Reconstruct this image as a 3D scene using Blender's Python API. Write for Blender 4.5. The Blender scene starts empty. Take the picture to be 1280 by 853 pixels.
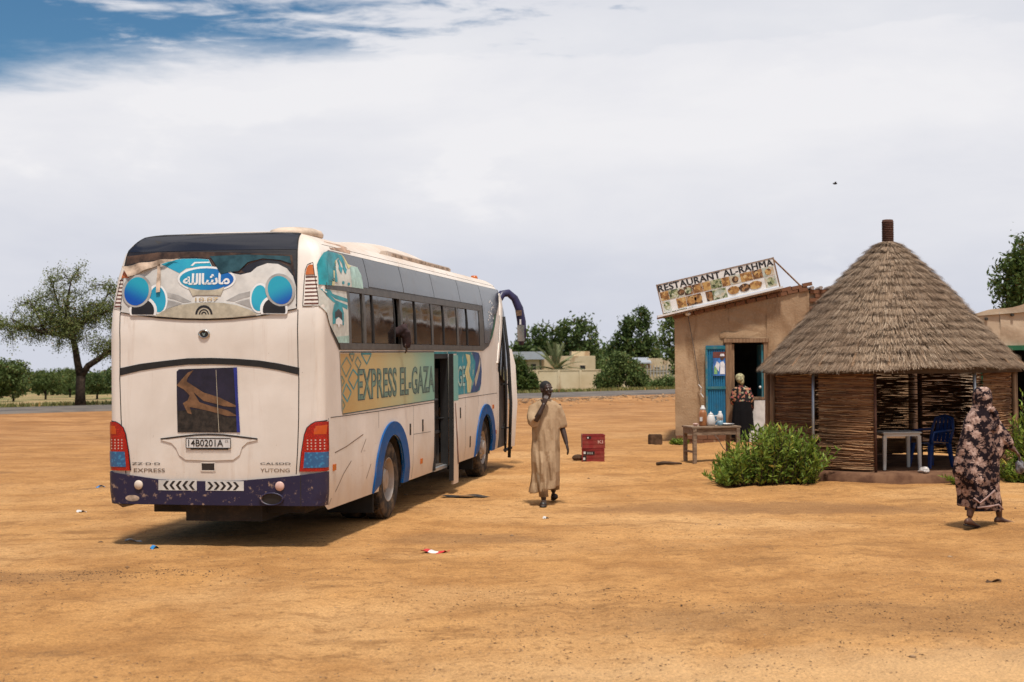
import bpy, bmesh, math, random
import numpy as np
from mathutils import Vector, Matrix
from mathutils.geometry import tessellate_polygon
R = math.radians
random.seed(7); rng = np.random.default_rng(7)
scene = bpy.context.scene
COL = scene.collection

# ------------------------------------------------------------------ camera
cam_d = bpy.data.cameras.new('camera'); cam = bpy.data.objects.new('camera', cam_d); COL.objects.link(cam)
cam_d.sensor_width = 36; cam_d.lens = 50; cam_d.clip_end = 4000; cam_d.clip_start = .1
cam.location = (0, 0, 2.1)
PITCH = math.atan((443.4-426.5)/(1280*50/36))
cam.rotation_euler = (Matrix.Rotation(R(90)+PITCH, 3, 'X') @ Matrix.Rotation(R(-0.5), 3, 'Z')).to_euler()
cam_d.dof.use_dof = True; cam_d.dof.focus_distance = 18.5; cam_d.dof.aperture_fstop = 2.6
scene.camera = cam
# ------------------------------------------------------------------ world: hazy blue sky with a bright cloud deck
SUN_EL, SUN_AZ = R(71), R(172)       # azimuth clockwise from +Y
w = bpy.data.worlds.new('World'); scene.world = w; w.use_nodes = True
nt = w.node_tree; nt.nodes.clear()
def wn(t, **k):
    n = nt.nodes.new(t)
    for a, b in k.items(): setattr(n, a, b)
    return n
def wl(a, b): nt.links.new(a, b)
def wmath(op, a, b=None, c=None):
    n = wn('ShaderNodeMath', operation=op)
    for i, v in enumerate((a, b, c)):
        if v is None: continue
        if isinstance(v, (int, float)): n.inputs[i].default_value = v
        else: wl(v, n.inputs[i])
    return n.outputs[0]
sky = wn('ShaderNodeTexSky', sky_type='NISHITA', sun_disc=False, sun_elevation=SUN_EL, sun_rotation=SUN_AZ)
sky.air_density = 1.0; sky.dust_density = .4; sky.ozone_density = 2.5
tc = wn('ShaderNodeTexCoord'); sep = wn('ShaderNodeSeparateXYZ'); wl(tc.outputs['Generated'], sep.inputs[0])
zc = wmath('MAXIMUM', sep.outputs[2], 0.02)
u = wmath('DIVIDE', sep.outputs[0], zc); v = wmath('DIVIDE', sep.outputs[1], zc)
comb = wn('ShaderNodeCombineXYZ'); wl(u, comb.inputs[0]); wl(v, comb.inputs[1])
def wnoise(scale, detail, rough, sx=1, sy=1, off=(0,0,0), dist=0):
    mp = wn('ShaderNodeMapping'); mp.inputs['Scale'].default_value = (sx, sy, 1); mp.inputs['Location'].default_value = off
    wl(comb.outputs[0], mp.inputs[0])
    n = wn('ShaderNodeTexNoise'); n.inputs['Scale'].default_value = scale; n.inputs['Detail'].default_value = detail
    n.inputs['Roughness'].default_value = rough; n.inputs['Distortion'].default_value = dist
    wl(mp.outputs[0], n.inputs[0]); return n.outputs[0]
n1 = wnoise(1.3, 9, .62, 1, .8, (3.1, 1.7, 0), .3); n2 = wnoise(4.5, 6, .6, .8, 1, (9, 4, 0), .4)
def wramp(x, a, b):
    m = wn('ShaderNodeMapRange', interpolation_type='SMOOTHSTEP'); m.inputs[1].default_value = a; m.inputs[2].default_value = b
    wl(x, m.inputs[0]); return m.outputs[0]
L = wmath('ADD', v, wmath('MULTIPLY', u, .28))
L = wmath('ADD', L, wmath('MULTIPLY', wmath('SUBTRACT', n1, .5), 1.3))
L = wmath('ADD', L, wmath('MULTIPLY', wmath('SUBTRACT', n2, .5), .35))
bank = wramp(L, 4.05, 4.85)
ub = wmath('MULTIPLY', wmath('ADD', wmath('MINIMUM', wmath('MAXIMUM', u, -1.6), 1.6), .80), .34)
brk = wramp(wmath('ADD', wmath('ADD', n2, ub), wmath('MULTIPLY', wmath('SUBTRACT', n1, .5), .9)), .36, .74)
cover = wmath('MAXIMUM', bank, wmath('MULTIPLY', brk, .93))
# cloud colour: slightly darker and bluer low down, wisps of white
mp3 = wn('ShaderNodeMapping'); mp3.inputs['Scale'].default_value = (1.6, 1.6, 5.5); wl(tc.outputs['Generated'], mp3.inputs[0])
nn3 = wn('ShaderNodeTexNoise'); nn3.inputs['Scale'].default_value = 2.6; nn3.inputs['Detail'].default_value = 7; nn3.inputs['Roughness'].default_value = .55; nn3.inputs['Distortion'].default_value = .3; wl(mp3.outputs[0], nn3.inputs[0])
n3 = nn3.outputs[0]
elev = wramp(sep.outputs[2], .0, .17)
tone = wmath('ADD', wmath('MULTIPLY', elev, .75), wmath('MULTIPLY', wmath('SUBTRACT', n3, .5), 1.25))
mp4 = wn('ShaderNodeMapping'); mp4.inputs['Scale'].default_value = (1, 1, 2.4); wl(tc.outputs['Generated'], mp4.inputs[0])
nn4 = wn('ShaderNodeTexNoise'); nn4.inputs['Scale'].default_value = 7.5; nn4.inputs['Detail'].default_value = 8; nn4.inputs['Roughness'].default_value = .58; wl(mp4.outputs[0], nn4.inputs[0])
tone = wmath('ADD', tone, wmath('MULTIPLY', wramp(nn4.outputs[0], .56, .74), .35))
tone = wmath('ADD', tone, wmath('MULTIPLY', wmath('SUBTRACT', nn4.outputs[0], .5), .5))
cr = wn('ShaderNodeValToRGB'); wl(tone, cr.inputs[0])
cr.color_ramp.elements[0].position = .0; cr.color_ramp.elements[0].color = (.425, .440, .495, 1)
cr.color_ramp.elements[1].position = .9; cr.color_ramp.elements[1].color = (.572, .568, .585, 1)
bgc = wn('ShaderNodeBackground'); wl(cr.outputs[0], bgc.inputs[0]); bgc.inputs[1].default_value = 1.0
deep = wn('ShaderNodeMix', data_type='RGBA', blend_type='MULTIPLY'); deep.inputs[0].default_value = 1; wl(sky.outputs[0], deep.inputs[6]); deep.inputs[7].default_value = (.55, .86, 1.0, 1)
bgs = wn('ShaderNodeBackground'); wl(deep.outputs[2], bgs.inputs[0]); bgs.inputs[1].default_value = .052
mx = wn('ShaderNodeMixShader'); wl(cover, mx.inputs[0]); wl(bgs.outputs[0], mx.inputs[1]); wl(bgc.outputs[0], mx.inputs[2])
wo = wn('ShaderNodeOutputWorld'); wl(mx.outputs[0], wo.inputs[0])
# ------------------------------------------------------------------ sun
sl = bpy.data.lights.new('sun', 'SUN'); so = bpy.data.objects.new('sun', sl); COL.objects.link(so)
sl.energy = 2.85; sl.angle = R(5.5); sl.color = (1, .95, .87)
sd = Vector((math.sin(SUN_AZ)*math.cos(SUN_EL), math.cos(SUN_AZ)*math.cos(SUN_EL), math.sin(SUN_EL)))
so.rotation_euler = sd.to_track_quat('Z', 'Y').to_euler(); so.location = (0, -5, 30)
scene.view_settings.view_transform = 'Standard'; scene.view_settings.look = 'None'
scene.view_settings.exposure = 0.60; scene.view_settings.gamma = 1; scene.view_settings.use_curve_mapping = False
scene.render.engine = 'CYCLES'
scene.cycles.max_bounces = 6; scene.cycles.transparent_max_bounces = 8

# ------------------------------------------------------------------ materials
MAT = {}
class N:
    """small node-graph helper for one material"""
    def __init__(s, name):
        s.m = bpy.data.materials.new(name); s.m.use_nodes = True; s.t = s.m.node_tree
        s.b = s.t.nodes['Principled BSDF']; MAT[name] = s.m; s._c = None
    def n(s, t, **k):
        x = s.t.nodes.new(t)
        for a, b in k.items(): setattr(x, a, b)
        return x
    def put(s, sock, v):
        if v is None: return
        if hasattr(v, 'is_linked') or hasattr(v, 'links'): s.t.links.new(v, sock)
        elif isinstance(v, (tuple, list)): sock.default_value = tuple(v) + (1,) if len(v) == 3 and len(sock.default_value) == 4 else tuple(v)
        else: sock.default_value = v
    def co(s, scale=(1,1,1), loc=(0,0,0), rot=(0,0,0)):
        if s._c is None: s._c = s.n('ShaderNodeTexCoord')
        m = s.n('ShaderNodeMapping'); m.inputs['Scale'].default_value = scale; m.inputs['Location'].default_value = loc; m.inputs['Rotation'].default_value = rot
        s.t.links.new(s._c.outputs['Object'], m.inputs[0]); return m.outputs[0]
    def noise(s, scale, detail=4, rough=.55, co=None, dist=0, out=0):
        x = s.n('ShaderNodeTexNoise'); s.put(x.inputs['Scale'], scale); s.put(x.inputs['Detail'], detail); s.put(x.inputs['Roughness'], rough); s.put(x.inputs['Distortion'], dist)
        s.t.links.new(co if co else s.co(), x.inputs['Vector']); return x.outputs[out]
    def vor(s, scale, co=None, feature='F1', out='Distance'):
        x = s.n('ShaderNodeTexVoronoi', feature=feature); s.put(x.inputs['Scale'], scale)
        s.t.links.new(co if co else s.co(), x.inputs['Vector']); return x.outputs[out]
    def math(s, op, a, b=None):
        x = s.n('ShaderNodeMath', operation=op); s.put(x.inputs[0], a); s.put(x.inputs[1], b); return x.outputs[0]
    def ramp(s, f, a=0., b=1., lo=0., hi=1.):
        x = s.n('ShaderNodeMapRange', interpolation_type='SMOOTHSTEP'); s.put(x.inputs[0], f); s.put(x.inputs[1], a); s.put(x.inputs[2], b); s.put(x.inputs[3], lo); s.put(x.inputs[4], hi); return x.outputs[0]
    def mix(s, f, a, b):
        x = s.n('ShaderNodeMix', data_type='RGBA'); s.put(x.inputs[0], f); s.put(x.inputs[6], a); s.put(x.inputs[7], b); return x.outputs[2]
    def stops(s, f, pts):
        x = s.n('ShaderNodeValToRGB'); s.put(x.inputs[0], f); e = x.color_ramp.elements
        while len(e) < len(pts): e.new(.5)
        for i, (p, c) in enumerate(pts): e[i].position = p; e[i].color = tuple(c) + (1,)
        return x.outputs[0]
    def xyz(s, co=None):
        x = s.n('ShaderNodeSeparateXYZ'); s.t.links.new(co if co else s.co(), x.inputs[0]); return x.outputs
    def island(s):
        return s.n('ShaderNodeNewGeometry').outputs['Random Per Island']
    def set(s, col=None, rough=.8, spec=None, metal=None, bump=None, bstr=.3, bdist=.02, sub=None):
        s.put(s.b.inputs['Base Color'], col); s.put(s.b.inputs['Roughness'], rough)
        if spec is not None: s.put(s.b.inputs['Specular IOR Level'], spec)
        if metal is not None: s.put(s.b.inputs['Metallic'], metal)
        if bump is not None:
            x = s.n('ShaderNodeBump'); s.put(x.inputs['Strength'], bstr); s.put(x.inputs['Distance'], bdist); s.put(x.inputs['Height'], bump)
            s.t.links.new(x.outputs[0], s.b.inputs['Normal'])
        return s.m
def plain(name, c, rough=.6, var=.18, scale=6, metal=0, spec=.4, bump=0):
    """one-colour material with mottled wear"""
    k = N(name); f = k.noise(scale, 5, .6)
    c2 = tuple(x*(1-var*1.6) for x in c); c1 = tuple(min(1, x*(1+var*.5)) for x in c)
    k.set(k.mix(k.ramp(f, .3, .7), c2, c1), rough, spec, metal, bump=k.noise(scale*6, 4) if bump else None, bstr=bump)
    return k.m
def dusty(name, c, dust=(.42, .27, .15), amt=.35, rough=.45, scale=3, spec=.4, metal=0):
    """paint with wind-blown dust sitting on it"""
    k = N(name); f = k.ramp(k.noise(scale, 6, .65), .42, .75, 0, amt); g = k.ramp(k.noise(scale*14, 3, .6), .6, .75, 0, amt*.8)
    k.set(k.mix(k.math('MAXIMUM', f, g), c, dust), rough, spec, metal)
    return k.m

# ------------------------------------------------------------------ mesh helpers
class MB:
    def __init__(s): s.v = []; s.f = []
    def add(s, vs, fs):
        o = len(s.v); s.v += [tuple(p) for p in vs]; s.f += [tuple(i+o for i in f) for f in fs]; return s
    def box(s, c, d, rz=0, rot=None):
        x, y, z = (k/2 for k in d); c = Vector(c)
        M = rot if rot is not None else Matrix.Rotation(rz, 3, 'Z')
        vs = [c + M @ Vector((a*x, b*y, e*z)) for e in (-1, 1) for a, b in ((-1,-1),(1,-1),(1,1),(-1,1))]
        return s.add(vs, [(3,2,1,0),(4,5,6,7),(0,1,5,4),(1,2,6,5),(2,3,7,6),(3,0,4,7)])
    def bbox(s, x0, x1, y0, y1, z0, z1): return s.box(((x0+x1)/2,(y0+y1)/2,(z0+z1)/2),(x1-x0,y1-y0,z1-z0))
    def tube(s, path, rad, n=8, caps=True, flat=1.0):
        P = [Vector(p) for p in path]; m = len(P)
        if not hasattr(rad, '__len__'): rad = [rad]*m
        rings = []; up = Vector((0,0,1)); prev = None
        for i, p in enumerate(P):
            t = (P[min(i+1,m-1)] - P[max(i-1,0)]).normalized()
            if prev is None:
                a = t.cross(up) if abs(t.dot(up)) < .95 else t.cross(Vector((1,0,0)))
            else: a = prev - t*prev.dot(t)
            if a.length < 1e-6: a = t.orthogonal()
            a.normalize(); prev = a; b = t.cross(a)
            rings.append([p + (a*math.cos(q)*flat + b*math.sin(q))*rad[i] for q in (2*math.pi*j/n for j in range(n))])
        return s.loft(rings, caps)
    def loft(s, rings, caps=True, closed=True):
        n = len(rings[0]); vs = [p for r in rings for p in r]; fs = []
        for i in range(len(rings)-1):
            for j in range(n if closed else n-1):
                k = (j+1) % n; fs.append((i*n+j, i*n+k, (i+1)*n+k, (i+1)*n+j))
        if caps and closed: fs.append(tuple(range(n-1,-1,-1))); fs.append(tuple((len(rings)-1)*n+j for j in range(n)))
        return s.add(vs, fs)
    def lathe(s, prof, c=(0,0,0), n=24, caps=True):
        return s.loft([[(c[0]+r*math.cos(2*math.pi*j/n), c[1]+r*math.sin(2*math.pi*j/n), c[2]+z) for j in range(n)] for r, z in prof], caps)
    def ball(s, c, r, n=12, m=8):
        if not hasattr(r, '__len__'): r = (r,r,r)
        rings = []
        for i in range(m+1):
            a = math.pi*(i/m) ; a = max(.02, min(math.pi-.02, a))
            rings.append([(c[0]+r[0]*math.sin(a)*math.cos(2*math.pi*j/n), c[1]+r[1]*math.sin(a)*math.sin(2*math.pi*j/n), c[2]-r[2]*math.cos(a)) for j in range(n)])
        return s.loft(rings)
    def grid(s, fn, us, vs):
        n = len(vs)
        return s.add([fn(a, b) for a in us for b in vs], [(i*n+j, (i+1)*n+j, (i+1)*n+j+1, i*n+j+1) for i in range(len(us)-1) for j in range(n-1)])
    def prism(s, pts, h0, h1, axis='y'):
        """polygon (a,b) swept along an axis"""
        n = len(pts); mk = {'y': lambda a,b,h: (a,h,b), 'z': lambda a,b,h: (a,b,h), 'x': lambda a,b,h: (h,a,b)}[axis]
        vs = [mk(a,b,h0) for a,b in pts] + [mk(a,b,h1) for a,b in pts]
        tri = tessellate_polygon([[Vector((a,b,0)) for a,b in pts]])
        fs = [t for t in tri] + [tuple(i+n for i in t[::-1]) for t in tri] + [(i,(i+1)%n,(i+1)%n+n,i+n) for i in range(n)]
        return s.add(vs, fs)
    def mesh(s, name='m'):
        me = bpy.data.meshes.new(name); me.from_pydata(s.v, [], s.f); me.update(); return me
    def build(s, name, mat, parent=None, smooth=False, fix=True, bevel=0):
        me = s.mesh(name)
        if fix:
            bm = bmesh.new(); bm.from_mesh(me); bmesh.ops.recalc_face_normals(bm, faces=bm.faces)
            if bevel: bmesh.ops.bevel(bm, geom=[e for e in bm.edges if len(e.link_faces)==2 and e.calc_face_angle(0)>.5], offset=bevel, segments=2, affect='EDGES', clamp_overlap=True)
            bm.to_mesh(me); bm.free()
        return link(name, me, mat, parent, smooth)
def link(name, me, mat=None, parent=None, smooth=False):
    o = bpy.data.objects.new(name, me); COL.objects.link(o)
    if mat is not None:
        me.materials.clear(); me.materials.append(MAT[mat] if isinstance(mat, str) else mat)
    if smooth:
        me.polygons.foreach_set('use_smooth', [True]*len(me.polygons))
        if smooth == 'auto':
            bm = bmesh.new(); bm.from_mesh(me)
            for e in bm.edges:
                if len(e.link_faces)==2 and e.calc_face_angle(0) > R(38): e.smooth = False
            bm.to_mesh(me); bm.free()
    if parent is not None: o.parent = parent
    return o
def tag(o, label=None, cat=None, group=None, kind=None):
    if label: o['label'] = label
    if cat: o['category'] = cat
    if group: o['group'] = group
    if kind: o['kind'] = kind
    return o
def thing(name, label, cat, loc=(0,0,0), rz=0, group=None):
    o = bpy.data.objects.new(name, None); COL.objects.link(o); o.location = loc; o.rotation_euler = (0,0,rz)
    o.empty_display_size = .2
    return tag(o, label, cat, group)
def npmesh(name, V, Fq):
    """fast mesh from numpy arrays, faces all of one size"""
    me = bpy.data.meshes.new(name); k = Fq.shape[1]
    me.vertices.add(len(V)); me.vertices.foreach_set('co', V.astype(np.float32).ravel())
    me.loops.add(Fq.size); me.loops.foreach_set('vertex_index', Fq.astype(np.int32).ravel())
    me.polygons.add(len(Fq)); me.polygons.foreach_set('loop_start', np.arange(0, Fq.size, k, dtype=np.int32))
    me.update(calc_edges=True); me.validate(); return me
def remeshed(mb, voxel, smooth=4):
    me = mb.mesh('tmp'); bm = bmesh.new(); bm.from_mesh(me); bmesh.ops.recalc_face_normals(bm, faces=bm.faces); bm.to_mesh(me); bm.free()
    o = bpy.data.objects.new('tmp', me); COL.objects.link(o)
    r = o.modifiers.new('r', 'REMESH'); r.mode = 'VOXEL'; r.voxel_size = voxel
    sm = o.modifiers.new('s', 'SMOOTH'); sm.iterations = smooth; sm.factor = .5
    bpy.context.view_layer.update()
    out = bpy.data.meshes.new_from_object(o.evaluated_get(bpy.context.evaluated_depsgraph_get()))
    bpy.data.objects.remove(o); bpy.data.meshes.remove(me); return out
def text_mesh(s, size=1, offset=0, extrude=0, xscale=1, spacing=1):
    c = bpy.data.curves.new('t', 'FONT'); c.body = s; c.size = size; c.offset = offset; c.extrude = extrude; c.space_character = spacing; c.resolution_u = 3
    o = bpy.data.objects.new('t', c); COL.objects.link(o); bpy.context.view_layer.update()
    me = bpy.data.meshes.new_from_object(o.evaluated_get(bpy.context.evaluated_depsgraph_get()))
    bpy.data.objects.remove(o); bpy.data.curves.remove(c); return me
def fit_text(s, x0, x1, y0, y1, offset=0, spacing=1):
    """text outline stretched to a box; returns list of 2-D verts and faces"""
    me = text_mesh(s, 1, offset, 0, 1, spacing)
    P = np.array([v.co[:2] for v in me.vertices]); lo, hi = P.min(0), P.max(0)
    Q = (P-lo)/(hi-lo)*np.array([x1-x0, y1-y0]) + np.array([x0, y0])
    fs = [tuple(p.vertices) for p in me.polygons]; bpy.data.meshes.remove(me); return Q.tolist(), fs
def leaf_mesh(name, C, size, droop=.0, aspect=2.2, axis=None, up_bias=0.):
    """diamond leaves at points C (n,3)"""
    n = len(C); a = rng.normal(size=(n,3)) if axis is None else axis + rng.normal(size=(n,3))*.45
    a[:,2] -= droop; a /= np.linalg.norm(a, axis=1)[:,None]
    b = rng.normal(size=(n,3)); b -= (b*a).sum(1)[:,None]*a; b /= np.linalg.norm(b, axis=1)[:,None]
    sz = size*(rng.uniform(.6, 1.3, n))[:,None]
    l = a*sz*.5*aspect; q = b*sz*.5
    V = np.stack([C-l, C+q-l*.1, C+l, C-q-l*.1], 1).reshape(-1,3); Fq = np.arange(4*n).reshape(n,4)
    return npmesh(name, V, Fq)

# ================================================================== SETTING
RA = np.array([-18.2, 50.5]); RD = np.array([.828, .561]); RN = np.array([-.561, .828])
RIP = []
for q_ in range(46):
    wl_ = .25*(1.9/.25)**(q_/45); an_ = random.uniform(0, 6.28); kk_ = 2*math.pi/wl_
    RIP.append((kk_*math.cos(an_)*.75, kk_*math.sin(an_), random.uniform(0, 6.28), .0017*wl_**.8))
def sstep(x, a, b):
    t = np.clip((x-a)/(b-a), 0, 1); return t*t*(3-2*t)
def ground_h(x, y):
    x = np.asarray(x, float); y = np.asarray(y, float)
    s = (x-RA[0])*RN[0] + (y-RA[1])*RN[1]
    h = .14*sstep(s, -11, -.6)
    h = h - .03*np.clip(s-6, 0, 34) - .016*np.clip(s-40, 0, 1e9)
    bump = .018*np.sin(x*.9+np.sin(y*.5)*1.3)*np.cos(y*.62+x*.2) + .012*np.sin(x*2.3+y*1.1)*np.sin(y*1.7-x*.4)
    near = 1 - sstep(s, -4, 0)
    bus = ((x+2.2)**2/16 + (y-21)**2/64)
    calm = .35 + .65*sstep(bus, .6, 1.6)
    for fx, fy, ph, am in RIP: bump = bump + am*np.sin(fx*x + fy*y + ph)
    # wheel ruts curving across the lot
    for c0, c1, dp in ((-1.1, .02, .022), (.95, .02, .022), (3.3, -.035, .016), (5.2, -.035, .016), (-6.4, .05, .014)):
        dd = (x - (c0 + .18*(y-15) + c1*(y-15)**2)); bump = bump - dp*np.exp(-(dd/.16)**2) + dp*.6*np.exp(-((np.abs(dd)-.3)/.12)**2)
    # bank of loose earth below the road, on the hut's side
    bank = .12*np.exp(-((s+4.2)/1.6)**2)*sstep(x, -4, 3)*(1+.5*np.sin(x*1.7)+.3*np.sin(x*4.1))
    return h + bump*near*calm + bank
def gz(x, y): return float(ground_h(x, y))

k = N('sand')
P = k.co()
big = k.noise(.16, 8, .62, P, .2); mid = k.noise(1.0, 9, .68, k.co((1, 1, 1), (4, 2, 0)), .15); fine = k.noise(9, 6, .7); grit = k.noise(45, 4, .75)
streak = k.noise(1.1, 8, .72, k.co((.6, 1.5, 1), (0, 3, 0), (0, 0, R(-12))), .2)
c = k.mix(k.ramp(mid, .36, .64), (.35, .178, .072), (.49, .268, .116))
c = k.mix(k.ramp(big, .46, .62, 0, .75), c, (.58, .355, .185))
c = k.mix(k.ramp(streak, .52, .66, 0, .7), c, (.245, .125, .054))
c = k.mix(k.ramp(fine, .5, .66, 0, .65), c, (.235, .122, .054))
c = k.mix(k.ramp(k.noise(.35, 4, .6, k.co((1,1,1),(11,7,0))), .55, .72, 0, .7), c, (.47, .25, .10))
# wet-looking dark drag marks and oil spots
spot = k.ramp(k.noise(.7, 8, .70, k.co((.6, 1.3, 1), (2.5, 9.2, 0)), .25), .61, .72, 0, .65)
c = k.mix(spot, c, (.175, .10, .055))
Xs = k.xyz(P)
def patch(cx, cy, rx, ry, lo=.6, hi=1.3):
    dx = k.math('DIVIDE', k.math('SUBTRACT', Xs[0], cx), rx); dy = k.math('DIVIDE', k.math('SUBTRACT', Xs[1], cy), ry)
    d = k.math('SQRT', k.math('ADD', k.math('MULTIPLY', dx, dx), k.math('MULTIPLY', dy, dy)))
    return k.ramp(k.math('ADD', d, k.math('MULTIPLY', k.math('SUBTRACT', k.noise(1.3, 8, .7), .5), 1.6)), lo, hi, 1, 0)
c = k.mix(k.math('MULTIPLY', patch(3.6, 9.3, 3.4, .8, .3, 1.5), .6), c, (.64, .43, .26))      # pale dusty patch
c = k.mix(k.math('MULTIPLY', patch(3.4, 19.2, 2.6, .7), .6), c, (.215, .115, .062))      # damp dark drag marks
c = k.mix(k.math('MULTIPLY', patch(-.6, 16.3, 1.0, .5), .5), c, (.20, .11, .06))
c = k.mix(k.math('MULTIPLY', patch(-5.2, 13.6, 1.8, .5), .5), c, (.225, .12, .06))
c = k.mix(k.math('MULTIPLY', patch(3.2, 11.2, 2.6, .8), .4), c, (.235, .13, .065))
dots = k.math('MULTIPLY', k.ramp(k.noise(22, 3, .6), .66, .72), k.ramp(k.noise(1.1, 4, .6, k.co((1,1,1),(5,5,0))), .46, .62))
c = k.math('MULTIPLY', dots, .7) and k.mix(k.math('MULTIPLY', dots, .75), c, (.085, .05, .03))
grain = k.ramp(grit, .3, .7, .72, 1.22)
gm = k.n('ShaderNodeMix', data_type='RGBA', blend_type='MULTIPLY'); k.put(gm.inputs[0], 1.0); k.put(gm.inputs[6], c)
cmb = k.n('ShaderNodeCombineColor'); [k.put(cmb.inputs[i], k.math('MULTIPLY', grain, g_)) for i, g_ in enumerate((1.10, 1.04, .86))]; k.t.links.new(cmb.outputs[0], gm.inputs[7]); c = gm.outputs[2]
# redder earth towards the road, grass and pale soil beyond it (fixed to the place)
X = k.xyz(P)
s_ = k.math('ADD', k.math('MULTIPLY', k.math('SUBTRACT', X[0], RA[0]), float(RN[0])), k.math('MULTIPLY', k.math('SUBTRACT', X[1], RA[1]), float(RN[1])))
sj = k.math('ADD', s_, k.math('MULTIPLY', k.math('SUBTRACT', k.noise(.25, 5), .5), 14))
red = k.mix(k.ramp(k.noise(.7, 6, .65, k.co((.5,1.4,1))), .35, .65), (.265, .118, .042), (.43, .22, .09))
red = k.mix(k.ramp(k.noise(2.6, 8, .72, k.co((.6,1.6,1),(7,3,0))), .47, .62, 0, .75), red, (.17, .08, .035))
c = k.mix(k.ramp(sj, -34, -9, 0, .85), c, red)
grass = k.mix(k.ramp(k.noise(.22, 6, .65), .42, .6), (.34, .23, .12), (.10, .125, .035))
c = k.mix(k.ramp(s_, 5.0, 6.2), c, grass)
bmp = k.math('ADD', k.math('MULTIPLY', fine, .5), k.math('ADD', k.math('MULTIPLY', mid, 1.2), k.math('MULTIPLY', grit, .35)))
k.set(c, .95, .15, bump=bmp, bstr=.9, bdist=.07)

def axis(parts):
    o = []
    for a, b, d in parts: o += list(np.arange(a, b, d))
    return np.array(o)
gx = axis([(-900,-100,60),(-100,-30,5),(-30,-12,.9),(-12,14,.11),(14,30,.9),(30,100,5),(100,901,60)])
gy = axis([(-60,4,4),(4,8,.5),(8,28,.11),(28,36,.25),(36,80,.6),(80,160,4),(160,1500,60)])
GX, GY = np.meshgrid(gx, gy, indexing='ij'); GZ = ground_h(GX, GY)
GZ = GZ + np.where((GX > -12) & (GX < 14) & (GY < 36) & (GY > 8), rng.normal(0, .003, GX.shape), 0)
V = np.stack([GX, GY, GZ], -1).reshape(-1, 3); ny = len(gy)
I, J = np.meshgrid(np.arange(len(gx)-1), np.arange(ny-1), indexing='ij'); q = (I*ny+J).ravel()
me = npmesh('ground', V, np.stack([q, q+ny, q+ny+1, q+1], 1))
tag(link('ground', me, 'sand', None, True), 'bare orange sandy ground', kind='structure')

k = N('asphalt'); f = k.noise(.6, 6, .6); k.set(k.mix(k.ramp(f, .35, .65), (.085, .075, .07), (.15, .125, .105)), .95, .2, bump=k.noise(30, 3), bstr=.3)
b = MB(); ss = np.arange(-90, 140, 3.0)
def rp(t, s, dz): p = RA + RD*t + RN*s; return (p[0], p[1], .14+dz)
b.grid(lambda t, s: rp(t, s, .07 if .1 < s < 5.1 else -.12), ss, [-.25, .15, 2.6, 5.0, 5.5])
o = b.build('road', 'asphalt'); tag(o, 'narrow grey asphalt road crossing behind the open lot', kind='structure')

# pebbles and grit
k = N('pebble'); k.set(k.mix(k.island(), (.10, .055, .032), (.40, .26, .15)), .95, .2)
def scatter(name, pts, r0, r1, mat, label, cat):
    V = []; base = np.array([(1,0,0),(-1,0,0),(0,1,0),(0,-1,0),(0,0,.8),(0,0,-.5)]); F = np.array([(0,2,4),(2,1,4),(1,3,4),(3,0,4),(2,0,5),(1,2,5),(3,1,5),(0,3,5)])
    n = len(pts); r = r0*(r1/r0)**rng.uniform(0,1,n)**1.0
    B = base[None]*rng.uniform(.6,1.3,(n,6,1)); a = rng.uniform(0,6.28,n); ca, sa = np.cos(a), np.sin(a)
    Bx = B[:,:,0]*ca[:,None]-B[:,:,1]*sa[:,None]; By = B[:,:,0]*sa[:,None]+B[:,:,1]*ca[:,None]
    V = np.stack([Bx*1.3, By, B[:,:,2]*.7], -1)*r[:,None,None] + pts[:,None,:]
    Fq = (F[None] + (np.arange(n)*6)[:,None,None]).reshape(-1,3)
    o = link(name, npmesh(name, V.reshape(-1,3), Fq), mat); return tag(o, label, cat, kind='stuff')
n = 26000; py = 8.6 + 22*rng.uniform(0,1,n)**1.5; px = rng.uniform(-.42,.42,n)*py
cl = np.sin(px*1.3+py*.7)+np.sin(px*.6-py*1.1); keep = rng.uniform(-1.2,2,n) < cl
px, py = px[keep], py[keep]
scatter('pebbles', np.stack([px,py,ground_h(px,py)+.001],1), .0022, .010, 'pebble', 'loose grit and small pebbles on the sandy lot', 'pebbles')
n = 1500; t = rng.uniform(18, 38, n); s = rng.normal(-3.6, 1.3, n); p = RA + RD*t[:,None] + RN*s[:,None]
scatter('rubble', np.stack([p[:,0],p[:,1],ground_h(p[:,0],p[:,1])],1), .02, .11, 'pebble', 'broken stones along the red earth bank below the road', 'rubble')
cx_ = np.array([(-4.6,13.6,.9,.35),(-3.6,13.9,.5,.2),(4.2,10.9,.9,.35),(5.4,11.2,.8,.3),(2.4,11.6,.9,.3),(-6.0,12.2,.9,.4),(.4,12.4,1.0,.35),(3.0,10.0,1.0,.3)]); pp = np.concatenate([rng.normal(size=(340,2))*q_[2:]+q_[:2] for q_ in cx_])
plain('dark_crumb', (.10,.06,.036), .95, .4, 40)
scatter('soil_crumbs', np.stack([pp[:,0],pp[:,1],ground_h(pp[:,0],pp[:,1])+.001],1), .003, .010, 'dark_crumb', 'clusters of dark soil crumbs on the pale sand', 'soil crumbs')
n = 60; px = rng.uniform(-6,7,n); py = rng.uniform(9.5,24,n)
scatter('gravel', np.stack([px,py,ground_h(px,py)],1), .012, .03, 'pebble', 'scattered dark stones lying on the sandy lot', 'stones')

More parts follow.
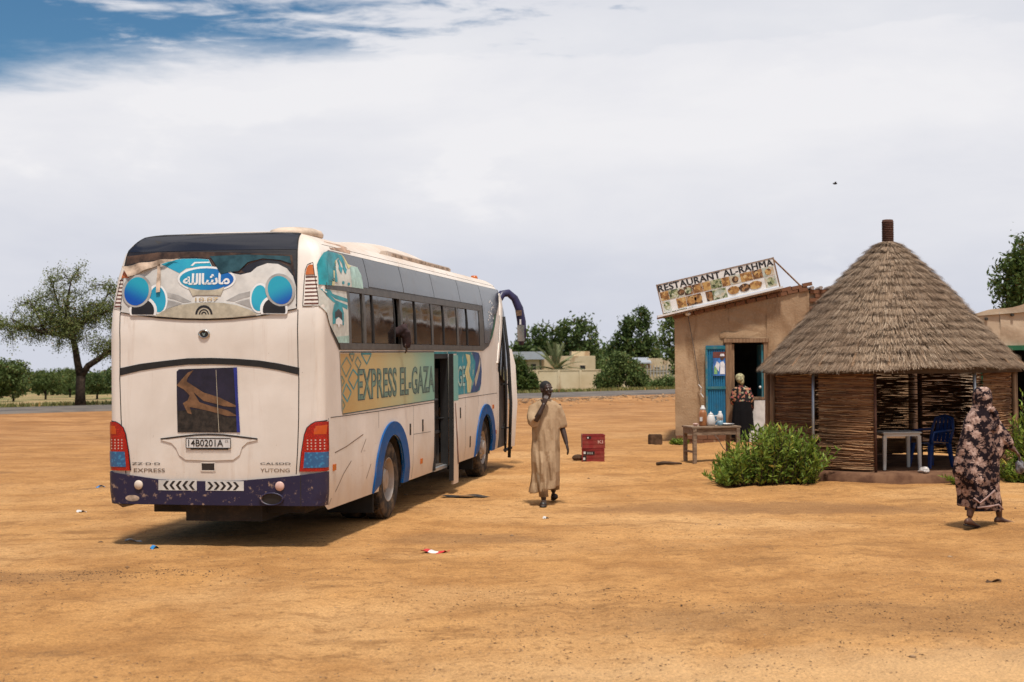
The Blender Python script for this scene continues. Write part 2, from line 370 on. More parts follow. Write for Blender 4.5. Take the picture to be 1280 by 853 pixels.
# ================================================================== RESTAURANT
k = N('mud_plaster'); P = k.co()
base = k.mix(k.ramp(k.noise(1.1, 6, .6, P, .3), .3, .7), (.35, .232, .135), (.48, .335, .21))
drip = k.ramp(k.noise(1.3, 5, .6, k.co((2.2, 2.2, .35)), .5), .46, .66, 0, .6)
c = k.mix(drip, base, (.20, .115, .06)); X = k.xyz(P)
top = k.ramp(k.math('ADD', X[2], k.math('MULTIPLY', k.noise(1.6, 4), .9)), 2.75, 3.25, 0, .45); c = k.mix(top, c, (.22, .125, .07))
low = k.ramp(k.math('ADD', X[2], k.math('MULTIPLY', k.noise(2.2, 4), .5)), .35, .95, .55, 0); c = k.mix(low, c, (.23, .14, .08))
c = k.mix(k.ramp(k.noise(14, 6, .75), .52, .70, 0, .45), c, (.42, .31, .21))
k.set(c, .97, .1, bump=k.math('ADD', k.noise(3, 6, .6), k.math('MULTIPLY', k.noise(25, 4), .4)), bstr=.5, bdist=.04)
k = N('mud_plaster_pale'); P = k.co()
c = k.mix(k.ramp(k.noise(1.3, 6, .6, P, .3), .3, .7), (.37, .27, .185), (.48, .37, .265))
c = k.mix(k.ramp(k.noise(1.0, 5, .6, k.co((2,2,.4)), .5), .5, .7, 0, .5), c, (.30, .20, .13))
k.set(c, .97, .1, bump=k.noise(4, 6, .6), bstr=.5, bdist=.04)
k = N('red_brick'); k.set(k.mix(k.noise(30, 4), k.mix(k.island(), (.13, .05, .028), (.27, .125, .065)), (.17, .085, .05)), .95, .15, bump=k.noise(40, 4), bstr=.4)
k = N('timber'); g = k.noise(3, 6, .65, k.co((9, 9, .7)), .5); k.set(k.mix(k.ramp(g, .3, .7), (.17, .095, .052), (.33, .21, .125)), .85, .2, bump=g, bstr=.3)
k = N('grey_timber'); g = k.noise(3, 6, .65, k.co((2, 9, 9)), .5); k.set(k.mix(k.ramp(g, .3, .7), (.15, .10, .068), (.34, .245, .17)), .9, .2, bump=g, bstr=.3)
k = N('blue_paint'); P = k.co(); f = k.ramp(k.noise(5, 6, .65, k.co((3,3,.8))), .56, .7, 0, .6); k.set(k.mix(f, k.mix(k.noise(8,4), (.008, .10, .22), (.02, .20, .36)), (.05, .10, .12)), .6, .35)
dusty('teal_paint', (.015, .15, .19), amt=.4)
plain('green_paint', (.01, .10, .045), .6)
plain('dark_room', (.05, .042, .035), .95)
plain('white_sheet', (.62, .60, .57), .5, .15)
dusty('rusty_sheet', (.30, .25, .22), (.17, .07, .035), .8, .7, 4)
plain('cable_grey', (.12, .10, .085), .7)

PL = 33.40  # front plane of the restaurant
rest = thing('restaurant_building', 'mud plastered building with dark doorway and brick edged sloping parapet', 'building', (0, 0, 0))
def ztop(x): return 2.90 + (x-3.82)*.205 if x < 6.99 else 3.555
xs0, xs1 = 3.82, 9.35
def wall_grid(x0, x1, z0, z1f, y=PL, n=.12):
    b = MB(); us = np.linspace(x0, x1, max(2, int((x1-x0)/n)+1)); vs = np.linspace(0, 1, 20)
    b.grid(lambda a, t: (a, y + .012*math.sin(a*5+t*7) - .01*math.sin(t*23+a*11) + .02*math.sin(a*1.7), z0 + (z1f(a)-z0)*t), us, vs); return b
b = wall_grid(xs0, 5.10, -.05, ztop)
m = wall_grid(5.98, 6.99, -.05, ztop); b.add(m.v, m.f)
m = wall_grid(5.10, 5.98, 2.36, ztop); b.add(m.v, m.f)
m = MB().grid(lambda a, t: (xs0 + (a-PL)*.15 + .012*math.sin(a*5)*(a-PL), a, -.05 + (2.90+.05)*t), np.linspace(PL, 38.4, 30), np.linspace(0, 1, 12)); b.add(m.v, m.f)   # left return wall
b.bbox(xs0+.78, 9.3, 38.2, 38.4, -.05, 2.9); b.bbox(9.1, 9.33, PL+.3, 38.2, -.05, 2.95)
b.bbox(xs0+.06, 5.09, PL+.03, PL+.28, -.05, 2.86); b.bbox(5.985, 9.1, PL+.03, PL+.28, -.05, 3.2); b.bbox(5.10, 5.98, PL+.03, PL+.28, 2.37, 3.1)
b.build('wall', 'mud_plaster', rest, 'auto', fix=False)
# plain brick bay right of the plastered face, every brick its own mesh
bb = MB().bbox(6.99, 9.3, PL+.02, PL+.03, -.05, 3.5); bb.build('brick_backing', 'mud_plaster', rest)
brick_me = MB().box((0,0,0),(.235,.10,.085)).mesh('brick'); brick_me.materials.append(MAT['red_brick'])
def brick_at(x, y, z, parent, rz=0, rx=0, sc=1):
    o = bpy.data.objects.new('brick', brick_me); COL.objects.link(o); o.parent = parent; o.location = (x, y, z); o.rotation_euler = (0, rx, rz); o.scale = (sc, 1, 1)
nb = 0
for r_ in range(9):
    z = 3.515 - r_*.097
    for c_ in range(6):
        x = 7.12 + c_*.25 + (.12 if r_ % 2 else 0)
        if x < 8.35: brick_at(x + random.uniform(-.01,.01), PL-.015 + random.uniform(-.012,.012), z, rest, random.uniform(-.03,.03)); nb += 1
# brick coping along the sloping parapet
sl_ = math.atan(.205)
for r_ in range(2):
    x = 3.80 + r_*.1
    while x < 6.95:
        brick_at(x+.1, PL + random.uniform(-.03,.03), ztop(x+.1) + .045 + r_*.092 + random.uniform(-.012,.012), rest, random.uniform(-.06,.06), -sl_ + random.uniform(-.04,.04), random.uniform(.85,1.05)); x += .245
MB().prism([(3.83,2.88),(6.95,3.52),(6.95,3.685),(3.83,3.045)],PL+.03,PL+.16,'y').build('mortar_bed','mud_plaster',rest)
# brick plinth at the foot
for r_ in range(2):
    x = 3.74 + r_*.1
    while x < 5.05:
        brick_at(x+.1, PL-.06+random.uniform(-.02,.02), .035+r_*.092, rest, random.uniform(-.05,.05)); x += .245
b = MB().add([(xs0-.12, PL-.05, 3.02), (6.99, PL-.05, 3.62), (6.99, 38.5, 3.05), (xs0+.70, 38.5, 2.92)], [(0,1,2,3)]).add([(6.99, PL+.05, 3.57), (9.4, PL+.05, 3.57), (9.4, 38.5, 3.05), (6.99, 38.5, 3.05)], [(0,1,2,3)])
b.build('roof', 'rusty_sheet', rest)
for i in range(7): MB().tube([(7.05+i*.2, PL-.12, 3.60), (7.05+i*.2, PL+.4, 3.585)], .045, 6).build('roof_corrugation', 'rusty_sheet', rest)
MB().bbox(xs0+.8, 9.1, PL-.12, 38.2, -.05, .13).build('floor', 'mud_plaster', rest)
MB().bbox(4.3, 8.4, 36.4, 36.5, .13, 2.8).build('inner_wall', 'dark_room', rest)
# door frame
fr = MB().bbox(5.0, 5.15, PL-.07, PL+.14, .13, 2.33).build('door_frame', 'timber', rest, bevel=.008)
MB().bbox(5.155, 5.21, PL-.03, PL+.20, .13, 2.30).build('jamb', 'timber', fr)
MB().bbox(5.90, 5.985, PL-.07, PL+.14, .13, 2.33).build('jamb', 'timber', fr)
MB().bbox(4.96, 6.02, PL-.09, PL+.14, 2.33, 2.43).build('lintel', 'timber', fr, bevel=.008)
b = MB(); b.grid(lambda a, t: (4.88+1.28*a, PL-.012-.012*math.sin(t*math.pi), 2.44 + (.10+.07*math.sin(a*math.pi)+.02*math.sin(a*17))*t), np.linspace(0,1,24), [0,.5,1]); b.build('mud_patch', 'mud_plaster', rest, True)
# blue leaf folded back against the wall
dl = MB().bbox(4.54, 4.99, PL-.06, PL-.04, .32, 2.27).build('door', 'blue_paint', rest); dl['label'] = 'blue ribbed door leaf folded open against the wall'
for i in range(8): MB().bbox(4.555+i*.054, 4.555+i*.054+.038, PL-.085, PL-.06, .36, 2.25).build('plank', 'blue_paint', dl, bevel=.006)
for z in (.34, 1.28, 2.22): MB().bbox(4.53, 4.995, PL-.105, PL-.085, z-.035, z+.035).build('rail', 'teal_paint', dl, bevel=.006)
MB().bbox(4.525, 4.57, PL-.10, PL-.085, .38, 2.18).build('stile', 'teal_paint', dl)
dr = MB().bbox(5.85, 5.898, PL-.02, PL+.62, .16, 2.28).build('door', 'teal_paint', rest); dr['label'] = 'teal door leaf swung inward'
MB().ball((5.83, PL+.05, 1.28), .035).build('handle', 'white_sheet', dr)
# poster on the blue leaf
plain('poster_blue', (.06, .20, .55), .5, .3, 9); plain('poster_red', (.16, .05, .04), .5); plain('poster_white', (.75, .75, .78), .5); plain('poster_skin', (.10, .05, .03), .6); plain('poster_green', (.25, .5, .2), .5, .3, 30)
po = MB().bbox(4.70, 4.985, PL-.112, PL-.106, 1.56, 2.12).build('poster', 'poster_blue', dl)
def flat(name, pts, y, mat, parent): MB().prism(pts, y, y-.002, 'y').build(name, mat, parent)
# printed shapes on the poster are parts of the building's poster sheet; keep them as one sub-level by hanging them on the leaf
flat('poster_print', [(4.70,1.98),(4.985,1.98),(4.985,2.12),(4.70,2.12)], PL-.113, 'poster_red', dl)
flat('poster_print', [(4.86,1.60),(4.975,1.60),(4.975,1.83),(4.94,1.90),(4.87,1.88)], PL-.1135, 'poster_white', dl)
flat('poster_print', [(4.88+.05*math.cos(a)+.03, 1.99+.065*math.sin(a)) for a in np.linspace(0,6.28,14)[:-1]], PL-.116, 'poster_skin', dl)
flat('poster_print', [(4.86,2.02),(4.97,2.02),(4.955,2.075),(4.875,2.075)], PL-.1185, 'poster_white', dl)
flat('poster_print', [(4.72,1.60),(4.80,1.60),(4.79,1.78),(4.73,1.80)], PL-.1135, 'poster_green', dl)
flat('poster_print', [(4.745,1.78),(4.83,1.66),(4.86,1.84),(4.79,1.9)], PL-.1165, 'poster_white', dl)
# wiring down the wall
MB().tube([(4.10,PL-.06,3.08),(4.14,PL-.04,2.95),(4.20,PL-.03,2.6),(4.27,PL-.03,2.2),(4.31,PL-.03,1.9),(4.36,PL-.03,1.5),(4.40,PL-.03,1.36)], .009, 6).build('cable', 'cable_grey', rest)
MB().tube([(4.36,PL-.06,1.36),(4.43,PL-.10,1.28),(4.41,PL-.07,1.15),(4.47,PL-.1,1.06)], .012, 6).build('cable', 'white_sheet', rest)
MB().ball((4.12, PL-.10, 3.02), (.07,.05,.05)).build('lamp_holder', 'white_sheet', rest)

# ------------------------------------------------------------------ signboard
ang = math.atan2(.62, 2.74); SW, SH = 2.78, .67
sign = thing('signboard', 'restaurant signboard with black lettering and rows of food pictures on sloping parapet', 'sign', (3.55, PL-.16, 3.035))
rotm = Matrix.Rotation(-ang, 3, 'Y')
def sg(mb): mb.v = [tuple(rotm @ Vector(p)) for p in mb.v]; return mb
k = N('sign_white'); k.set(k.mix(k.ramp(k.noise(5,5,.6), .45, .75, 0, .5), (.72,.69,.66), (.42,.36,.31)), .6, .3)
plain('black_ink', (.018, .017, .02), .6, .1)
sg(MB().bbox(0, SW, 0, .02, 0, SH)).build('panel', 'sign_white', sign)
fm = MB(); 
for a in ((-.02,0,-.02,SH+.02),(SW,SW+.025,-.02,SH+.02)): fm.bbox(a[0],a[1],-.012,.03,a[2],a[3])
fm.bbox(0,SW,-.012,.03,SH,SH+.015); sg(fm).build('frame', 'timber', sign)
sg(MB().bbox(-.16, SW+.06, -.10, .05, -.065, -.022)).build('bottom_ledge', 'sign_white', sign)
sg(MB().bbox(-.17, SW+.03, -.06, .14, -.11, -.067)).build('support_beam', 'timber', sign)
qv, qf = fit_text('RESTAURANT AL-RAHMA', .01, SW-.02, SH-.168, SH-.018, 0, 1.04)
lm = MB()
for i_, (dx_, dz_) in enumerate(((0,0),(.008,.002),(-.008,-.002),(.004,.006))): lm.add([(x+dx_, -.0035-.0006*i_, z+dz_) for x, z in qv], qf)
sg(lm).build('lettering', 'black_ink', sign)['kind'] = 'stuff'
def food(name, cols, sc):
    k = N(name); d = k.vor(sc, k.co((1,1,1), (random.random()*9,0,random.random()*9)), out='Color'); xx = k.n('ShaderNodeSeparateColor'); k.t.links.new(d, xx.inputs[0])
    k.set(k.stops(k.math('ADD', k.math('MULTIPLY', xx.outputs[0], .7), k.math('MULTIPLY', k.noise(sc*1.5, 4), .35)), cols), .5, .4)
food('food_fried', [(.1,(.10,.04,.015)),(.45,(.36,.17,.05)),(.75,(.50,.30,.10)),(.95,(.62,.5,.3))], 16)
food('food_salad', [(.1,(.03,.03,.02)),(.4,(.12,.16,.06)),(.65,(.40,.38,.22)),(.95,(.6,.6,.5))], 18)
food('food_stew', [(.1,(.02,.012,.01)),(.5,(.10,.045,.02)),(.75,(.30,.14,.05)),(.95,(.42,.32,.18))], 14)
food('food_plate', [(.1,(.30,.32,.26)),(.5,(.55,.58,.5)),(.75,(.45,.33,.2)),(.95,(.7,.7,.66))], 10)
FM = ['food_fried','food_salad','food_stew','food_plate']
def pic(x0,x1,z0,z1,m,lay=1): sg(MB().bbox(x0,x1,-.004*lay-.002,-.004*lay+.001,z0,z1)).build('food_picture', FM[m], sign)
def dish(cx,cz,rx,rz_,m,lay=2): sg(MB().prism([(cx+rx*math.cos(a)*(1+.08*math.sin(5*a)), cz+rz_*math.sin(a)) for a in np.linspace(0,6.28,17)[:-1]], -.004*lay-.002, -.004*lay+.001)).build('food_picture', FM[m], sign)
row1 = [(.02,.22,0),(.23,.44,1),(.45,.58,3),(.59,.78,2),(.79,1.02,2),(1.03,1.22,0),(1.23,1.48,1),(1.49,1.68,0),(1.69,1.93,3),(1.94,2.22,0),(2.23,2.46,2),(2.47,2.74,3)]
for x0,x1,m in row1: pic(x0,x1,.285,.49 if x0<2.4 else .50,m)
for cx,m in ((.12,0),(.335,1),(.51,2),(.68,1),(.90,0),(1.35,1),(1.81,2),(2.08,0),(2.34,0),(2.60,0)): dish(cx,.385,.08,.075,m)
row2 = [(.03,.21,3),(.36,.58,0),(.59,.95,2),(1.06,1.22,2),(1.21,1.55,1),(2.48,2.74,3)]
for x0,x1,m in row2: pic(x0,x1,.03,.26,m)
for cx,rx,m in ((.12,.07,1),(.47,.10,0),(.72,.10,0),(.87,.09,0),(1.38,.13,3),(1.72,.14,0),(1.98,.13,2),(2.24,.16,0),(2.61,.09,1)): dish(cx,.15,rx,.095,m)
MB().tube([(2.57, .03, 1.25), (3.26, .25, .62)], .02, 6).build('brace', 'timber', sign)
MB().tube([(.15, .06, .68), (.35, .5, .02)], .02, 6).build('brace', 'timber', sign)

# ------------------------------------------------------------------ neighbouring building on the right
nb_ = thing('neighbour_building', 'pale mud plastered flat roofed building behind the thatched hut', 'building', (0,0,0))
b = MB(); zt = lambda x: 2.86 + (x-9.6)*.17*(1 if x<11.5 else 1) if x < 11.8 else 3.23
def nw(x0,x1,z0,zf):
    us = np.linspace(x0,x1,max(2,int((x1-x0)/.12)+1)); m = MB().grid(lambda a,t: (a, 30.0+.015*math.sin(a*6+t*9), z0+(zf(a)+.02*math.sin(a*7)-z0)*t), us, np.linspace(0,1,16)); b.add(m.v,m.f)
nw(9.45,10.30,-.05,zt); nw(11.35,15,-.05,zt); nw(10.30,11.35,2.15,zt)
b.add([(9.45,30,-.05),(9.45,34.9,-.05),(9.45,34.9,2.8),(9.45,30,2.83)],[(0,1,2,3)]); b.bbox(9.46,15,34.7,34.9,-.05,2.8); b.bbox(14.8,15,30.05,34.7,-.05,3.1)
b.build('wall', 'mud_plaster_pale', nb_, 'auto', fix=False)
MB().add([(9.4,29.95,2.80),(15,29.95,3.2),(15,35,2.8),(9.4,35,2.7)],[(0,1,2,3)]).build('roof', 'rusty_sheet', nb_)
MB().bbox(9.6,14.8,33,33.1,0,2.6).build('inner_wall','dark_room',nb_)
for x in (10.0,10.55,11.2): MB().tube([(x,29.93,2.70+(x-9.6)*.15),(x,30.1,2.70+(x-9.6)*.15)], .03, 8).build('drain_hole', 'dark_room', nb_)
MB().bbox(10.30,10.42,29.93,30.1,0,2.15).build('door_frame','green_paint',nb_)
MB().bbox(10.43,10.50,29.95,30.08,.0,2.15).build('door_post','timber',nb_)
MB().bbox(10.26,11.40,29.94,30.06,2.1,2.2).build('lintel','green_paint',nb_)
dg = MB().bbox(9.86,10.29,29.90,29.94,.1,2.1).build('door','green_paint',nb_)
for i in range(5): MB().bbox(9.88+i*.083,9.88+i*.083+.06,29.885,29.90,.12,2.08).build('plank','green_paint',dg)

# ================================================================== THATCHED HUT
k = N('straw'); r_ = k.island()
c = k.stops(r_, [(0,(.11,.07,.044)),(.35,(.245,.165,.105)),(.7,(.345,.24,.16)),(1,(.47,.36,.26))])
c = k.mix(k.ramp(k.noise(1.1, 5, .6), .45, .7, 0, .45), c, (.20,.125,.08)); k.set(c, .9, .2)
k = N('reed'); r_ = k.island(); c = k.stops(r_, [(0,(.12,.058,.03)),(.5,(.285,.145,.072)),(.85,(.40,.225,.112)),(1,(.52,.34,.19))])
c = k.mix(k.ramp(k.noise(2.2, 4, .6), .45, .7, 0, .55), c, (.085,.042,.024)); k.set(c, .85, .25)
k = N('shaded_reed'); k.set(k.stops(k.island(), [(0,(.04,.02,.011)),(.6,(.105,.052,.026)),(1,(.20,.11,.055))]), .9, .2)  # darker copy of reed: shade inside the hut put into the mat colour
plain('straw_core', (.10,.064,.04), .95)
plain('binding', (.085,.034,.02), .9, .4, 40)
dusty('galvanised', (.42,.45,.48), (.30,.22,.16), .4, .4, 6, .5, .7)
k = N('earth_plinth'); k.set(k.mix(k.ramp(k.noise(3,6,.6), .35,.65), (.085,.04,.024), (.175,.092,.052)), .97, .1, bump=k.noise(9,5), bstr=.5)
HC = (6.56, 24.75)
hut = thing('thatched_hut', 'round hut with conical straw roof and reed mat walls', 'hut', (HC[0], HC[1], 0))
def cp(r, ph, z): a = R(ph); return (r*math.sin(a), -r*math.cos(a), z)
# roof
PROF = [(.085,4.0),(.18,3.945),(.42,3.74),(.75,3.42),(1.05,3.11),(1.60,2.47),(2.00,2.04),(2.21,1.79)]
PR = np.array(PROF); SL = np.concatenate([[0], np.cumsum(np.hypot(*np.diff(PR, axis=0).T))]); STOT = SL[-1]
def rp_(s): return np.interp(s, SL, PR[:,0]), np.interp(s, SL, PR[:,1])
roof = MB().lathe([(2.18,1.75)] + [(r-.02, z-.05) for r, z in PROF[::-1]], (0,0,0), 48, False).build('roof', 'straw_core', hut, True)
NCOURSE = 19; clen = STOT/(NCOURSE-1.2)
for kx in range(NCOURSE):
    s1 = min(STOT+.05, (kx+1.15)*clen*.98 + .02); s0 = max(0, s1 - clen*1.45)
    rmid = float(rp_(s1)[0]); n = int(600 + 4300*rmid/2.4)
    th = rng.uniform(0, 2*np.pi, n); lenj = rng.normal(0, .026, n) + .014*np.sin(th*9+kx*2.1) + .015*np.sin(th*4+kx*1.3) + .012*np.sin(th*17+kx*3.7) + .018*np.sin(th*2+kx*.9); a1 = np.minimum(s1 + lenj, STOT+.04+np.abs(rng.normal(0,.05,n))); a0 = s0 + rng.normal(0,.03,n)
    r1, z1 = rp_(a1); r0, z0 = rp_(np.clip(a0,0,STOT))
    ext = np.clip(a1-STOT,0,None); r1 = r1+ext*.55; z1 = z1-ext*.8
    lift = rng.uniform(.012,.05,n) + .034 + .014*np.sin(th*13+kx*1.9) + np.where(rng.uniform(0,1,n)<.03,.04,0); z1 = z1+lift*.72; r1 = r1+lift*.7; z0 = z0+.004+rng.uniform(0,.012,n)
    dth = rng.normal(0,.03,n)/np.maximum(r1,.25); wd = rng.uniform(.004,.010,n)
    sag = .03*np.sin(th*2+1)*(rmid/2.4)
    def ring(r,z,t,w): 
        x, y = r*np.sin(t), -r*np.cos(t); tx, ty = np.cos(t), np.sin(t)
        return np.stack([x-tx*w/2,y-ty*w/2,z],-1), np.stack([x+tx*w/2,y+ty*w/2,z],-1)
    A, B = ring(r0,z0,th,wd); Cc, D_ = ring(r1,z1+sag,th+dth,wd*.55)
    V = np.stack([A,B,D_,Cc],1).reshape(-1,3)
    o = link('thatch_course', npmesh('thatch_course', V, np.arange(4*n).reshape(n,4)), 'straw', roof); o['kind'] = 'stuff'
# woven cap at the top
fin = MB().lathe([(.085,3.93),(.092,4.0),(.088,4.2),(.095,4.385),(.075,4.39)], (0,0,0), 16).build('finial', 'binding', hut, True)
for i in range(13): MB().tube([(.092*math.cos(a), .092*math.sin(a), 3.975+i*.031) for a in np.linspace(0, 2*math.pi, 17)], .014, 5, False).build('binding_ring', 'binding', fin, True)
MB().lathe([(.0,4.39),(.07,4.392),(.085,4.38)], (0,0,0), 16, False).build('cap', 'straw', fin)
# floor and plinth
b = MB(); b.lathe([(2.30,-.05),(2.28,.12),(2.22,.16),(0.02,.165)], (0,0,0), 48, False); b.v = [(x*(1+.01*math.sin(7*math.atan2(y,x))), y*(1+.012*math.sin(5*math.atan2(y,x))), z) for x,y,z in b.v]
b.build('plinth', 'earth_plinth', hut, True)
# mats of reeds
def mat_wall(p0, p1, z0, z1, gap, dens=1.0, r=2.05, name='reed_mat', mt='reed'):
    b = MB(); z = z0; rows = int((z1-z0)/.0135*dens)
    for i in range(rows):
        for piece in range(max(2, int((p1-p0)/26))):
            if random.random() < gap: continue
            L_ = (p1-p0); a0 = p0 + random.uniform(-.05,.75)*L_; a1 = min(p1, a0 + random.uniform(.3,.8)*L_); a0 = max(p0, a0)
            if a1-a0 < 3: continue
            zz = z0 + (z1-z0)*(i+random.random()*.6)/rows; tl = random.uniform(-.03,.03)*(1+2*gap); m = max(2, int((a1-a0)/7)+1); hh = random.uniform(.005,.010); rr = r+random.uniform(-.012,.012); sg_ = random.uniform(-.012,.012)
            rings = []
            for j in range(m+1):
                t = j/m; a = a0+(a1-a0)*t; zc_ = zz + tl*(t-.5) + sg_*math.sin(t*math.pi)
                rings.append([cp(rr+hh, a, zc_), cp(rr-hh*.6, a, zc_+hh), cp(rr-hh*.6, a, zc_-hh)])
            b.loft(rings)
    o = b.build(name, mt, hut, fix=False); o['kind'] = 'stuff'
    if gap < .05:
        m = MB(); m.grid(lambda a, z_: cp(r-.022, a, z_), np.linspace(p0+.3, p1-.3, 12), np.linspace(z0+.02, z1, 100)); sk = MB()
        for i in range(100):
            za, zb = z0+.02+(z1-z0-.02)*i/100, z0+.02+(z1-z0-.02)*(i+1)/100; sk.grid(lambda a, z_: cp(r-.02-(.004 if i % 2 else 0), a, z_), np.linspace(p0+.3, p1-.3, 9), [za, zb])
        q_ = sk.build('mat_back', 'reed', o, fix=False); q_['kind'] = 'stuff'
    return o
mat_wall(-96,-52, .25, 1.80, .02, 1.5)
mat_wall(-49,-21.5, .20, 1.80, .0, 1.7)
mat_wall(31, 58, .22, 1.80, .0, 1.2)
mat_wall(24, 31.5, .22, 1.80, .45, .8)
for a0_, a1_, z0_, z1_, g_, d_ in ((64,112,.22,1.8,.12,1.2),(112,150,.22,1.8,.15,1.6),(150,186,.54,1.8,.08,1.9),(186,222,.54,1.8,.10,1.8),(222,263,.22,1.8,.06,1.6),(150,186,.18,.47,.02,1.6),(186,222,.18,.48,.02,1.6)): mat_wall(a0_, a1_, z0_, z1_, g_, d_, mt='shaded_reed')
# uprights
for ph, rad_, mt, zt_ in ((-50.5,.024,'galvanised',1.85),(-21.0,.022,'binding',1.85),(24.5,.026,'galvanised',1.85),(59,.035,'timber',1.9),(-84,.045,'timber',1.9),(-97,.05,'timber',1.9),(112,.04,'timber',1.9),(150,.045,'binding',1.9),(186,.05,'binding',1.9),(222,.04,'timber',1.9),(64,.03,'timber',1.9)):
    MB().tube([cp(2.10,ph,.0),cp(2.09,ph,1.0),cp(2.08,ph,zt_)], rad_, 10).build('post', mt, hut, True)
b = MB()
for i in range(24): a = 15*i; b.tube([cp(2.2,a,1.86),cp(1.1,a,2.95),cp(.05,a,3.85)], .025, 5)
b.build('rafters', 'timber', hut)
MB().tube([cp(2.08,a,1.80) for a in np.linspace(0,360,41)], .022, 6, False).build('ring_beam','timber',hut)
b = MB().tube([cp(2.0,-93,.3),cp(1.99,-90,1.1),cp(2.0,-88,1.8)], .05, 7); b.build('leaning_pole','timber',hut,True)

# ------------------------------------------------------------------ furniture in the hut
dusty('white_plastic', (.46,.44,.41), (.35,.27,.2), .45, .45, 5); dusty('blue_plastic', (.004,.035,.16), amt=.12, rough=.4)
FZ = .165
tb = thing('plastic_table', 'small grey white plastic table inside the reed hut', 'table', (6.31, 23.42, FZ), R(4))
b = MB(); b.box((0,0,.605),(.66,.62,.03)); b.build('table_top','white_plastic',tb,bevel=.012)
MB().box((0,0,.57),(.60,.56,.04)).build('apron','white_plastic',tb)
for sx in (-1,1):
    for sy in (-1,1):
        MB().loft([[(sx*(.285+.01*q)+dx*w_, sy*(.26+.01*q)+dy*w_, .56*(1-q)) for dx,dy in ((-1,-1),(1,-1),(1,1),(-1,1))] for q, w_ in ((0,.032),(1,.024))]).build('leg','white_plastic',tb,bevel=.008)
ch = thing('plastic_chair', 'blue plastic armchair inside the reed hut', 'chair', (6.98, 23.75, FZ), R(-62))
b = MB(); b.grid(lambda u_,v_: (u_, v_, .40-.02*math.cos(u_*6)*math.cos(v_*5)), np.linspace(-.22,.22,9), np.linspace(-.22,.2,9)); b.build('seat','blue_plastic',ch,True)
bk = MB().tube([(-.22,.2,.40),(-.235,.26,.62),(-.19,.30,.80),(0,.315,.85),(.19,.30,.80),(.235,.26,.62),(.22,.2,.40)], .026, 8).build('backrest','blue_plastic',ch,True)
for x in (-.13,-.043,.043,.13): MB().loft([[(x-.034,.215,.41),(x+.034,.215,.41),(x+.034,.222,.41),(x-.034,.222,.41)],[(x-.034,.268,.62),(x+.034,.268,.62),(x+.034,.275,.62),(x-.034,.275,.62)],[(x-.03,.30,.83-x*x),(x+.03,.30,.83-x*x),(x+.03,.307,.83-x*x),(x-.03,.307,.83-x*x)]]).build('slat','blue_plastic',bk)
for sx in (-1,1):
    MB().tube([(sx*.235,.26,.62),(sx*.27,.05,.61),(sx*.265,-.2,.59),(sx*.25,-.235,.40)], .022, 8).build('armrest','blue_plastic',ch,True)
    for y0,y1 in ((-.21,-.27),(.19,.25)): MB().loft([[(sx*.20+dx*.035,y0+dy*.03,.40) for dx,dy in ((-1,-1),(1,-1),(1,1),(-1,1))],[(sx*.235+dx*.02,y1+dy*.02,0) for dx,dy in ((-1,-1),(1,-1),(1,1),(-1,1))]]).build('leg','blue_plastic',ch)
# crumpled bag lying at the hut's threshold
plain('clear_bag', (.42,.37,.34), .35, .4, 25)
b = MB().ball((0,0,.04), (.11,.07,.045), 18, 10); b.v = [(x*(1+.25*math.sin(9*y+17*z+x*31)), y*(1+.3*math.sin(x*27+z*40)), max(0,z*(1+.3*math.sin(x*23+y*31)))) for x,y,z in b.v]
o = b.build('plastic_bag','clear_bag',None,True); o.location = (6.52,22.62,.158); tag(o,'crumpled clear plastic bag lying on the edge of the hut floor','bag')

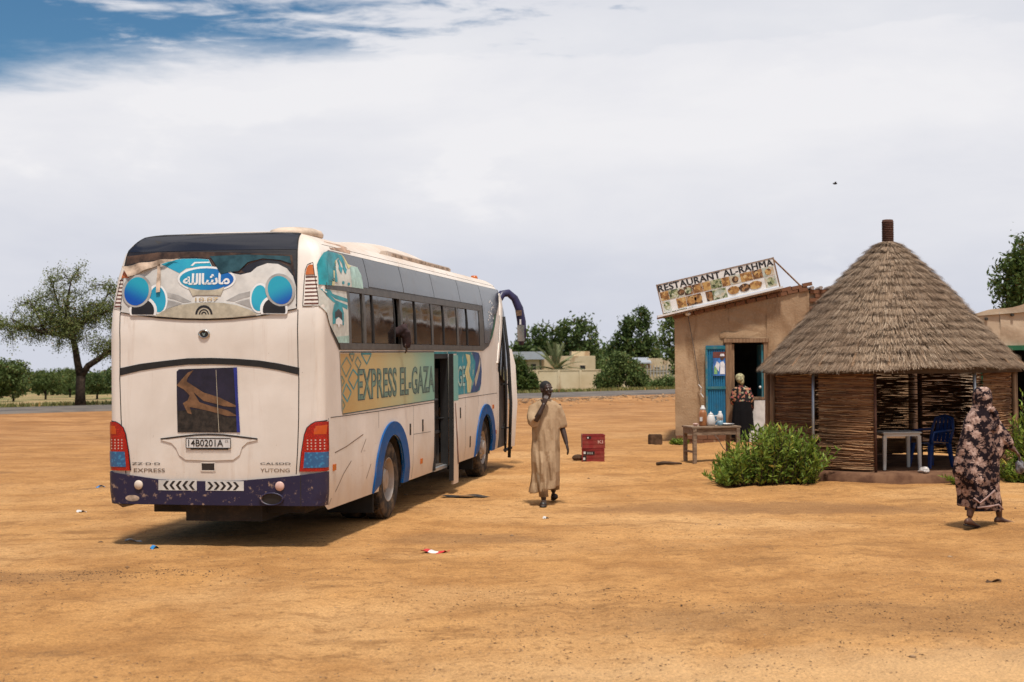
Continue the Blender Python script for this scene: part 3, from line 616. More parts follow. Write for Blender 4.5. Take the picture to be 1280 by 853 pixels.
# ================================================================== COACH: outlines of its glass, prints and trim, in metres on its own rear (x,z) and side (y,z) skin
BD = {
 'glass': [(-1.103, 2.614), (-1.094, 2.896), (-1.098, 3.129), (-1.079, 3.304), (-1.011, 3.447), (-0.712, 3.491), (-0.388, 3.514), (-0.048, 3.518), (0.286, 3.506), (0.594, 3.488), (0.915, 3.46), (0.932, 3.059), (0.953, 2.624), (0.719, 2.576), (0.457, 2.54), (0.192, 2.52), (-0.077, 2.514), (-0.37, 2.524), (-0.626, 2.543), (-0.885, 2.577)],
 'dark_top': [(-1.086, 3.287), (-1.011, 3.447), (-0.712, 3.491), (-0.388, 3.514), (-0.048, 3.518), (0.286, 3.506), (0.594, 3.488), (0.915, 3.46), (0.918, 3.28), (0.507, 3.284), (-0.033, 3.287), (-0.542, 3.286)],
 'film': [(-1.104, 2.614), (-1.095, 2.831), (-1.098, 3.001), (-1.1, 3.113), (-0.919, 3.155), (-0.648, 3.183), (-0.415, 3.199), (-0.236, 3.198), (-0.093, 3.185), (-0.04, 3.099), (0.013, 2.996), (0.059, 2.965), (0.11, 2.986), (0.203, 3.023), (0.292, 3.005), (0.41, 3.031), (0.474, 3.089), (0.591, 3.129), (0.712, 3.119), (0.818, 3.066), (0.893, 2.981), (0.934, 2.864), (0.952, 2.627), (0.712, 2.582), (0.508, 2.55), (0.234, 2.529), (-0.044, 2.521), (-0.326, 2.529), (-0.648, 2.554), (-0.903, 2.581)],
 'brown': [(-1.108, 3.13), (-1.103, 3.242), (-0.713, 3.276), (-0.101, 3.27), (0.53, 3.24), (0.865, 3.217), (0.919, 2.964), (0.851, 3.083), (0.709, 3.152), (0.587, 3.171), (0.502, 3.165), (0.368, 3.121), (0.295, 3.059), (0.341, 3.027), (0.273, 3.022), (0.201, 3.043), (0.101, 2.995), (0.03, 3.004), (-0.028, 3.099), (-0.085, 3.193), (-0.237, 3.212), (-0.416, 3.212), (-0.649, 3.197), (-0.921, 3.172)],
 'tealglass': [(-0.087, 3.219), (0.358, 3.227), (0.841, 3.201), (0.865, 3.116), (0.742, 3.16), (0.535, 3.181), (0.366, 3.142), (0.271, 3.042), (0.167, 3.036), (0.064, 3.012), (0.002, 3.115), (-0.058, 3.193)],
 'blue_top': [(-0.652, 3.142), (-0.521, 3.184), (-0.411, 3.197), (-0.236, 3.196), (-0.096, 3.183), (-0.05, 3.104), (-0.226, 3.103), (-0.35, 3.088), (-0.425, 3.035)],
 'blue_bar': [(-0.299, 3.118), (-0.259, 3.158), (-0.09, 3.159), (-0.075, 3.144), (-0.245, 3.142), (-0.272, 3.114)],
 'oval_w': [(0.245, 2.955), (0.238, 2.923), (0.216, 2.893), (0.177, 2.866), (0.125, 2.845), (0.062, 2.828), (-0.009, 2.819), (-0.084, 2.817), (-0.161, 2.821), (-0.234, 2.833), (-0.3, 2.852), (-0.357, 2.876), (-0.4, 2.904), (-0.428, 2.935), (-0.44, 2.968), (-0.434, 3.0), (-0.411, 3.03), (-0.373, 3.057), (-0.32, 3.079), (-0.256, 3.095), (-0.184, 3.105), (-0.108, 3.107), (-0.032, 3.102), (0.042, 3.09), (0.108, 3.071), (0.164, 3.047), (0.207, 3.019), (0.234, 2.988)],
 'oval_b': [(0.22, 2.956), (0.214, 2.929), (0.193, 2.904), (0.157, 2.881), (0.109, 2.863), (0.05, 2.85), (-0.016, 2.842), (-0.086, 2.84), (-0.157, 2.844), (-0.225, 2.854), (-0.286, 2.87), (-0.339, 2.89), (-0.379, 2.914), (-0.404, 2.94), (-0.415, 2.967), (-0.409, 2.994), (-0.387, 3.02), (-0.351, 3.042), (-0.303, 3.06), (-0.243, 3.074), (-0.176, 3.082), (-0.106, 3.083), (-0.035, 3.079), (0.033, 3.068), (0.094, 3.053), (0.146, 3.033), (0.186, 3.009), (0.211, 2.983)],
 'text': [(-0.372, 2.899), (0.178, 3.027)],
 'ribbon': [(-0.304, 2.871), (-0.204, 2.84), (0.025, 2.837), (0.118, 2.874), (0.082, 2.774), (0.029, 2.781), (-0.2, 2.785), (-0.243, 2.774)],
 'gold': [(-0.212, 2.718), (0.057, 2.757)],
 'left': {'disc_rim': [(-0.745, 2.781), (-0.761, 2.744), (-0.785, 2.712), (-0.816, 2.686), (-0.851, 2.668), (-0.89, 2.659), (-0.931, 2.658), (-0.971, 2.667), (-1.008, 2.685), (-1.041, 2.71), (-1.067, 2.742), (-1.086, 2.779), (-1.096, 2.82), (-1.098, 2.861), (-1.091, 2.901), (-1.075, 2.939), (-1.051, 2.971), (-1.021, 2.997), (-0.985, 3.016), (-0.946, 3.025), (-0.905, 3.025), (-0.865, 3.016), (-0.827, 2.998), (-0.794, 2.972), (-0.768, 2.94), (-0.749, 2.903), (-0.739, 2.863), (-0.737, 2.822)], 'disc': [(-0.776, 2.789), (-0.79, 2.756), (-0.81, 2.728), (-0.836, 2.705), (-0.866, 2.689), (-0.898, 2.68), (-0.931, 2.679), (-0.964, 2.686), (-0.994, 2.701), (-1.021, 2.722), (-1.042, 2.749), (-1.057, 2.781), (-1.065, 2.816), (-1.066, 2.852), (-1.059, 2.887), (-1.045, 2.92), (-1.025, 2.948), (-1.0, 2.971), (-0.97, 2.988), (-0.937, 2.997), (-0.903, 2.997), (-0.871, 2.99), (-0.84, 2.975), (-0.814, 2.954), (-0.793, 2.926), (-0.778, 2.894), (-0.77, 2.86), (-0.769, 2.824)], 'drop_rim': [(-0.543, 2.755), (-0.539, 2.717), (-0.542, 2.681), (-0.55, 2.648), (-0.565, 2.621), (-0.585, 2.599), (-0.608, 2.585), (-0.634, 2.579), (-0.66, 2.582), (-0.687, 2.592), (-0.712, 2.611), (-0.735, 2.636), (-0.754, 2.667), (-0.769, 2.702), (-0.779, 2.739), (-0.783, 2.777), (-0.78, 2.813), (-0.772, 2.846), (-0.758, 2.874), (-0.739, 2.896), (-0.716, 2.91), (-0.691, 2.916), (-0.664, 2.913), (-0.636, 2.902), (-0.61, 2.884), (-0.587, 2.858), (-0.567, 2.827), (-0.553, 2.792)], 'drop': [(-0.563, 2.753), (-0.559, 2.721), (-0.561, 2.69), (-0.567, 2.662), (-0.578, 2.638), (-0.593, 2.62), (-0.611, 2.608), (-0.631, 2.603), (-0.653, 2.605), (-0.674, 2.614), (-0.694, 2.63), (-0.712, 2.652), (-0.728, 2.679), (-0.74, 2.709), (-0.748, 2.741), (-0.752, 2.773), (-0.75, 2.805), (-0.744, 2.833), (-0.733, 2.857), (-0.719, 2.875), (-0.701, 2.887), (-0.681, 2.892), (-0.66, 2.89), (-0.638, 2.88), (-0.617, 2.864), (-0.599, 2.842), (-0.583, 2.815), (-0.571, 2.785)], 'black_rim': [(-0.658, 2.594), (-0.667, 2.567), (-0.685, 2.568), (-0.71, 2.568), (-0.741, 2.568), (-0.775, 2.569), (-0.812, 2.57), (-0.849, 2.57), (-0.885, 2.571), (-0.918, 2.571), (-0.946, 2.571), (-0.968, 2.572), (-0.982, 2.584), (-0.99, 2.618), (-0.99, 2.653), (-0.982, 2.686), (-0.966, 2.716), (-0.943, 2.742), (-0.914, 2.761), (-0.881, 2.774), (-0.844, 2.779), (-0.806, 2.776), (-0.769, 2.765), (-0.735, 2.748), (-0.706, 2.724), (-0.682, 2.695), (-0.665, 2.663), (-0.657, 2.629)], 'black': [(-0.69, 2.593), (-0.698, 2.576), (-0.713, 2.576), (-0.734, 2.577), (-0.759, 2.577), (-0.788, 2.578), (-0.818, 2.578), (-0.849, 2.578), (-0.879, 2.579), (-0.906, 2.579), (-0.929, 2.58), (-0.946, 2.58), (-0.958, 2.583), (-0.964, 2.612), (-0.964, 2.641), (-0.957, 2.669), (-0.944, 2.695), (-0.925, 2.716), (-0.901, 2.733), (-0.873, 2.744), (-0.843, 2.748), (-0.812, 2.746), (-0.781, 2.737), (-0.753, 2.722), (-0.729, 2.702), (-0.709, 2.678), (-0.695, 2.651), (-0.689, 2.622)], 'fan_upper': [(-0.55, 2.821), (-0.413, 2.788), (-0.256, 2.712), (-0.353, 2.703), (-0.463, 2.744), (-0.543, 2.762)], 'fan_lower': [(-0.548, 2.737), (-0.461, 2.719), (-0.361, 2.694), (-0.474, 2.66), (-0.615, 2.612), (-0.573, 2.662)]},
 'right': {'disc_rim': [(0.608, 2.773), (0.628, 2.736), (0.656, 2.703), (0.688, 2.677), (0.724, 2.658), (0.762, 2.648), (0.8, 2.647), (0.836, 2.654), (0.868, 2.67), (0.894, 2.694), (0.915, 2.725), (0.927, 2.761), (0.931, 2.8), (0.927, 2.84), (0.914, 2.88), (0.894, 2.917), (0.867, 2.95), (0.835, 2.977), (0.799, 2.996), (0.76, 3.006), (0.722, 3.008), (0.686, 3.0), (0.654, 2.984), (0.627, 2.96), (0.607, 2.929), (0.594, 2.893), (0.59, 2.854), (0.595, 2.813)], 'disc': [(0.636, 2.78), (0.654, 2.747), (0.677, 2.719), (0.704, 2.695), (0.734, 2.678), (0.766, 2.669), (0.797, 2.667), (0.826, 2.673), (0.853, 2.686), (0.874, 2.707), (0.89, 2.733), (0.899, 2.763), (0.902, 2.797), (0.898, 2.832), (0.886, 2.867), (0.869, 2.9), (0.846, 2.928), (0.819, 2.952), (0.789, 2.969), (0.757, 2.979), (0.726, 2.981), (0.696, 2.975), (0.67, 2.961), (0.648, 2.941), (0.632, 2.914), (0.623, 2.884), (0.62, 2.85), (0.625, 2.814)], 'drop_rim': [(0.419, 2.753), (0.421, 2.716), (0.429, 2.68), (0.442, 2.647), (0.458, 2.62), (0.479, 2.598), (0.502, 2.583), (0.527, 2.577), (0.552, 2.578), (0.577, 2.588), (0.599, 2.606), (0.618, 2.63), (0.633, 2.66), (0.642, 2.694), (0.646, 2.731), (0.644, 2.768), (0.637, 2.804), (0.624, 2.836), (0.607, 2.865), (0.586, 2.886), (0.562, 2.901), (0.537, 2.908), (0.512, 2.906), (0.488, 2.896), (0.465, 2.879), (0.447, 2.854), (0.432, 2.824), (0.423, 2.79)], 'drop': [(0.438, 2.751), (0.44, 2.719), (0.446, 2.688), (0.456, 2.66), (0.469, 2.636), (0.485, 2.618), (0.503, 2.605), (0.523, 2.6), (0.543, 2.601), (0.562, 2.61), (0.58, 2.625), (0.595, 2.646), (0.607, 2.672), (0.614, 2.702), (0.617, 2.733), (0.616, 2.765), (0.61, 2.796), (0.6, 2.824), (0.586, 2.848), (0.57, 2.867), (0.551, 2.879), (0.531, 2.885), (0.511, 2.883), (0.492, 2.874), (0.475, 2.859), (0.46, 2.838), (0.449, 2.812), (0.441, 2.782)], 'black_rim': [(0.549, 2.591), (0.56, 2.564), (0.577, 2.564), (0.6, 2.564), (0.629, 2.563), (0.662, 2.563), (0.696, 2.562), (0.731, 2.562), (0.765, 2.562), (0.795, 2.561), (0.821, 2.561), (0.841, 2.561), (0.854, 2.572), (0.858, 2.606), (0.855, 2.64), (0.843, 2.672), (0.824, 2.702), (0.799, 2.728), (0.77, 2.748), (0.736, 2.761), (0.701, 2.768), (0.666, 2.766), (0.633, 2.757), (0.604, 2.74), (0.579, 2.718), (0.561, 2.69), (0.549, 2.658), (0.545, 2.625)], 'black': [(0.579, 2.588), (0.588, 2.572), (0.602, 2.572), (0.622, 2.572), (0.646, 2.571), (0.673, 2.571), (0.701, 2.571), (0.73, 2.57), (0.758, 2.57), (0.783, 2.57), (0.804, 2.569), (0.821, 2.569), (0.831, 2.572), (0.835, 2.6), (0.832, 2.629), (0.823, 2.656), (0.807, 2.682), (0.786, 2.704), (0.761, 2.721), (0.734, 2.732), (0.705, 2.737), (0.676, 2.736), (0.649, 2.728), (0.624, 2.715), (0.604, 2.696), (0.589, 2.672), (0.58, 2.646), (0.576, 2.617)], 'fan_upper': [(0.416, 2.819), (0.289, 2.791), (0.147, 2.719), (0.243, 2.708), (0.344, 2.745), (0.419, 2.76)], 'fan_lower': [(0.427, 2.735), (0.346, 2.72), (0.252, 2.698), (0.367, 2.661), (0.506, 2.609), (0.461, 2.66)]},
 'lens': [(-0.684, 2.561), (-0.544, 2.633), (-0.386, 2.677), (-0.211, 2.698), (-0.053, 2.702), (0.122, 2.693), (0.28, 2.664), (0.42, 2.616), (0.528, 2.561), (0.234, 2.532), (-0.044, 2.524), (-0.361, 2.533)],
 'arcs': [[(0.003, 2.568), (-0.003, 2.599), (-0.019, 2.628), (-0.042, 2.651), (-0.071, 2.666), (-0.103, 2.671), (-0.134, 2.667), (-0.162, 2.652), (-0.183, 2.63), (-0.197, 2.602), (-0.2, 2.571), (-0.176, 2.571), (-0.173, 2.594), (-0.163, 2.616), (-0.146, 2.632), (-0.125, 2.643), (-0.102, 2.646), (-0.078, 2.642), (-0.056, 2.631), (-0.038, 2.614), (-0.026, 2.592), (-0.021, 2.568)], [(-0.039, 2.569), (-0.042, 2.587), (-0.052, 2.604), (-0.065, 2.617), (-0.082, 2.626), (-0.101, 2.629), (-0.119, 2.626), (-0.135, 2.618), (-0.148, 2.605), (-0.156, 2.589), (-0.158, 2.57), (-0.144, 2.57), (-0.142, 2.584), (-0.136, 2.597), (-0.127, 2.607), (-0.114, 2.613), (-0.1, 2.615), (-0.086, 2.613), (-0.073, 2.606), (-0.063, 2.596), (-0.056, 2.583), (-0.053, 2.569)], [(-0.067, 2.569), (-0.069, 2.579), (-0.074, 2.588), (-0.081, 2.595), (-0.09, 2.599), (-0.1, 2.601), (-0.109, 2.6), (-0.118, 2.595), (-0.125, 2.588), (-0.129, 2.58), (-0.13, 2.57), (-0.116, 2.57), (-0.115, 2.575), (-0.113, 2.58), (-0.109, 2.584), (-0.104, 2.586), (-0.099, 2.587), (-0.094, 2.586), (-0.089, 2.584), (-0.085, 2.58), (-0.082, 2.575), (-0.081, 2.569)]],
 'flap': [(-1.106, 3.113), (-0.918, 3.148), (-0.648, 3.183), (-0.415, 3.199), (-0.695, 3.121), (-0.905, 3.04), (-1.025, 2.996)],
 'flap2': [(-0.692, 3.143), (-0.654, 3.153), (-0.625, 2.822), (-0.672, 2.816)],
 'stripe': [(-1.105, 1.986), (-0.855, 2.033), (-0.571, 2.064), (-0.29, 2.09), (-0.014, 2.092), (0.26, 2.081), (0.53, 2.06), (0.753, 2.025), (0.985, 1.976), (0.985, 1.897), (0.752, 1.952), (0.529, 1.988), (0.259, 2.012), (-0.014, 2.023), (-0.291, 2.02), (-0.571, 1.994), (-0.855, 1.956), (-1.105, 1.903)],
 'poster': [(-0.424, 1.943), (-0.396, 1.969), (-0.014, 1.979), (0.277, 1.986), (0.284, 1.678), (0.308, 1.271), (-0.065, 1.271), (-0.417, 1.271), (-0.424, 1.637)],
 'poster_edge': [(0.241, 1.982), (0.282, 1.986), (0.291, 1.678), (0.313, 1.271), (0.276, 1.271), (0.261, 1.635)],
 'poster_tan': [(-0.425, 1.79), (-0.385, 1.833), (-0.291, 1.931), (-0.222, 1.959), (-0.292, 1.876), (-0.304, 1.833), (-0.108, 1.712), (0.075, 1.657), (0.267, 1.566), (0.278, 1.548), (0.12, 1.56), (0.051, 1.582), (-0.109, 1.619), (-0.224, 1.713), (-0.155, 1.604), (-0.017, 1.56), (0.165, 1.516), (0.289, 1.451), (0.164, 1.451), (-0.018, 1.501), (-0.202, 1.539), (-0.271, 1.55), (-0.248, 1.473), (-0.295, 1.484), (-0.352, 1.593), (-0.294, 1.626), (-0.27, 1.68), (-0.339, 1.746)],
 'poster_dark': [(-0.415, 1.506), (-0.225, 1.528), (-0.018, 1.501), (0.164, 1.44), (0.3, 1.429), (0.308, 1.276), (-0.065, 1.276), (-0.412, 1.275)],
 'plate': [(-0.309, 1.099), (0.208, 1.207)],
 'recess': [(-0.617, 1.196), (-0.389, 1.218), (-0.204, 1.236), (-0.043, 1.241), (0.117, 1.237), (0.299, 1.22), (0.512, 1.198), (0.389, 1.17), (0.325, 1.116), (0.297, 1.029), (0.229, 0.981), (-0.045, 0.97), (-0.321, 0.979), (-0.391, 1.027), (-0.425, 1.103), (-0.483, 1.161)],
 'recess_top': [(-0.617, 1.196), (-0.389, 1.223), (-0.204, 1.243), (-0.043, 1.247), (0.117, 1.243), (0.299, 1.224), (0.512, 1.198), (0.299, 1.209), (-0.043, 1.228), (-0.389, 1.208)],
 'box': [(-0.142, 0.847), (0.019, 0.937)],
 'bumper_top': [(-1.23, 0.828), (-1.031, 0.799), (-0.634, 0.75), (-0.323, 0.737), (-0.023, 0.733), (0.295, 0.742), (0.52, 0.76), (0.744, 0.78), (0.976, 0.802), (1.099, 0.82), (1.211, 0.836)],
 'bumper_bot': [(-1.197, 0.489), (-0.629, 0.475), (-0.025, 0.473), (0.518, 0.473), (0.963, 0.476), (1.208, 0.484)],
 'seamL': [(-1.113, 2.604), (-1.105, 2.294), (-1.107, 1.989), (-1.11, 1.859), (-1.097, 1.418), (-1.076, 1.089), (-1.042, 0.807)],
 'seamR': [(0.967, 2.614), (0.973, 1.975), (0.98, 1.847), (0.974, 1.417), (0.961, 1.095), (0.943, 0.815)],
 'tailR': [(0.988, 0.826), (1.011, 1.052), (1.046, 1.245), (1.085, 1.342), (1.159, 1.378), (1.226, 1.397)],
 'tailL': [(-1.094, 0.836), (-1.118, 1.044), (-1.15, 1.22), (-1.191, 1.33), (-1.22, 1.364)],
 'chev1': [(-0.635, 0.632), (-0.184, 0.745)],
 'chev2': [(-0.081, 0.633), (0.358, 0.738)],
 'lampL': (-0.871, 0.688),
 'lampR': (0.767, 0.686),
 'exh': (0.675, 0.545),
 'hole': (-0.949, 0.54),
 'txtL1': [(-1.018, 0.902), (-0.649, 0.949)],
 'txtL2': [(-0.995, 0.821), (-0.591, 0.884)],
 'txtR1': [(0.539, 0.911), (0.911, 0.955)],
 'txtR2': [(0.539, 0.831), (0.9, 0.89)],
 'emblem': (-0.097, 2.356),
 'vent': [(1.039, 2.633), (1.044, 2.899), (1.058, 3.057), (1.089, 3.12), (1.173, 3.145)],
 'vent_lamp': [(1.075, 2.987), (1.082, 3.087), (1.11, 3.12), (1.174, 3.139), (1.181, 2.995)],
 'band': [(0.361, 3.251), (0.53, 3.299), (1.287, 3.294), (2.048, 3.293), (3.692, 3.309), (5.512, 3.318), (7.34, 3.32), (9.162, 3.32), (10.237, 3.31), (10.93, 3.255), (10.867, 3.147), (10.371, 2.806), (9.896, 2.414), (9.545, 2.255), (9.057, 2.207), (5.403, 2.184), (2.43, 2.171), (0.629, 2.17), (0.333, 2.372), (-0.018, 2.628), (0.043, 2.874), (0.148, 3.075)],
 'rail': [(0.057, 2.878), (1.741, 2.881), (3.467, 2.898), (5.573, 2.92), (8.806, 2.963), (8.786, 2.92), (5.556, 2.88), (3.452, 2.857), (1.727, 2.84), (0.043, 2.831)],
 'divs': [1.967, 3.692, 5.496, 7.322, 9.14],
 'lowv': [1.05, 1.685, 2.093, 3.461, 4.26, 5.242, 6.027, 6.979, 7.758, 8.784],
 'railz': [(1.734, 2.859), (8.796, 2.941)],
 'botz': [(1.619, 2.236), (7.996, 2.257)],
 'upd': [(0.037, 2.881), (0.146, 3.1), (0.311, 3.244), (0.458, 3.291), (1.024, 3.29), (1.109, 3.249), (1.204, 3.173), (1.592, 3.158), (1.689, 3.066), (1.69, 2.905), (0.858, 2.9)],
 'upd_teal': [(0.037, 2.881), (0.146, 3.1), (0.311, 3.244), (0.458, 3.291), (0.865, 3.294), (1.01, 3.267), (1.086, 3.182), (1.051, 3.049), (0.977, 3.077), (0.961, 3.166), (0.867, 3.225), (0.698, 3.182), (0.522, 3.075), (0.41, 2.886)],
 'upd_yel': [(0.857, 3.29), (1.024, 3.29), (1.109, 3.249), (1.204, 3.173), (1.324, 3.155), (1.175, 3.113), (1.116, 3.184), (1.033, 3.261)],
 'upd_yel2': [(0.522, 3.075), (0.696, 3.179), (0.755, 3.186), (0.61, 3.065), (0.506, 2.889), (0.41, 2.888)],
 'upd_arrow1': [(0.79, 3.196), (0.819, 3.125), (0.771, 3.098), (0.835, 3.037), (0.945, 3.108), (0.882, 3.121), (0.872, 3.209)],
 'upd_arrow2': [(0.984, 3.233), (1.007, 3.153), (0.951, 3.117), (0.992, 3.045), (1.109, 3.101), (1.058, 3.131), (1.048, 3.221)],
 'upd_dot1': [(0.916, 2.942), (0.903, 2.93), (0.875, 2.922), (0.844, 2.92), (0.821, 2.926), (0.815, 2.937), (0.828, 2.949), (0.856, 2.958), (0.887, 2.959), (0.91, 2.953)],
 'upd_dot2': [(1.136, 2.936), (1.122, 2.924), (1.094, 2.915), (1.061, 2.914), (1.038, 2.92), (1.031, 2.931), (1.045, 2.943), (1.074, 2.952), (1.106, 2.953), (1.13, 2.947)],
 'upd_mint': [(1.263, 3.151), (1.592, 3.158), (1.689, 3.066), (1.69, 2.905), (1.212, 2.903), (1.229, 3.033)],
 'lod': [(0.055, 2.84), (1.038, 2.847), (1.013, 2.679), (1.018, 2.236), (0.627, 2.229), (0.268, 2.453), (-0.001, 2.654)],
 'lod_path': [(0.172, 2.838), (0.353, 2.838), (0.445, 2.795), (1.011, 2.76), (0.997, 2.719), (0.536, 2.743), (0.336, 2.782), (0.531, 2.727), (0.987, 2.686), (0.969, 2.632), (0.418, 2.707), (0.226, 2.763)],
 'lod_shield': [(0.373, 2.455), (0.373, 2.58), (0.462, 2.677), (0.61, 2.722), (0.738, 2.694), (0.807, 2.592), (0.795, 2.447), (0.589, 2.475)],
 'lod_in': [(0.458, 2.519), (0.464, 2.59), (0.61, 2.634), (0.735, 2.59), (0.734, 2.51), (0.595, 2.546)],
 'lod_w': [(0.464, 2.456), (0.484, 2.512), (0.594, 2.538), (0.728, 2.502), (0.729, 2.454), (0.642, 2.46), (0.584, 2.419), (0.533, 2.458)],
 'lod_mint': [(0.495, 2.315), (1.011, 2.337), (1.018, 2.236), (0.627, 2.229)],
 'panel': [(0.66, 2.128), (1.255, 2.133), (2.368, 2.139), (3.638, 2.142), (5.337, 2.146), (6.799, 2.15), (8.269, 2.155), (8.639, 2.138), (8.829, 2.032), (8.897, 1.819), (8.833, 1.607), (8.719, 1.504), (8.45, 1.469), (6.772, 1.473), (5.361, 1.453), (3.615, 1.45), (2.056, 1.447), (0.755, 1.441), (0.712, 1.67), (0.683, 1.884)],
 'p_teal': [(6.799, 2.15), (8.269, 2.155), (8.639, 2.138), (8.829, 2.032), (8.897, 1.819), (8.833, 1.607), (8.719, 1.504), (8.45, 1.469), (6.865, 1.474), (6.877, 1.786), (7.166, 1.98), (6.795, 2.041)],
 'p_blue': [(8.062, 2.15), (8.639, 2.134), (8.829, 2.032), (8.897, 1.819), (8.833, 1.607), (8.557, 1.487), (7.931, 1.48), (8.248, 1.661), (8.366, 1.971)],
 'p_tear1': [(7.558, 2.118), (7.906, 2.097), (7.952, 1.974), (7.795, 1.833), (8.041, 1.665), (7.931, 1.484), (7.681, 1.491), (7.639, 1.674), (7.497, 1.817), (7.701, 1.976)],
 'p_tear2': [(8.745, 2.096), (8.794, 1.968), (8.679, 1.821), (8.348, 1.566), (8.27, 1.702), (8.519, 1.844), (8.686, 1.99)],
 'dia': [[(0.921, 2.084), (1.106, 1.986), (0.89, 1.863), (0.705, 1.983)], [(1.172, 1.942), (1.416, 1.855), (1.192, 1.712), (0.98, 1.824)], [(0.898, 1.777), (1.098, 1.681), (0.933, 1.575), (0.746, 1.669)], [(1.37, 2.087), (1.517, 2.012), (1.408, 1.946), (1.252, 2.022)], [(1.52, 2.124), (1.973, 2.124), (1.762, 2.0)], [(1.023, 2.122), (1.239, 2.124), (1.149, 2.037)], [(0.717, 1.876), (0.829, 1.81), (0.714, 1.748)], [(0.72, 1.613), (0.842, 1.538), (0.731, 1.478)]],
 'text1': [(1.371, 1.578), (5.394, 1.919)],
 'ge': [(6.944, 1.599), (7.502, 1.937)],
 'text1c': [(1.408, 1.576), (1.381, 1.932), (3.232, 1.934), (3.352, 1.578), (5.317, 1.593), (5.33, 1.938)],
 'qglass': [(10.723, 2.811), (11.469, 3.107), (11.326, 2.384), (11.403, 1.665), (10.37, 1.846), (10.024, 1.97), (10.224, 2.374)],
 'pillar': [(10.778, 2.916), (11.111, 3.01), (10.052, 2.091), (9.838, 2.131)],
 'calli': [(8.718, 2.189), (10.256, 3.226)],
 'calli2': [(8.817, 2.208), (9.761, 2.648), (9.802, 2.449), (9.423, 2.229)],
}

BUS = thing('coach_bus', 'white intercity coach with blue wheel arches, painted side panel and decorated rear window', 'bus', (-3.30, 15.68, 0), R(-10.0))
WZ=[.30,.42,.6,1.0,2.3,2.6,3.0,3.27,3.38,3.45,3.5,3.54]; WX=[1.20,1.215,1.24,1.25,1.25,1.245,1.21,1.15,1.085,.99,.80,.35]
LZ=[2.4,2.65,3.0,3.27,3.40,3.47,3.52,3.54]; LY=[0,.03,.10,.17,.23,.30,.5,.8]
RC=.10; BU=.04; BL=11.75
def wz(z): return float(np.interp(z,WZ,WX))
def lean(z): return float(np.interp(z,LZ,LY))
def flean(z): return float(np.interp(z,[1.2,1.9,3.0,3.4,3.54],[0,.04,.35,.6,1.2]))
def rearY(x,z):
    w_=wz(z); x=min(abs(x),w_); y=lean(z)+BU*(x/w_)**2
    if x>w_-RC: y+=RC-math.sqrt(max(0,RC*RC-(x-(w_-RC))**2))
    return y
def yc(z): return lean(z)+BU+RC
def rearP(x,z,off=0.):
    e=1e-3; y=rearY(x,z); xx=max(-wz(z)+2*e,min(wz(z)-2*e,x))
    n=Vector((-(rearY(xx+e,z)-rearY(xx-e,z))/(2*e), 1, -(rearY(x,z+e)-rearY(x,z-e))/(2*e))).normalized()
    return Vector((x,y,z)) - n*off
def sideP(y,z,off=0.,sgn=1):
    c_=yc(z)
    if y<c_:
        p=rearP(min(wz(z)-.001, wz(z)-(c_-y)),z,off); return Vector((p.x*sgn,p.y,p.z))
    e=1e-3; n=Vector((1,0,-(wz(z+e)-wz(z-e))/(2*e))).normalized(); p=Vector((wz(z),y,z))+n*off; return Vector((p.x*sgn,p.y,p.z))
def cut_poly(pts, step=.09):
    """flat polygon as a bmesh cut on a lattice so that it can follow a curved skin"""
    bm=bmesh.new(); vs=[bm.verts.new((a,b_,0)) for a,b_ in pts]
    for t in tessellate_polygon([[Vector((a,b_,0)) for a,b_ in pts]]):
        try: bm.faces.new([vs[i] for i in t])
        except ValueError: pass
    return cut_bm(bm,step)
def cut_bm(bm, step):
    lo=[min(v.co[i] for v in bm.verts) for i in (0,1)]; hi=[max(v.co[i] for v in bm.verts) for i in (0,1)]
    for i in (0,1):
        n=np.zeros(3); n[i]=1
        for q in np.arange(math.ceil(lo[i]/step)*step, hi[i], step):
            p=np.zeros(3); p[i]=q; bmesh.ops.bisect_plane(bm, geom=bm.verts[:]+bm.edges[:]+bm.faces[:], plane_co=p, plane_no=n, dist=1e-6)
    return bm
def wrap(bm, fn, off, name, mat, parent, thick=0):
    for v in bm.verts: v.co = fn(v.co.x, v.co.y, off)
    if thick:
        r=bmesh.ops.extrude_face_region(bm, geom=bm.faces[:])
        # push the copy outwards along the skin
        vs=[g for g in r['geom'] if isinstance(g,bmesh.types.BMVert)]; bm.normal_update()
    bmesh.ops.recalc_face_normals(bm, faces=bm.faces)
    me=bpy.data.meshes.new(name); bm.to_mesh(me); bm.free(); return link(name, me, mat, parent, True)
def skin(pts, fn, off, name, mat, parent, step=.09): return wrap(cut_poly(pts,step), fn, off, name, mat, parent)
def slab(pts, fn, o0, o1, name, mat, parent, step=.09, rim=None):
    """polygon on the skin with real thickness: front sheet at o1 and a rim back to o0"""
    bm=cut_poly(pts,step); be=[e for e in bm.edges if len(e.link_faces)==1]; mp={}
    for v in list(bm.verts): mp[v]=(v.co.x,v.co.y)
    base={}
    for e in be:
        for v in e.verts:
            if v not in base: nv=bm.verts.new(fn(mp[v][0],mp[v][1],o0)); base[v]=nv
    for e in be:
        a,b_=e.verts; bm.faces.new((a,b_,base[b_],base[a]))
    for v,(a,b_) in mp.items(): v.co=fn(a,b_,o1)
    bmesh.ops.recalc_face_normals(bm, faces=bm.faces)
    me=bpy.data.meshes.new(name); bm.to_mesh(me); bm.free(); o=link(name, me, mat, parent, 'auto'); return o
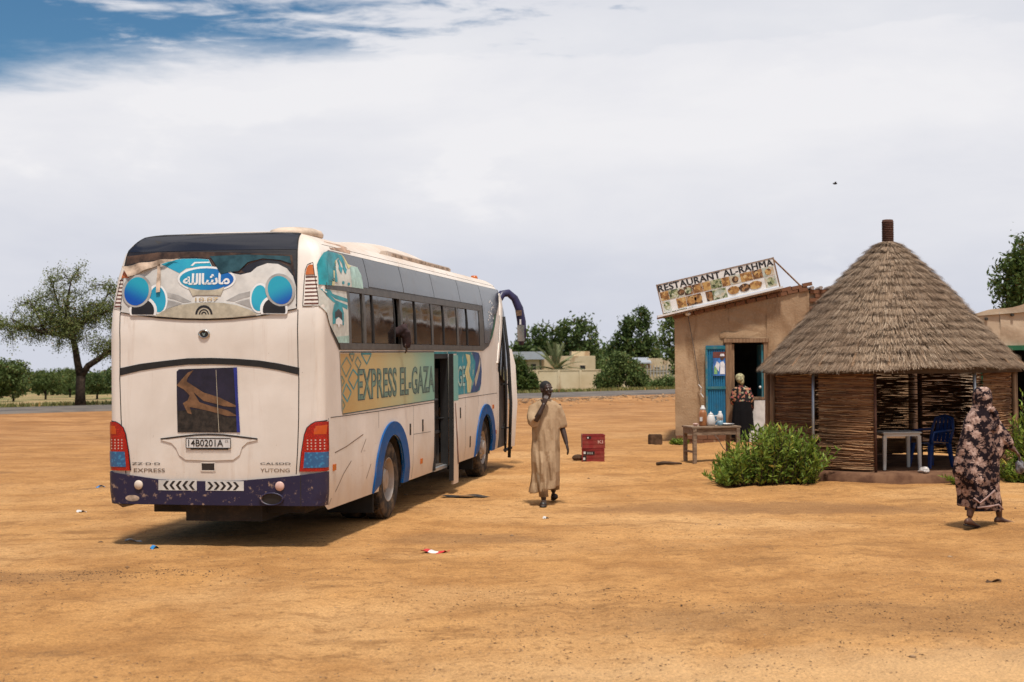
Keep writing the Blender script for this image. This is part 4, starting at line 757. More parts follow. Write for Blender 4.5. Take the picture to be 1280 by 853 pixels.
def ribbon(path, width, fn, off, name, mat, parent):
    P=[Vector((a,b_,0)) for a,b_ in path]; Lf=[];Rt=[]; Q=[]
    for a,b_ in zip(P[:-1],P[1:]):
        m=max(1,int((b_-a).length/.03)); Q+=[a.lerp(b_,i/m) for i in range(m)]
    Q.append(P[-1]); mb=MB(); vs=[];fs=[]
    for i,p in enumerate(Q):
        t=(Q[min(i+1,len(Q)-1)]-Q[max(i-1,0)]).normalized(); n=Vector((-t.y,t.x,0))*width/2
        vs+=[fn(p.x+n.x,p.y+n.y,off),fn(p.x-n.x,p.y-n.y,off)]
    fs=[(2*i,2*i+1,2*i+3,2*i+2) for i in range(len(Q)-1)]
    return mb.add(vs,fs).build(name,mat,parent)
def skin_text(s, box, fn, off, name, mat, parent, o2=0, spacing=1, flipfit=None):
    (x0,z0),(x1,z1)=box; q,f=fit_text(s,x0,x1,z0,z1,o2,spacing)
    if flipfit: q=[flipfit(a,b_) for a,b_ in q]
    bm=bmesh.new(); vs=[bm.verts.new((a,b_,0)) for a,b_ in q]
    for t in f:
        try: bm.faces.new([vs[i] for i in t])
        except ValueError: pass
    cut_bm(bm,.12); return wrap(bm,fn,off,name,mat,parent)

# ---- materials of the coach
k=N('coach_paint'); P=k.co(); X=k.xyz(P)
c=k.mix(k.ramp(k.noise(.8,6,.6,P,.3),.35,.7),(.64,.575,.51),(.76,.70,.64))
st=k.ramp(k.noise(2.4,8,.72,k.co((3.2,3.2,.22)),.4),.54,.74,0,.38); c=k.mix(st,c,(.45,.32,.235))
hi_=k.math('ADD',X[2],k.math('MULTIPLY',k.noise(2.5,5,.6),.9)); c=k.mix(k.ramp(hi_,.7,1.7,.6,0),c,(.52,.36,.225))
rust=k.math('MULTIPLY',k.ramp(k.noise(3.1,6,.7,k.co((1,1,1),(3,8,1)),.6),.635,.70),k.ramp(X[2],3.22,3.36)); c=k.mix(k.math('MULTIPLY',rust,.8),c,(.33,.15,.07))
c=k.mix(k.math('MULTIPLY',k.ramp(X[2],3.30,3.46),k.ramp(k.noise(1.4,6,.65),.3,.7,.35,.8)),c,(.47,.345,.25)); chip=k.ramp(k.noise(26,3,.6,k.co((1,1,1),(1,2,3))),.735,.76,0,.75); c=k.mix(chip,c,(.20,.12,.08))
scr=k.math('MULTIPLY',k.ramp(k.noise(5,4,.6,k.co((9,.35,9),(0,0,0),(R(18),0,0)),.7),.70,.73,0,.6),k.ramp(X[2],1.25,.9)); c=k.mix(scr,c,(.22,.13,.08))
k.set(c,k.ramp(k.noise(4,4),.3,.7,.38,.62),.35,bump=k.noise(1.1,3,.5),bstr=.06,bdist=.05)
def glassm(name,c,rough=.06,spec=.5,dust=.25):
    k=N(name); f=k.ramp(k.noise(2.2,6,.65),.45,.8,0,dust); k.set(k.mix(f,c,(.20,.15,.11)),k.math('ADD',k.math('MULTIPLY',f,.9),rough),spec)
glassm('tinted_glass',(.012,.011,.011)); glassm('upper_glass',(.035,.038,.042),.12,.5,.2); glassm('rear_glass',(.02,.016,.014),.05,.8,.15)
plain('band_frame',(.085,.078,.07),.5,.2,8); plain('rubber',(.016,.015,.015),.8,.2,12); dusty('tyre_rubber',(.02,.019,.019),(.28,.18,.10),.55,.85,5,.2)
plain('gap',(.035,.025,.02),.9); dusty('steel_rim',(.36,.31,.27),(.32,.2,.12),.7,.55,7,.4,.35); dusty('chassis',(.03,.026,.024),(.2,.13,.08),.5,.9,3)
k=N('purple_paint'); f=k.ramp(k.noise(13,7,.75),.56,.66); k.set(k.mix(k.math('MULTIPLY',f,k.ramp(k.noise(1.6,4,.6),.36,.58)),k.mix(k.noise(3,4),(.013,.010,.034),(.022,.017,.052)),(.33,.22,.16)),.45,.4)
k=N('blue_arch'); k.set(k.mix(k.ramp(k.noise(6,6,.65),.5,.75,0,.5),k.mix(k.noise(2,3),(.003,.058,.20),(.005,.09,.29)),(.15,.12,.10)),.5,.12)
plain('film_white',(.60,.575,.54),.45,.15,4); plain('film_beige',(.44,.385,.29),.6,.2,7); plain('film_grey',(.36,.34,.32),.5); plain('peeled_cloth',(.50,.38,.29),.9,.35,9,0,.1)
k=N('print_blue'); X=k.xyz(); k.set(k.mix(k.ramp(k.math('SUBTRACT',k.math('MULTIPLY',X[2],2.2),k.math('ABSOLUTE',X[0])),5.05,5.6),(.006,.065,.33),(.02,.29,.40)),.35,.5)
k=N('print_oval'); X=k.xyz(); k.set(k.mix(k.ramp(X[0],-.45,.28),(.02,.26,.40),(.008,.09,.36)),.35,.5)
k=N('print_cyan'); k.set(k.mix(k.ramp(k.noise(2,3),.3,.7),(.02,.24,.40),(.03,.36,.47)),.35,.5)
plain('print_black',(.022,.018,.017),.4,.2); plain('print_white',(.72,.71,.70),.5,.08); plain('print_gold',(.50,.36,.18),.5); plain('print_teal',(.012,.27,.32),.45,.25,5); plain('print_mint',(.38,.56,.50),.5,.2,9); plain('print_yellow',(.60,.54,.27),.5,.15); plain('print_pale',(.58,.58,.52),.5,.15,6)
plain('poster_navy',(.018,.015,.034),.5,.3,5); plain('poster_tan',(.19,.095,.045),.7,.3,9); plain('poster_brown',(.035,.026,.02),.6,.5,14); plain('poster_rim',(.02,.03,.22),.5)
k=N('side_print'); X=k.xyz(); f=k.math('ADD',X[1],k.math('MULTIPLY',k.math('SUBTRACT',k.noise(1.6,5,.6),.5),1.6))
c=k.stops(k.math('DIVIDE',f,9.0),[(.07,(.44,.27,.095)),(.22,(.50,.37,.16)),(.40,(.42,.42,.24)),(.56,(.21,.40,.31)),(.72,(.16,.40,.36)),(.9,(.10,.32,.36))])
k.set(k.mix(k.ramp(k.noise(12,5,.7),.60,.72,0,.5),c,(.46,.42,.33)),.45,.4)
plain('letter_fill',(.13,.22,.175),.5,.25,9); plain('letter_edge',(.03,.075,.095),.5); 
k=N('worn_teal'); k.set(k.mix(k.ramp(k.noise(3.4,6,.7,k.co((1,2,.8)),.6),.57,.62),(.012,.235,.30),(.42,.42,.30)),.5,.4)
plain('print_deep',(.01,.07,.24),.45,.3,5)
k=N('tail_red'); d=k.vor(60,k.co((1,0,1))); k.set(k.mix(k.ramp(d,.25,.45),(.50,.012,.008),(.30,.006,.006)),.15,.6)
k=N('tail_orange'); k.set(k.mix(k.noise(30,3),(.55,.09,.01),(.42,.05,.01)),.15,.6)
k=N('tail_blue'); k.set(k.mix(k.ramp(k.vor(28,k.co((1,0,1))),.2,.5),(.03,.20,.38),(.015,.10,.24)),.15,.6)
plain('lens_white',(.62,.40,.34),.2,.1); plain('chrome',(.55,.53,.5),.18,.1,6,1.0); plain('plate_white',(.66,.64,.62),.5,.1)
dusty('amber_lens',(.45,.10,.012),amt=.3,rough=.25); plain('seat_green',(.02,.12,.06),.8); plain('seat_tan',(.30,.14,.08),.7); dusty('bus_inner',(.055,.05,.048),amt=.3,rough=.8); plain('mirror_purple',(.018,.014,.06),.4,.2)

# ---- shell: rings at each height round the plan outline, open at doors, windows and wheel arches
RW, FW = 2.98, 9.25
DOOR0, DOOR1 = 5.36, 6.24
def arch(y, r=.575, zc=.50):
    for c_ in (RW, FW):
        if abs(y-c_)<r: return max(.40, zc+math.sqrt(r*r-(y-c_)**2))
    return .40
ysid = sorted(set([round(x,3) for x in list(np.linspace(.3,BL-.5,30))+[DOOR0,DOOR1,1.09,8.87]+[RW+.575*math.cos(a) for a in np.linspace(0,math.pi,19)]+[FW+.575*math.cos(a) for a in np.linspace(0,math.pi,19)]]))
zr = [None,.62,.8,1.0,1.2,1.44,1.75,2.10,2.24,2.40,2.60,2.86,3.0,3.1,3.2,3.27,3.32,3.38,3.42,3.45,3.48,3.5,3.525,3.54]
def plan(z, zi):
    w_=wz(z); pts=[]
    xs=[-(w_-RC)-RC*math.sin(a) for a in np.linspace(math.pi/2,0,8)]+list(np.linspace(-(w_-RC),w_-RC,17))[1:-1]+[(w_-RC)+RC*math.sin(a) for a in np.linspace(0,math.pi/2,8)]
    y1=yc(z); FRr=.32; yf=BL-flean(z)
    def my(y): return y1+(y-ysid[0])/(ysid[-1]-ysid[0])*(yf-FRr-y1) if y<ysid[1] or y>ysid[-2] else y
    out=[('rear',x,rearY(x,z)) for x in xs]
    right=[('right',w_,max(y1,min(yf-FRr,y))) for y in ysid]
    fx=[(w_-FRr)+FRr*math.cos(a) for a in np.linspace(0,math.pi/2,7)][1:]; fy=[(yf-FRr)+FRr*math.sin(a) for a in np.linspace(0,math.pi/2,7)][1:]
    front=[('front',x,y) for x,y in zip(fx,fy)]+[('front',-x,y) for x,y in reversed(list(zip(fx,fy)))]
    left=[('left',-w_,max(y1,min(yf-FRr,y))) for y in reversed(ysid)]
    return out+right+front+left
zl=.45
rings=[]; meta=None
for zi,z in enumerate(zr):
    zz=zl if z is None else z; pl=plan(zz,zi)
    if meta is None: meta=[(p[0],p[2]) for p in pl]
    ring=[]
    for kx,x,y in pl:
        za=zz
        if kx in('right','left'): za=max(zz if z is not None else .40, arch(y)) if z is None or zz<1.2 else zz
        elif z is None: za=.47 if kx=='rear' else .42
        ring.append((x if kx not in('right','left') or za==zz else math.copysign(wz(za),x),y,za))
    rings.append(ring)
b=MB(); n=len(rings[0]); b.v=[p for r_ in rings for p in r_]
for i in range(len(rings)-1):
    z0=.45 if zr[i] is None else zr[i]; z1=zr[i+1]
    for j in range(n):
        kx=(j+1)%n; a=rings[i][j]; c_=rings[i][kx]; side=meta[j][0]==meta[kx][0] and meta[j][0]; ym=(meta[j][1]+meta[kx][1])/2
        if side=='right' and DOOR0-.01<ym<DOOR1+.01 and z1<=2.11: continue
        if side in('right','left') and 1.09<ym<8.87 and z0>=2.24 and z1<=2.87: continue
        if side=='right' and 10.35<ym and z1<=2.41: continue
        q=(i*n+j,i*n+kx,(i+1)*n+kx,(i+1)*n+j)
        P4=[b.v[t] for t in q]
        if abs(P4[0][2]-P4[3][2])<1e-5 and abs(P4[1][2]-P4[2][2])<1e-5: continue
        b.f.append(q)
b.f.append(tuple((len(rings)-1)*n+j for j in range(n)))
# faces of zero height over the arches were left out; weld leftovers
me=b.mesh('body'); bm=bmesh.new(); bm.from_mesh(me); bmesh.ops.remove_doubles(bm,verts=bm.verts,dist=1e-4); bmesh.ops.dissolve_degenerate(bm,dist=1e-4,edges=bm.edges); bmesh.ops.recalc_face_normals(bm,faces=bm.faces); bm.to_mesh(me); bm.free()
body=link('body',me,'coach_paint',BUS,'auto')
# inner skin, floor and steps
b=MB(); b.bbox(-1.16,1.12,.8,10.9,.92,.96); b.bbox(-1.17,-1.13,.4,11,.96,3.3); b.bbox(-1.1,1.1,.45,.5,.96,3.2); b.bbox(-1.1,1.1,.5,10.9,3.34,3.36); b.bbox(.15,.2,5.2,6.3,.5,1.6)
b.bbox(-1.1,1.1,5.30,5.34,.45,2.1); b.bbox(-1.1,1.1,6.26,6.30,.45,1.9); b.bbox(.35,1.18,DOOR0,DOOR1,.42,.46); b.bbox(.25,.85,DOOR0,DOOR1,.66,.70); b.build('interior','bus_inner',BUS)
MB().bbox(.95,1.24,DOOR0+.01,DOOR1-.01,.40,.445).build('door_step','galvanised',BUS)
b=MB().bbox(-.9,.9,.45,11.2,.34,.55); b.bbox(-.45,.45,.3,1.6,.26,.5); b.bbox(-.25,.25,RW-.25,RW+.25,.25,.6); b.build('chassis','chassis',BUS)
b=MB()
for c_ in (RW,FW): b.tube([(-1.0,c_,.5),(1.0,c_,.5)],.09,10)
b.build('axle','chassis',BUS,True)
for c_ in (RW,FW):
    for sg_ in (1,-1):
        m=MB(); m.grid(lambda a,t:(sg_*(.62+.58*t),c_+.60*math.cos(a),.5+.60*math.sin(a)),np.linspace(-.25,math.pi+.25,18),[0,1]); m.add([(sg_*.62,c_-.6,.25),(sg_*.62,c_+.6,.25),(sg_*.62,c_+.6,1.1),(sg_*.62,c_-.6,1.1)],[(0,1,2,3)]); m.build('wheel_well','chassis',BUS)
# ---- wheels
def wheel(y,sgn,dual):
    w_=MB(); prof=[(.285,-.13),(.33,-.14),(.44,-.145),(.488,-.12),(.50,-.08),(.50,.08),(.488,.12),(.44,.145),(.33,.14),(.285,.13)]
    def rev(mb,prof,x0,n=40):
        rr=[[(sgn*(x0+h),y+r_*math.cos(2*math.pi*j/n),.5+r_*math.sin(2*math.pi*j/n)) for j in range(n)] for r_,h in prof]
        mb.loft(rr+[rr[0]],False)
    rev(w_,prof,1.06)
    if dual: rev(w_,prof,.74)
    wo=w_.build('wheel','tyre_rubber',BUS,'auto')
    tr=MB()
    for a in range(44):
        for x_ in (-.075,-.025,.025,.075): q=2*math.pi*(a+(.5 if x_ in(-.025,.075) else 0))/44; tr.box((sgn*(1.06+x_),y+.502*math.cos(q),.5+.502*math.sin(q)),(.04,.05,.012),rot=Matrix.Rotation(q+math.pi/2,3,'X'))
    tr.build('tread','tyre_rubber',wo)
    rm=MB(); rr=[(.30,.125),(.275,.13),(.255,.09),(.24,.02),(.18,.01),(.15,.06),(.12,.10),(.09,.105),(.001,.108)] if dual else [(.30,.125),(.28,.13),(.26,.09),(.25,.05),(.20,.10),(.13,.13),(.11,.17),(.001,.175)]
    rm.loft([[(sgn*(1.06+h),y+r_*math.cos(2*math.pi*j/32),.5+r_*math.sin(2*math.pi*j/32)) for j in range(32)] for r_,h in rr],False); rm.build('rim','steel_rim',wo,'auto')
    nu=MB()
    for a in range(10): q=2*math.pi*a/10; nu.tube([(sgn*1.07,y+.165*math.cos(q),.5+.165*math.sin(q)),(sgn*(1.14 if dual else 1.20),y+.165*math.cos(q),.5+.165*math.sin(q))],.014,6)
    nu.build('wheel_nuts','steel_rim',wo)
    ho=MB()
    for a in range(8):
        q=2*math.pi*(a+.5)/8; ho.tube([(sgn*1.06,y+.222*math.cos(q),.5+.222*math.sin(q)),(sgn*(1.095 if dual else 1.15),y+.222*math.cos(q),.5+.222*math.sin(q))],.025,8)
    ho.build('rim_holes','rubber',wo)
for c_,du in ((RW,True),(FW,False)):
    for sg_ in (1,-1): wheel(c_,sg_,du)
# blue arches
for c_ in (RW,FW):
    pts=[]
    for a in np.linspace(-.22,math.pi+.22,33): pts.append((c_+.575*math.cos(a),max(.40,.50+.575*math.sin(a))))
    out=[]
    for a in np.linspace(math.pi+.12,-.12,33): out.append((c_+.86*math.cos(a)*(1 if abs(math.cos(a))<.8 else 1),max(.40,.46+.78*math.sin(a))))
    pts=[(c_+.578*math.cos(a),max(.405,.50+.578*math.sin(a))) for a in np.linspace(0,math.pi,33)]
    out=[(c_+.88*math.cos(a),.405+.845*math.sin(a)**.9) for a in np.linspace(math.pi,0,33)]
    slab([(c_+.578,.405)]+pts+out,lambda a,z,o_:sideP(a,z,o_),-.02,.022,'wheel_arch','blue_arch',BUS,.1)
MB().bbox(.58,1.16,2.32,2.35,.14,.62).build('mud_flap','rubber',BUS); MB().bbox(-1.16,-.58,2.32,2.35,.14,.62).build('mud_flap','rubber',BUS)
MB().bbox(.72,1.16,8.52,8.55,.18,.62).build('mud_flap','rubber',BUS)
# ---- rear end
def cl(pts,m=.055,zm=3.475): 
    out=[]
    for x,z in pts:
        z=min(z,zm); q=wz(z)-m; out.append((max(-q,min(q,x)),z))
    return out
rg=slab(cl(BD['glass']),rearP,.0,.012,'rear_window','rear_glass',BUS); rg['label']='dark rear window covered with torn blue and white film'
def rfilm(key,mat,lay,name='film_print'): return skin(cl(BD[key] if isinstance(key,str) else key,.06,3.46),rearP,.012+lay*.0022,name,mat,rg)
k=N('rear_gloss'); k.set((.012,.012,.018),.08,.9)
rfilm('dark_top','rear_gloss',.8,'glass_header')
plain('dirty_glass',(.085,.048,.03),.35,.5,5); plain('teal_glass',(.03,.075,.09),.2,.4,4)
rfilm('brown','dirty_glass',.7,'dirt'); 
rfilm('film','film_white',1,'window_film')
for s_ in (BD['left'],BD['right']):
    rfilm(s_['fan_upper'],'film_grey',2); rfilm(s_['fan_lower'],'film_grey',2)
    rfilm(s_['drop_rim'],'print_white',3); rfilm(s_['drop'],'print_cyan',4); rfilm(s_['black_rim'],'print_white',5); rfilm(s_['black'],'print_black',6); rfilm(s_['disc_rim'],'film_grey',7); rfilm(s_['disc'],'print_blue',8)
rfilm('lens','film_beige',5)
for q in BD['arcs']: rfilm(q,'print_black',6)
rfilm('blue_top','print_cyan',2); rfilm('blue_bar','print_white',3); rfilm('oval_w','print_white',3); rfilm('oval_b','print_oval',4); rfilm('tealglass','teal_glass',6,'bare_glass')
rfilm('ribbon','film_beige',5)
AR='ﻪﻠﻟﺍﺎﺷﺎﻣ'
skin_text(AR,BD['text'],rearP,.024,'arabic_lettering','print_white',rg,.022,.86)
skin_text('10.07',BD['gold'],rearP,.024,'lettering','print_gold',rg,.01)
def loose(key,name,lift):
    bm=cut_poly(BD[key],.05); 
    for v in bm.verts: a,b_=v.co.x,v.co.y; v.co=rearP(a,b_,.03+lift*(.5+.5*math.sin(a*23+b_*17)))
    me=bpy.data.meshes.new(name); bm.to_mesh(me); bm.free(); link(name,me,'peeled_cloth',rg,True)
loose('flap','peeled_film',.03); loose('flap2','peeled_film',.02)
ribbon(cl(BD['glass']+BD['glass'][:1],.05),.016,rearP,.0135,'window_seal','rubber',rg)
# engine hatch joints, stripe, badges
ribbon(BD['seamL'],.011,rearP,.0015,'hatch_seam','gap',BUS); ribbon(BD['seamR'],.011,rearP,.0015,'hatch_seam','gap',BUS)
slab(BD['stripe'],rearP,0,.006,'black_stripe','rubber',BUS)
pp=slab(BD['poster'],rearP,0,.005,'poster','poster_navy',BUS); pp['label']='torn dark navy and tan poster stuck on the engine hatch'
skin(BD['poster_dark'],rearP,.0065,'poster_print','poster_brown',pp); skin(BD['poster_tan'],rearP,.008,'poster_print','poster_tan',pp); skin(BD['poster_edge'],rearP,.0085,'poster_print','poster_rim',pp)
ribbon([(.04,1.96),(.05,1.7),(.06,1.45),(.07,1.275)],.006,rearP,.0095,'poster_crease','film_beige',pp)
# moulded number-plate recess: raised lip
rc=slab(BD['recess'],rearP,0,.008,'plate_recess','coach_paint',BUS,.06); ribbon(BD['recess_top'][:7],.018,rearP,.011,'lip_shadow','gap',rc)
ribbon([BD['recess'][i] for i in (6,7,8,9,10,11,12,13,14,15,0)],.02,rearP,.010,'lip','coach_paint',rc)
(x0,z0),(x1,z1)=BD['plate']
pl=MB().grid(lambda a,t:rearP(a,t,.022),[x0,(x0+x1)/2,x1],[z0,z1]).build('number_plate','plate_white',BUS)
ribbon([(x0,z0),(x1,z0),(x1,z1),(x0,z1),(x0,z0)],.009,rearP,.0245,'plate_edge','print_black',pl)
skin_text('14B0201A',((x0+.025,z0+.018),(x1-.085,z1-.014)),rearP,.025,'plate_characters','print_black',pl,.012)
skin_text('CE',((x1-.065,z1-.045),(x1-.025,z1-.02)),rearP,.025,'plate_characters','print_black',pl)
MB().grid(lambda a,t:rearP(a,t,.016),[x0+.05,x1-.03],[z0-.018,z0-.001]).build('plate_bracket','gap',pl)
(x0,z0),(x1,z1)=BD['box']
hb=slab([(x0,z0),(x1,z0),(x1,z1),(x0,z1)],rearP,0,.004,'hatch_handle','gap',BUS); ribbon([(x0,z0),(x1,z0),(x1,z1),(x0,z1),(x0,z0)],.014,rearP,.007,'handle_rim','coach_paint',hb)
for key,s_,m in (('txtL1','ZZ·D·D','print_black'),('txtR1','CALSDD','print_black'),('txtL2','EXPRESS','letter_rust'),('txtR2','YUTONG','letter_rust')):
    if 'letter_rust' not in MAT: plain('letter_rust',(.20,.12,.07),.6,.4,20)
    (x0,z0),(x1,z1)=BD[key]; dx_=.05 if x0<0 else .0; skin_text(s_,((x0+dx_,z0+.006),(x1+dx_-.03,z1-.014)),rearP,.004,'badge_lettering',m,BUS,.004)
ex,ez=BD['emblem']
em=MB(); em.loft([[rearP(ex+r_*.068*math.cos(t),ez+r_*.048*math.sin(t),o_) for t in np.linspace(0,6.283,25)[:-1]] for r_,o_ in ((1,0),(1,.012),(.8,.02),(.7,.010),(.01,.012))]); eo=em.build('emblem','chrome',BUS,True)
skin([(ex+.045*math.cos(t),ez+.03*math.sin(t)) for t in np.linspace(0,6.283,17)[:-1]],rearP,.015,'emblem_face','print_black',eo); skin([(ex-.008,ez-.02),(ex+.008,ez-.02),(ex+.02,ez+.015),(ex,ez+.004),(ex-.02,ez+.015)],rearP,.017,'emblem_mark','chrome',eo)
# purple bumper wraps the corner
def around(s,z,o_):
    """s: signed arc from the rear centre line, running on to the sides"""
    c_=wz(z)-RC; L_=c_+RC*math.pi/2; sg_=1 if s>=0 else -1; a=abs(s)
    if a<=c_: return rearP(s,z,o_)
    if a<=L_:
        t=(a-c_)/RC; return Vector((sg_*(c_+(RC+o_)*math.sin(t)),yc(z)-(RC+o_)*math.cos(t),z))
    return Vector((sg_*(wz(z)+o_),yc(z)+a-L_,z))
bt=BD['bumper_top']; top=[(-1.33,.832)]+[(-1.20,.822)]+bt[1:-1]+[(1.20,.832),(1.318,.838)]
bot=[(1.33,.468),(1.1,.47),(.5,.472),(0,.472),(-.5,.474),(-1.1,.476),(-1.33,.478)]
bp=slab(top+bot,around,-.03,.03,'rear_bumper','purple_paint',BUS,.05)
bu=MB().grid(lambda s,t:around(s,.472,.03-.3*t),np.linspace(-1.3,1.3,40),[0,1]); bu.build('bumper_underside','purple_paint',bp)
ribbon([(1.0,.80),(1.0,.46)],.008,rearP,.033,'bumper_joint','gap',bp)
for key in ('chev1','chev2'):
    (x0,z0),(x1,z1)=BD[key]; ch_=slab([(x0,z0),(x1,z0),(x1,z1),(x0,z1)],rearP,.03,.033,'reflective_strip','film_white',bp)
    d=-1 if key=='chev1' else 1; nC=5
    for i in range(nC):
        a=x0+.02+(x1-x0-.07)*i/nC; zm=(z0+z1)/2; w_=.032; e=.04
        P=[(a,z0+.008),(a+w_,z0+.008),(a+w_+e,zm),(a+w_,z1-.008),(a,z1-.008),(a+e,zm)]
        if d<0: P=[(x0+x1-x,z) for x,z in P]
        skin(P,rearP,.0345,'chevron','print_black',bp)
for key in ('lampL','lampR'):
    x,z=BD[key]; o=MB().loft([[rearP(x+r_*math.cos(t),z+r_*math.sin(t),o_) for t in np.linspace(0,6.283,21)[:-1]] for r_,o_ in ((.05,.03),(.052,.04),(.045,.048),(.005,.052))]).build('fog_lamp','coach_paint' if key=='lampL' else 'lens_white',bp,True)
x,z=BD['exh']; rgs=[[rearP(x+r_*1.15*math.cos(t),z+r_*.6*math.sin(t),o_) for t in np.linspace(0,6.283,25)[:-1]] for r_,o_ in ((.12,.031),(.118,.05),(.098,.05),(.095,-.06))]
ex_=MB().loft(rgs,False).build('exhaust_outlet','purple_paint',bp,True); skin([(x+.11*math.cos(t),z+.058*math.sin(t)) for t in np.linspace(0,6.283,21)[:-1]],rearP,.0325,'exhaust_mouth','print_black',bp)
x,z=BD['hole']; skin([(x+.085*math.cos(t),z+.035*math.sin(t)) for t in np.linspace(0,6.283,17)[:-1]],rearP,.0325,'scrape','peeled_cloth',bp)
# tail lamps wrap round both corners
tz=[.845,.95,1.05,1.15,1.245,1.32,1.36,1.385]; 
inn=lambda z: float(np.interp(z,[.83,1.05,1.245,1.34,1.385],[.986,1.01,1.045,1.083,1.17]))
for sg_ in (1,-1):
    lo=[(sg_*inn(z),z) for z in tz]; hi_=[(sg_*1.335,z) for z in reversed(tz)]
    tl=slab(lo+hi_,around,-.01,.022,'tail_lamp','tail_red',BUS,.03)
    sb=slab([(sg_*(inn(.91)+.035),.885),(sg_*1.31,.885),(sg_*1.31,1.055),(sg_*(inn(1.05)+.035),1.055)],around,.022,.027,'reverse_lens','tail_blue',tl,.03)
    skin([(sg_*(inn(1.25)+.10),1.25),(sg_*1.27,1.25),(sg_*1.29,1.35),(sg_*(inn(1.34)+.07),1.34)],around,.0235,'turn_lens','tail_orange',tl,.03)
    for i in range(4):
        for j in range(5):
            s=inn(1.15)+.05+j*.042; zz=1.09+i*.032; skin([(sg_*(s+.009*math.cos(t)),zz+.009*math.sin(t)) for t in np.linspace(0,6.283,9)[:-1]],around,.0245,'reflector_dot','lens_white',tl)
    ribbon([(sg_*x,z) for x,z in [(inn(z)-.006,z) for z in tz]+[(1.335,1.395)]],.014,around,.006,'lamp_seal','rubber',tl)
    # vent grille with marker lamp on the upper corner
    vp=[(sg_*x,z) for x,z in ((1.02,2.65),(1.02,2.9),(1.025,3.05),(1.045,3.11),(1.10,3.135),(1.15,2.9),(1.20,2.65))]
    vg=slab(vp,around,0,.004,'vent_panel','coach_paint',BUS,.05); ribbon(vp+vp[:1],.008,around,.0055,'vent_edge','gap',vg)
    for i in range(8):
        z=2.675+i*.042; ribbon([(sg_*1.035,z),(sg_*(1.19-.04*i/8),z+.004)],.017,around,.006,'vent_slot','slot_red' if 'slot_red' in MAT else plain('slot_red',(.12,.04,.03),.8),vg)
    slab([(sg_*1.035,2.995),(sg_*1.04,3.06),(sg_*1.06,3.10),(sg_*1.10,3.11),(sg_*1.125,3.0)],around,.004,.018,'marker_lamp','amber_lens',vg,.03)
# ---- side glazing
def sP(y,z,o_=0): return sideP(y,z,o_,1)
def sL(y,z,o_=0): return sideP(y,z,o_,-1)
bpts=[(max(.16,y),min(z,3.30)) for y,z in BD['band']]
LV=BD['lowv']; ZL,ZH=2.255,2.855
def band_poly(fn,sfx):
    # frame plates round the row of openings
    top=[p for p in bpts if p[1]>2.87]; 
    wb=skin([(.30,2.872),(.45,3.255),(.62,3.30),(11.05,3.30),(11.05,3.255),(11.0,3.15),(10.5,2.86),(8.9,2.86),(8.9,2.872)],fn,.004,'window_band','band_frame',BUS)
    skin([(1.09,2.24),(1.09,2.875),(.24,2.875),(.2,2.64),(.333,2.37),(.63,2.17),(9.06,2.17),(9.55,2.25),(9.9,2.41),(10.43,2.81),(10.5,2.87),(8.87,2.87),(8.87,2.24)],fn,.004,'frame_plate','band_frame',wb)
    return wb
wbR=band_poly(sP,'r'); wbL=band_poly(sL,'l')
DV=[.46]+BD['divs']+[11.0]
for fn,wb,sg_ in ((sP,wbR,1),(sL,wbL,-1)):
    for i in range(6):
        a,b_=DV[i]+.012,DV[i+1]-.012
        if i==0: P=[(.33,2.925),(b_,2.925),(b_,3.285),(.60,3.285),(.47,3.235)]
        elif i==5: P=[(a,2.30),(9.45,2.30),(9.75,2.42),(10.40,2.88),(10.95,3.18),(10.9,3.285),(a,3.285)]
        else: P=[(a,2.945),(b_,2.945),(b_,3.285),(a,3.285)]
        slab(P,fn,.0,.012,'upper_pane','upper_glass',BUS if sg_<0 else wb,.1)
    r_=slab([(.24,2.845),(8.95,2.845),(8.95,2.935),(.24,2.915)],fn,.004,.018,'window_rail','band_frame',wb); r2=slab([(.66,2.175),(8.95,2.175),(8.95,2.25),(.60,2.25)],fn,.004,.016,'window_sill','band_frame',wb)
    ms=[LV[0],LV[1],LV[3],LV[5],LV[7],LV[9]]
    for i,y in enumerate(ms): slab([(y-.05,2.24),(y+.05,2.24),(y+.05,2.86),(y-.05,2.86)],fn,-.03,.014,'mullion','band_frame',wb)
    for i in range(5):
        y0,y1=ms[i]+.05,ms[i+1]-.05; mid=LV[2*i] if i else None
        if i==0: panes=[(y0,y1)]
        else:
            m_=LV[2*i]; panes=[(y0,m_),(m_,y1)]
            if i==1 and sg_>0: panes=[(y0,m_),(m_,y1-.30)]    # slid open towards the rear
        for j,(a,b_) in enumerate(panes):
            o_=-.004 if j==0 else .006
            po_=slab([(a,ZL),(b_,ZL),(b_,ZH),(a,ZH)],fn,o_-.008,o_,'window_pane','tinted_glass',wb,.3)
            if i: slab([(b_-.022,ZL),(b_+.022,ZL),(b_+.022,ZH),(b_-.022,ZH)],fn,-.01,.0105,'sliding_stile','rubber',wb)
# painted figures on the first panes
dw=wbR
def sfig(key,mat,lay,name='window_print',base=.020): return skin([(max(yc(z)-.05,y),min(z,3.27)) for y,z in BD[key]],sP,base+lay*.0015,name,mat,dw)
sfig('upd','print_pale',0); sfig('upd_mint','print_mint',1); sfig('upd_yel','print_yellow',2); sfig('upd_teal','print_teal',2); sfig('upd_yel2','print_yellow',3)
skin([(.29,2.935),(.64,2.935),(.66,3.08),(.72,3.2),(.55,3.26),(.40,3.18),(.33,3.05)],sP,.0245,'window_print','print_teal',dw)
for q in ('upd_arrow1','upd_arrow2','upd_dot1','upd_dot2'): sfig(q,'print_teal',3)
for q,m,l in (('lod','print_pale',0),('lod_mint','print_mint',1),('lod_path','print_teal',1),('lod_shield','print_teal',2),('lod_in','print_black',3),('lod_w','print_white',4)): sfig(q,m,l,base=.012)
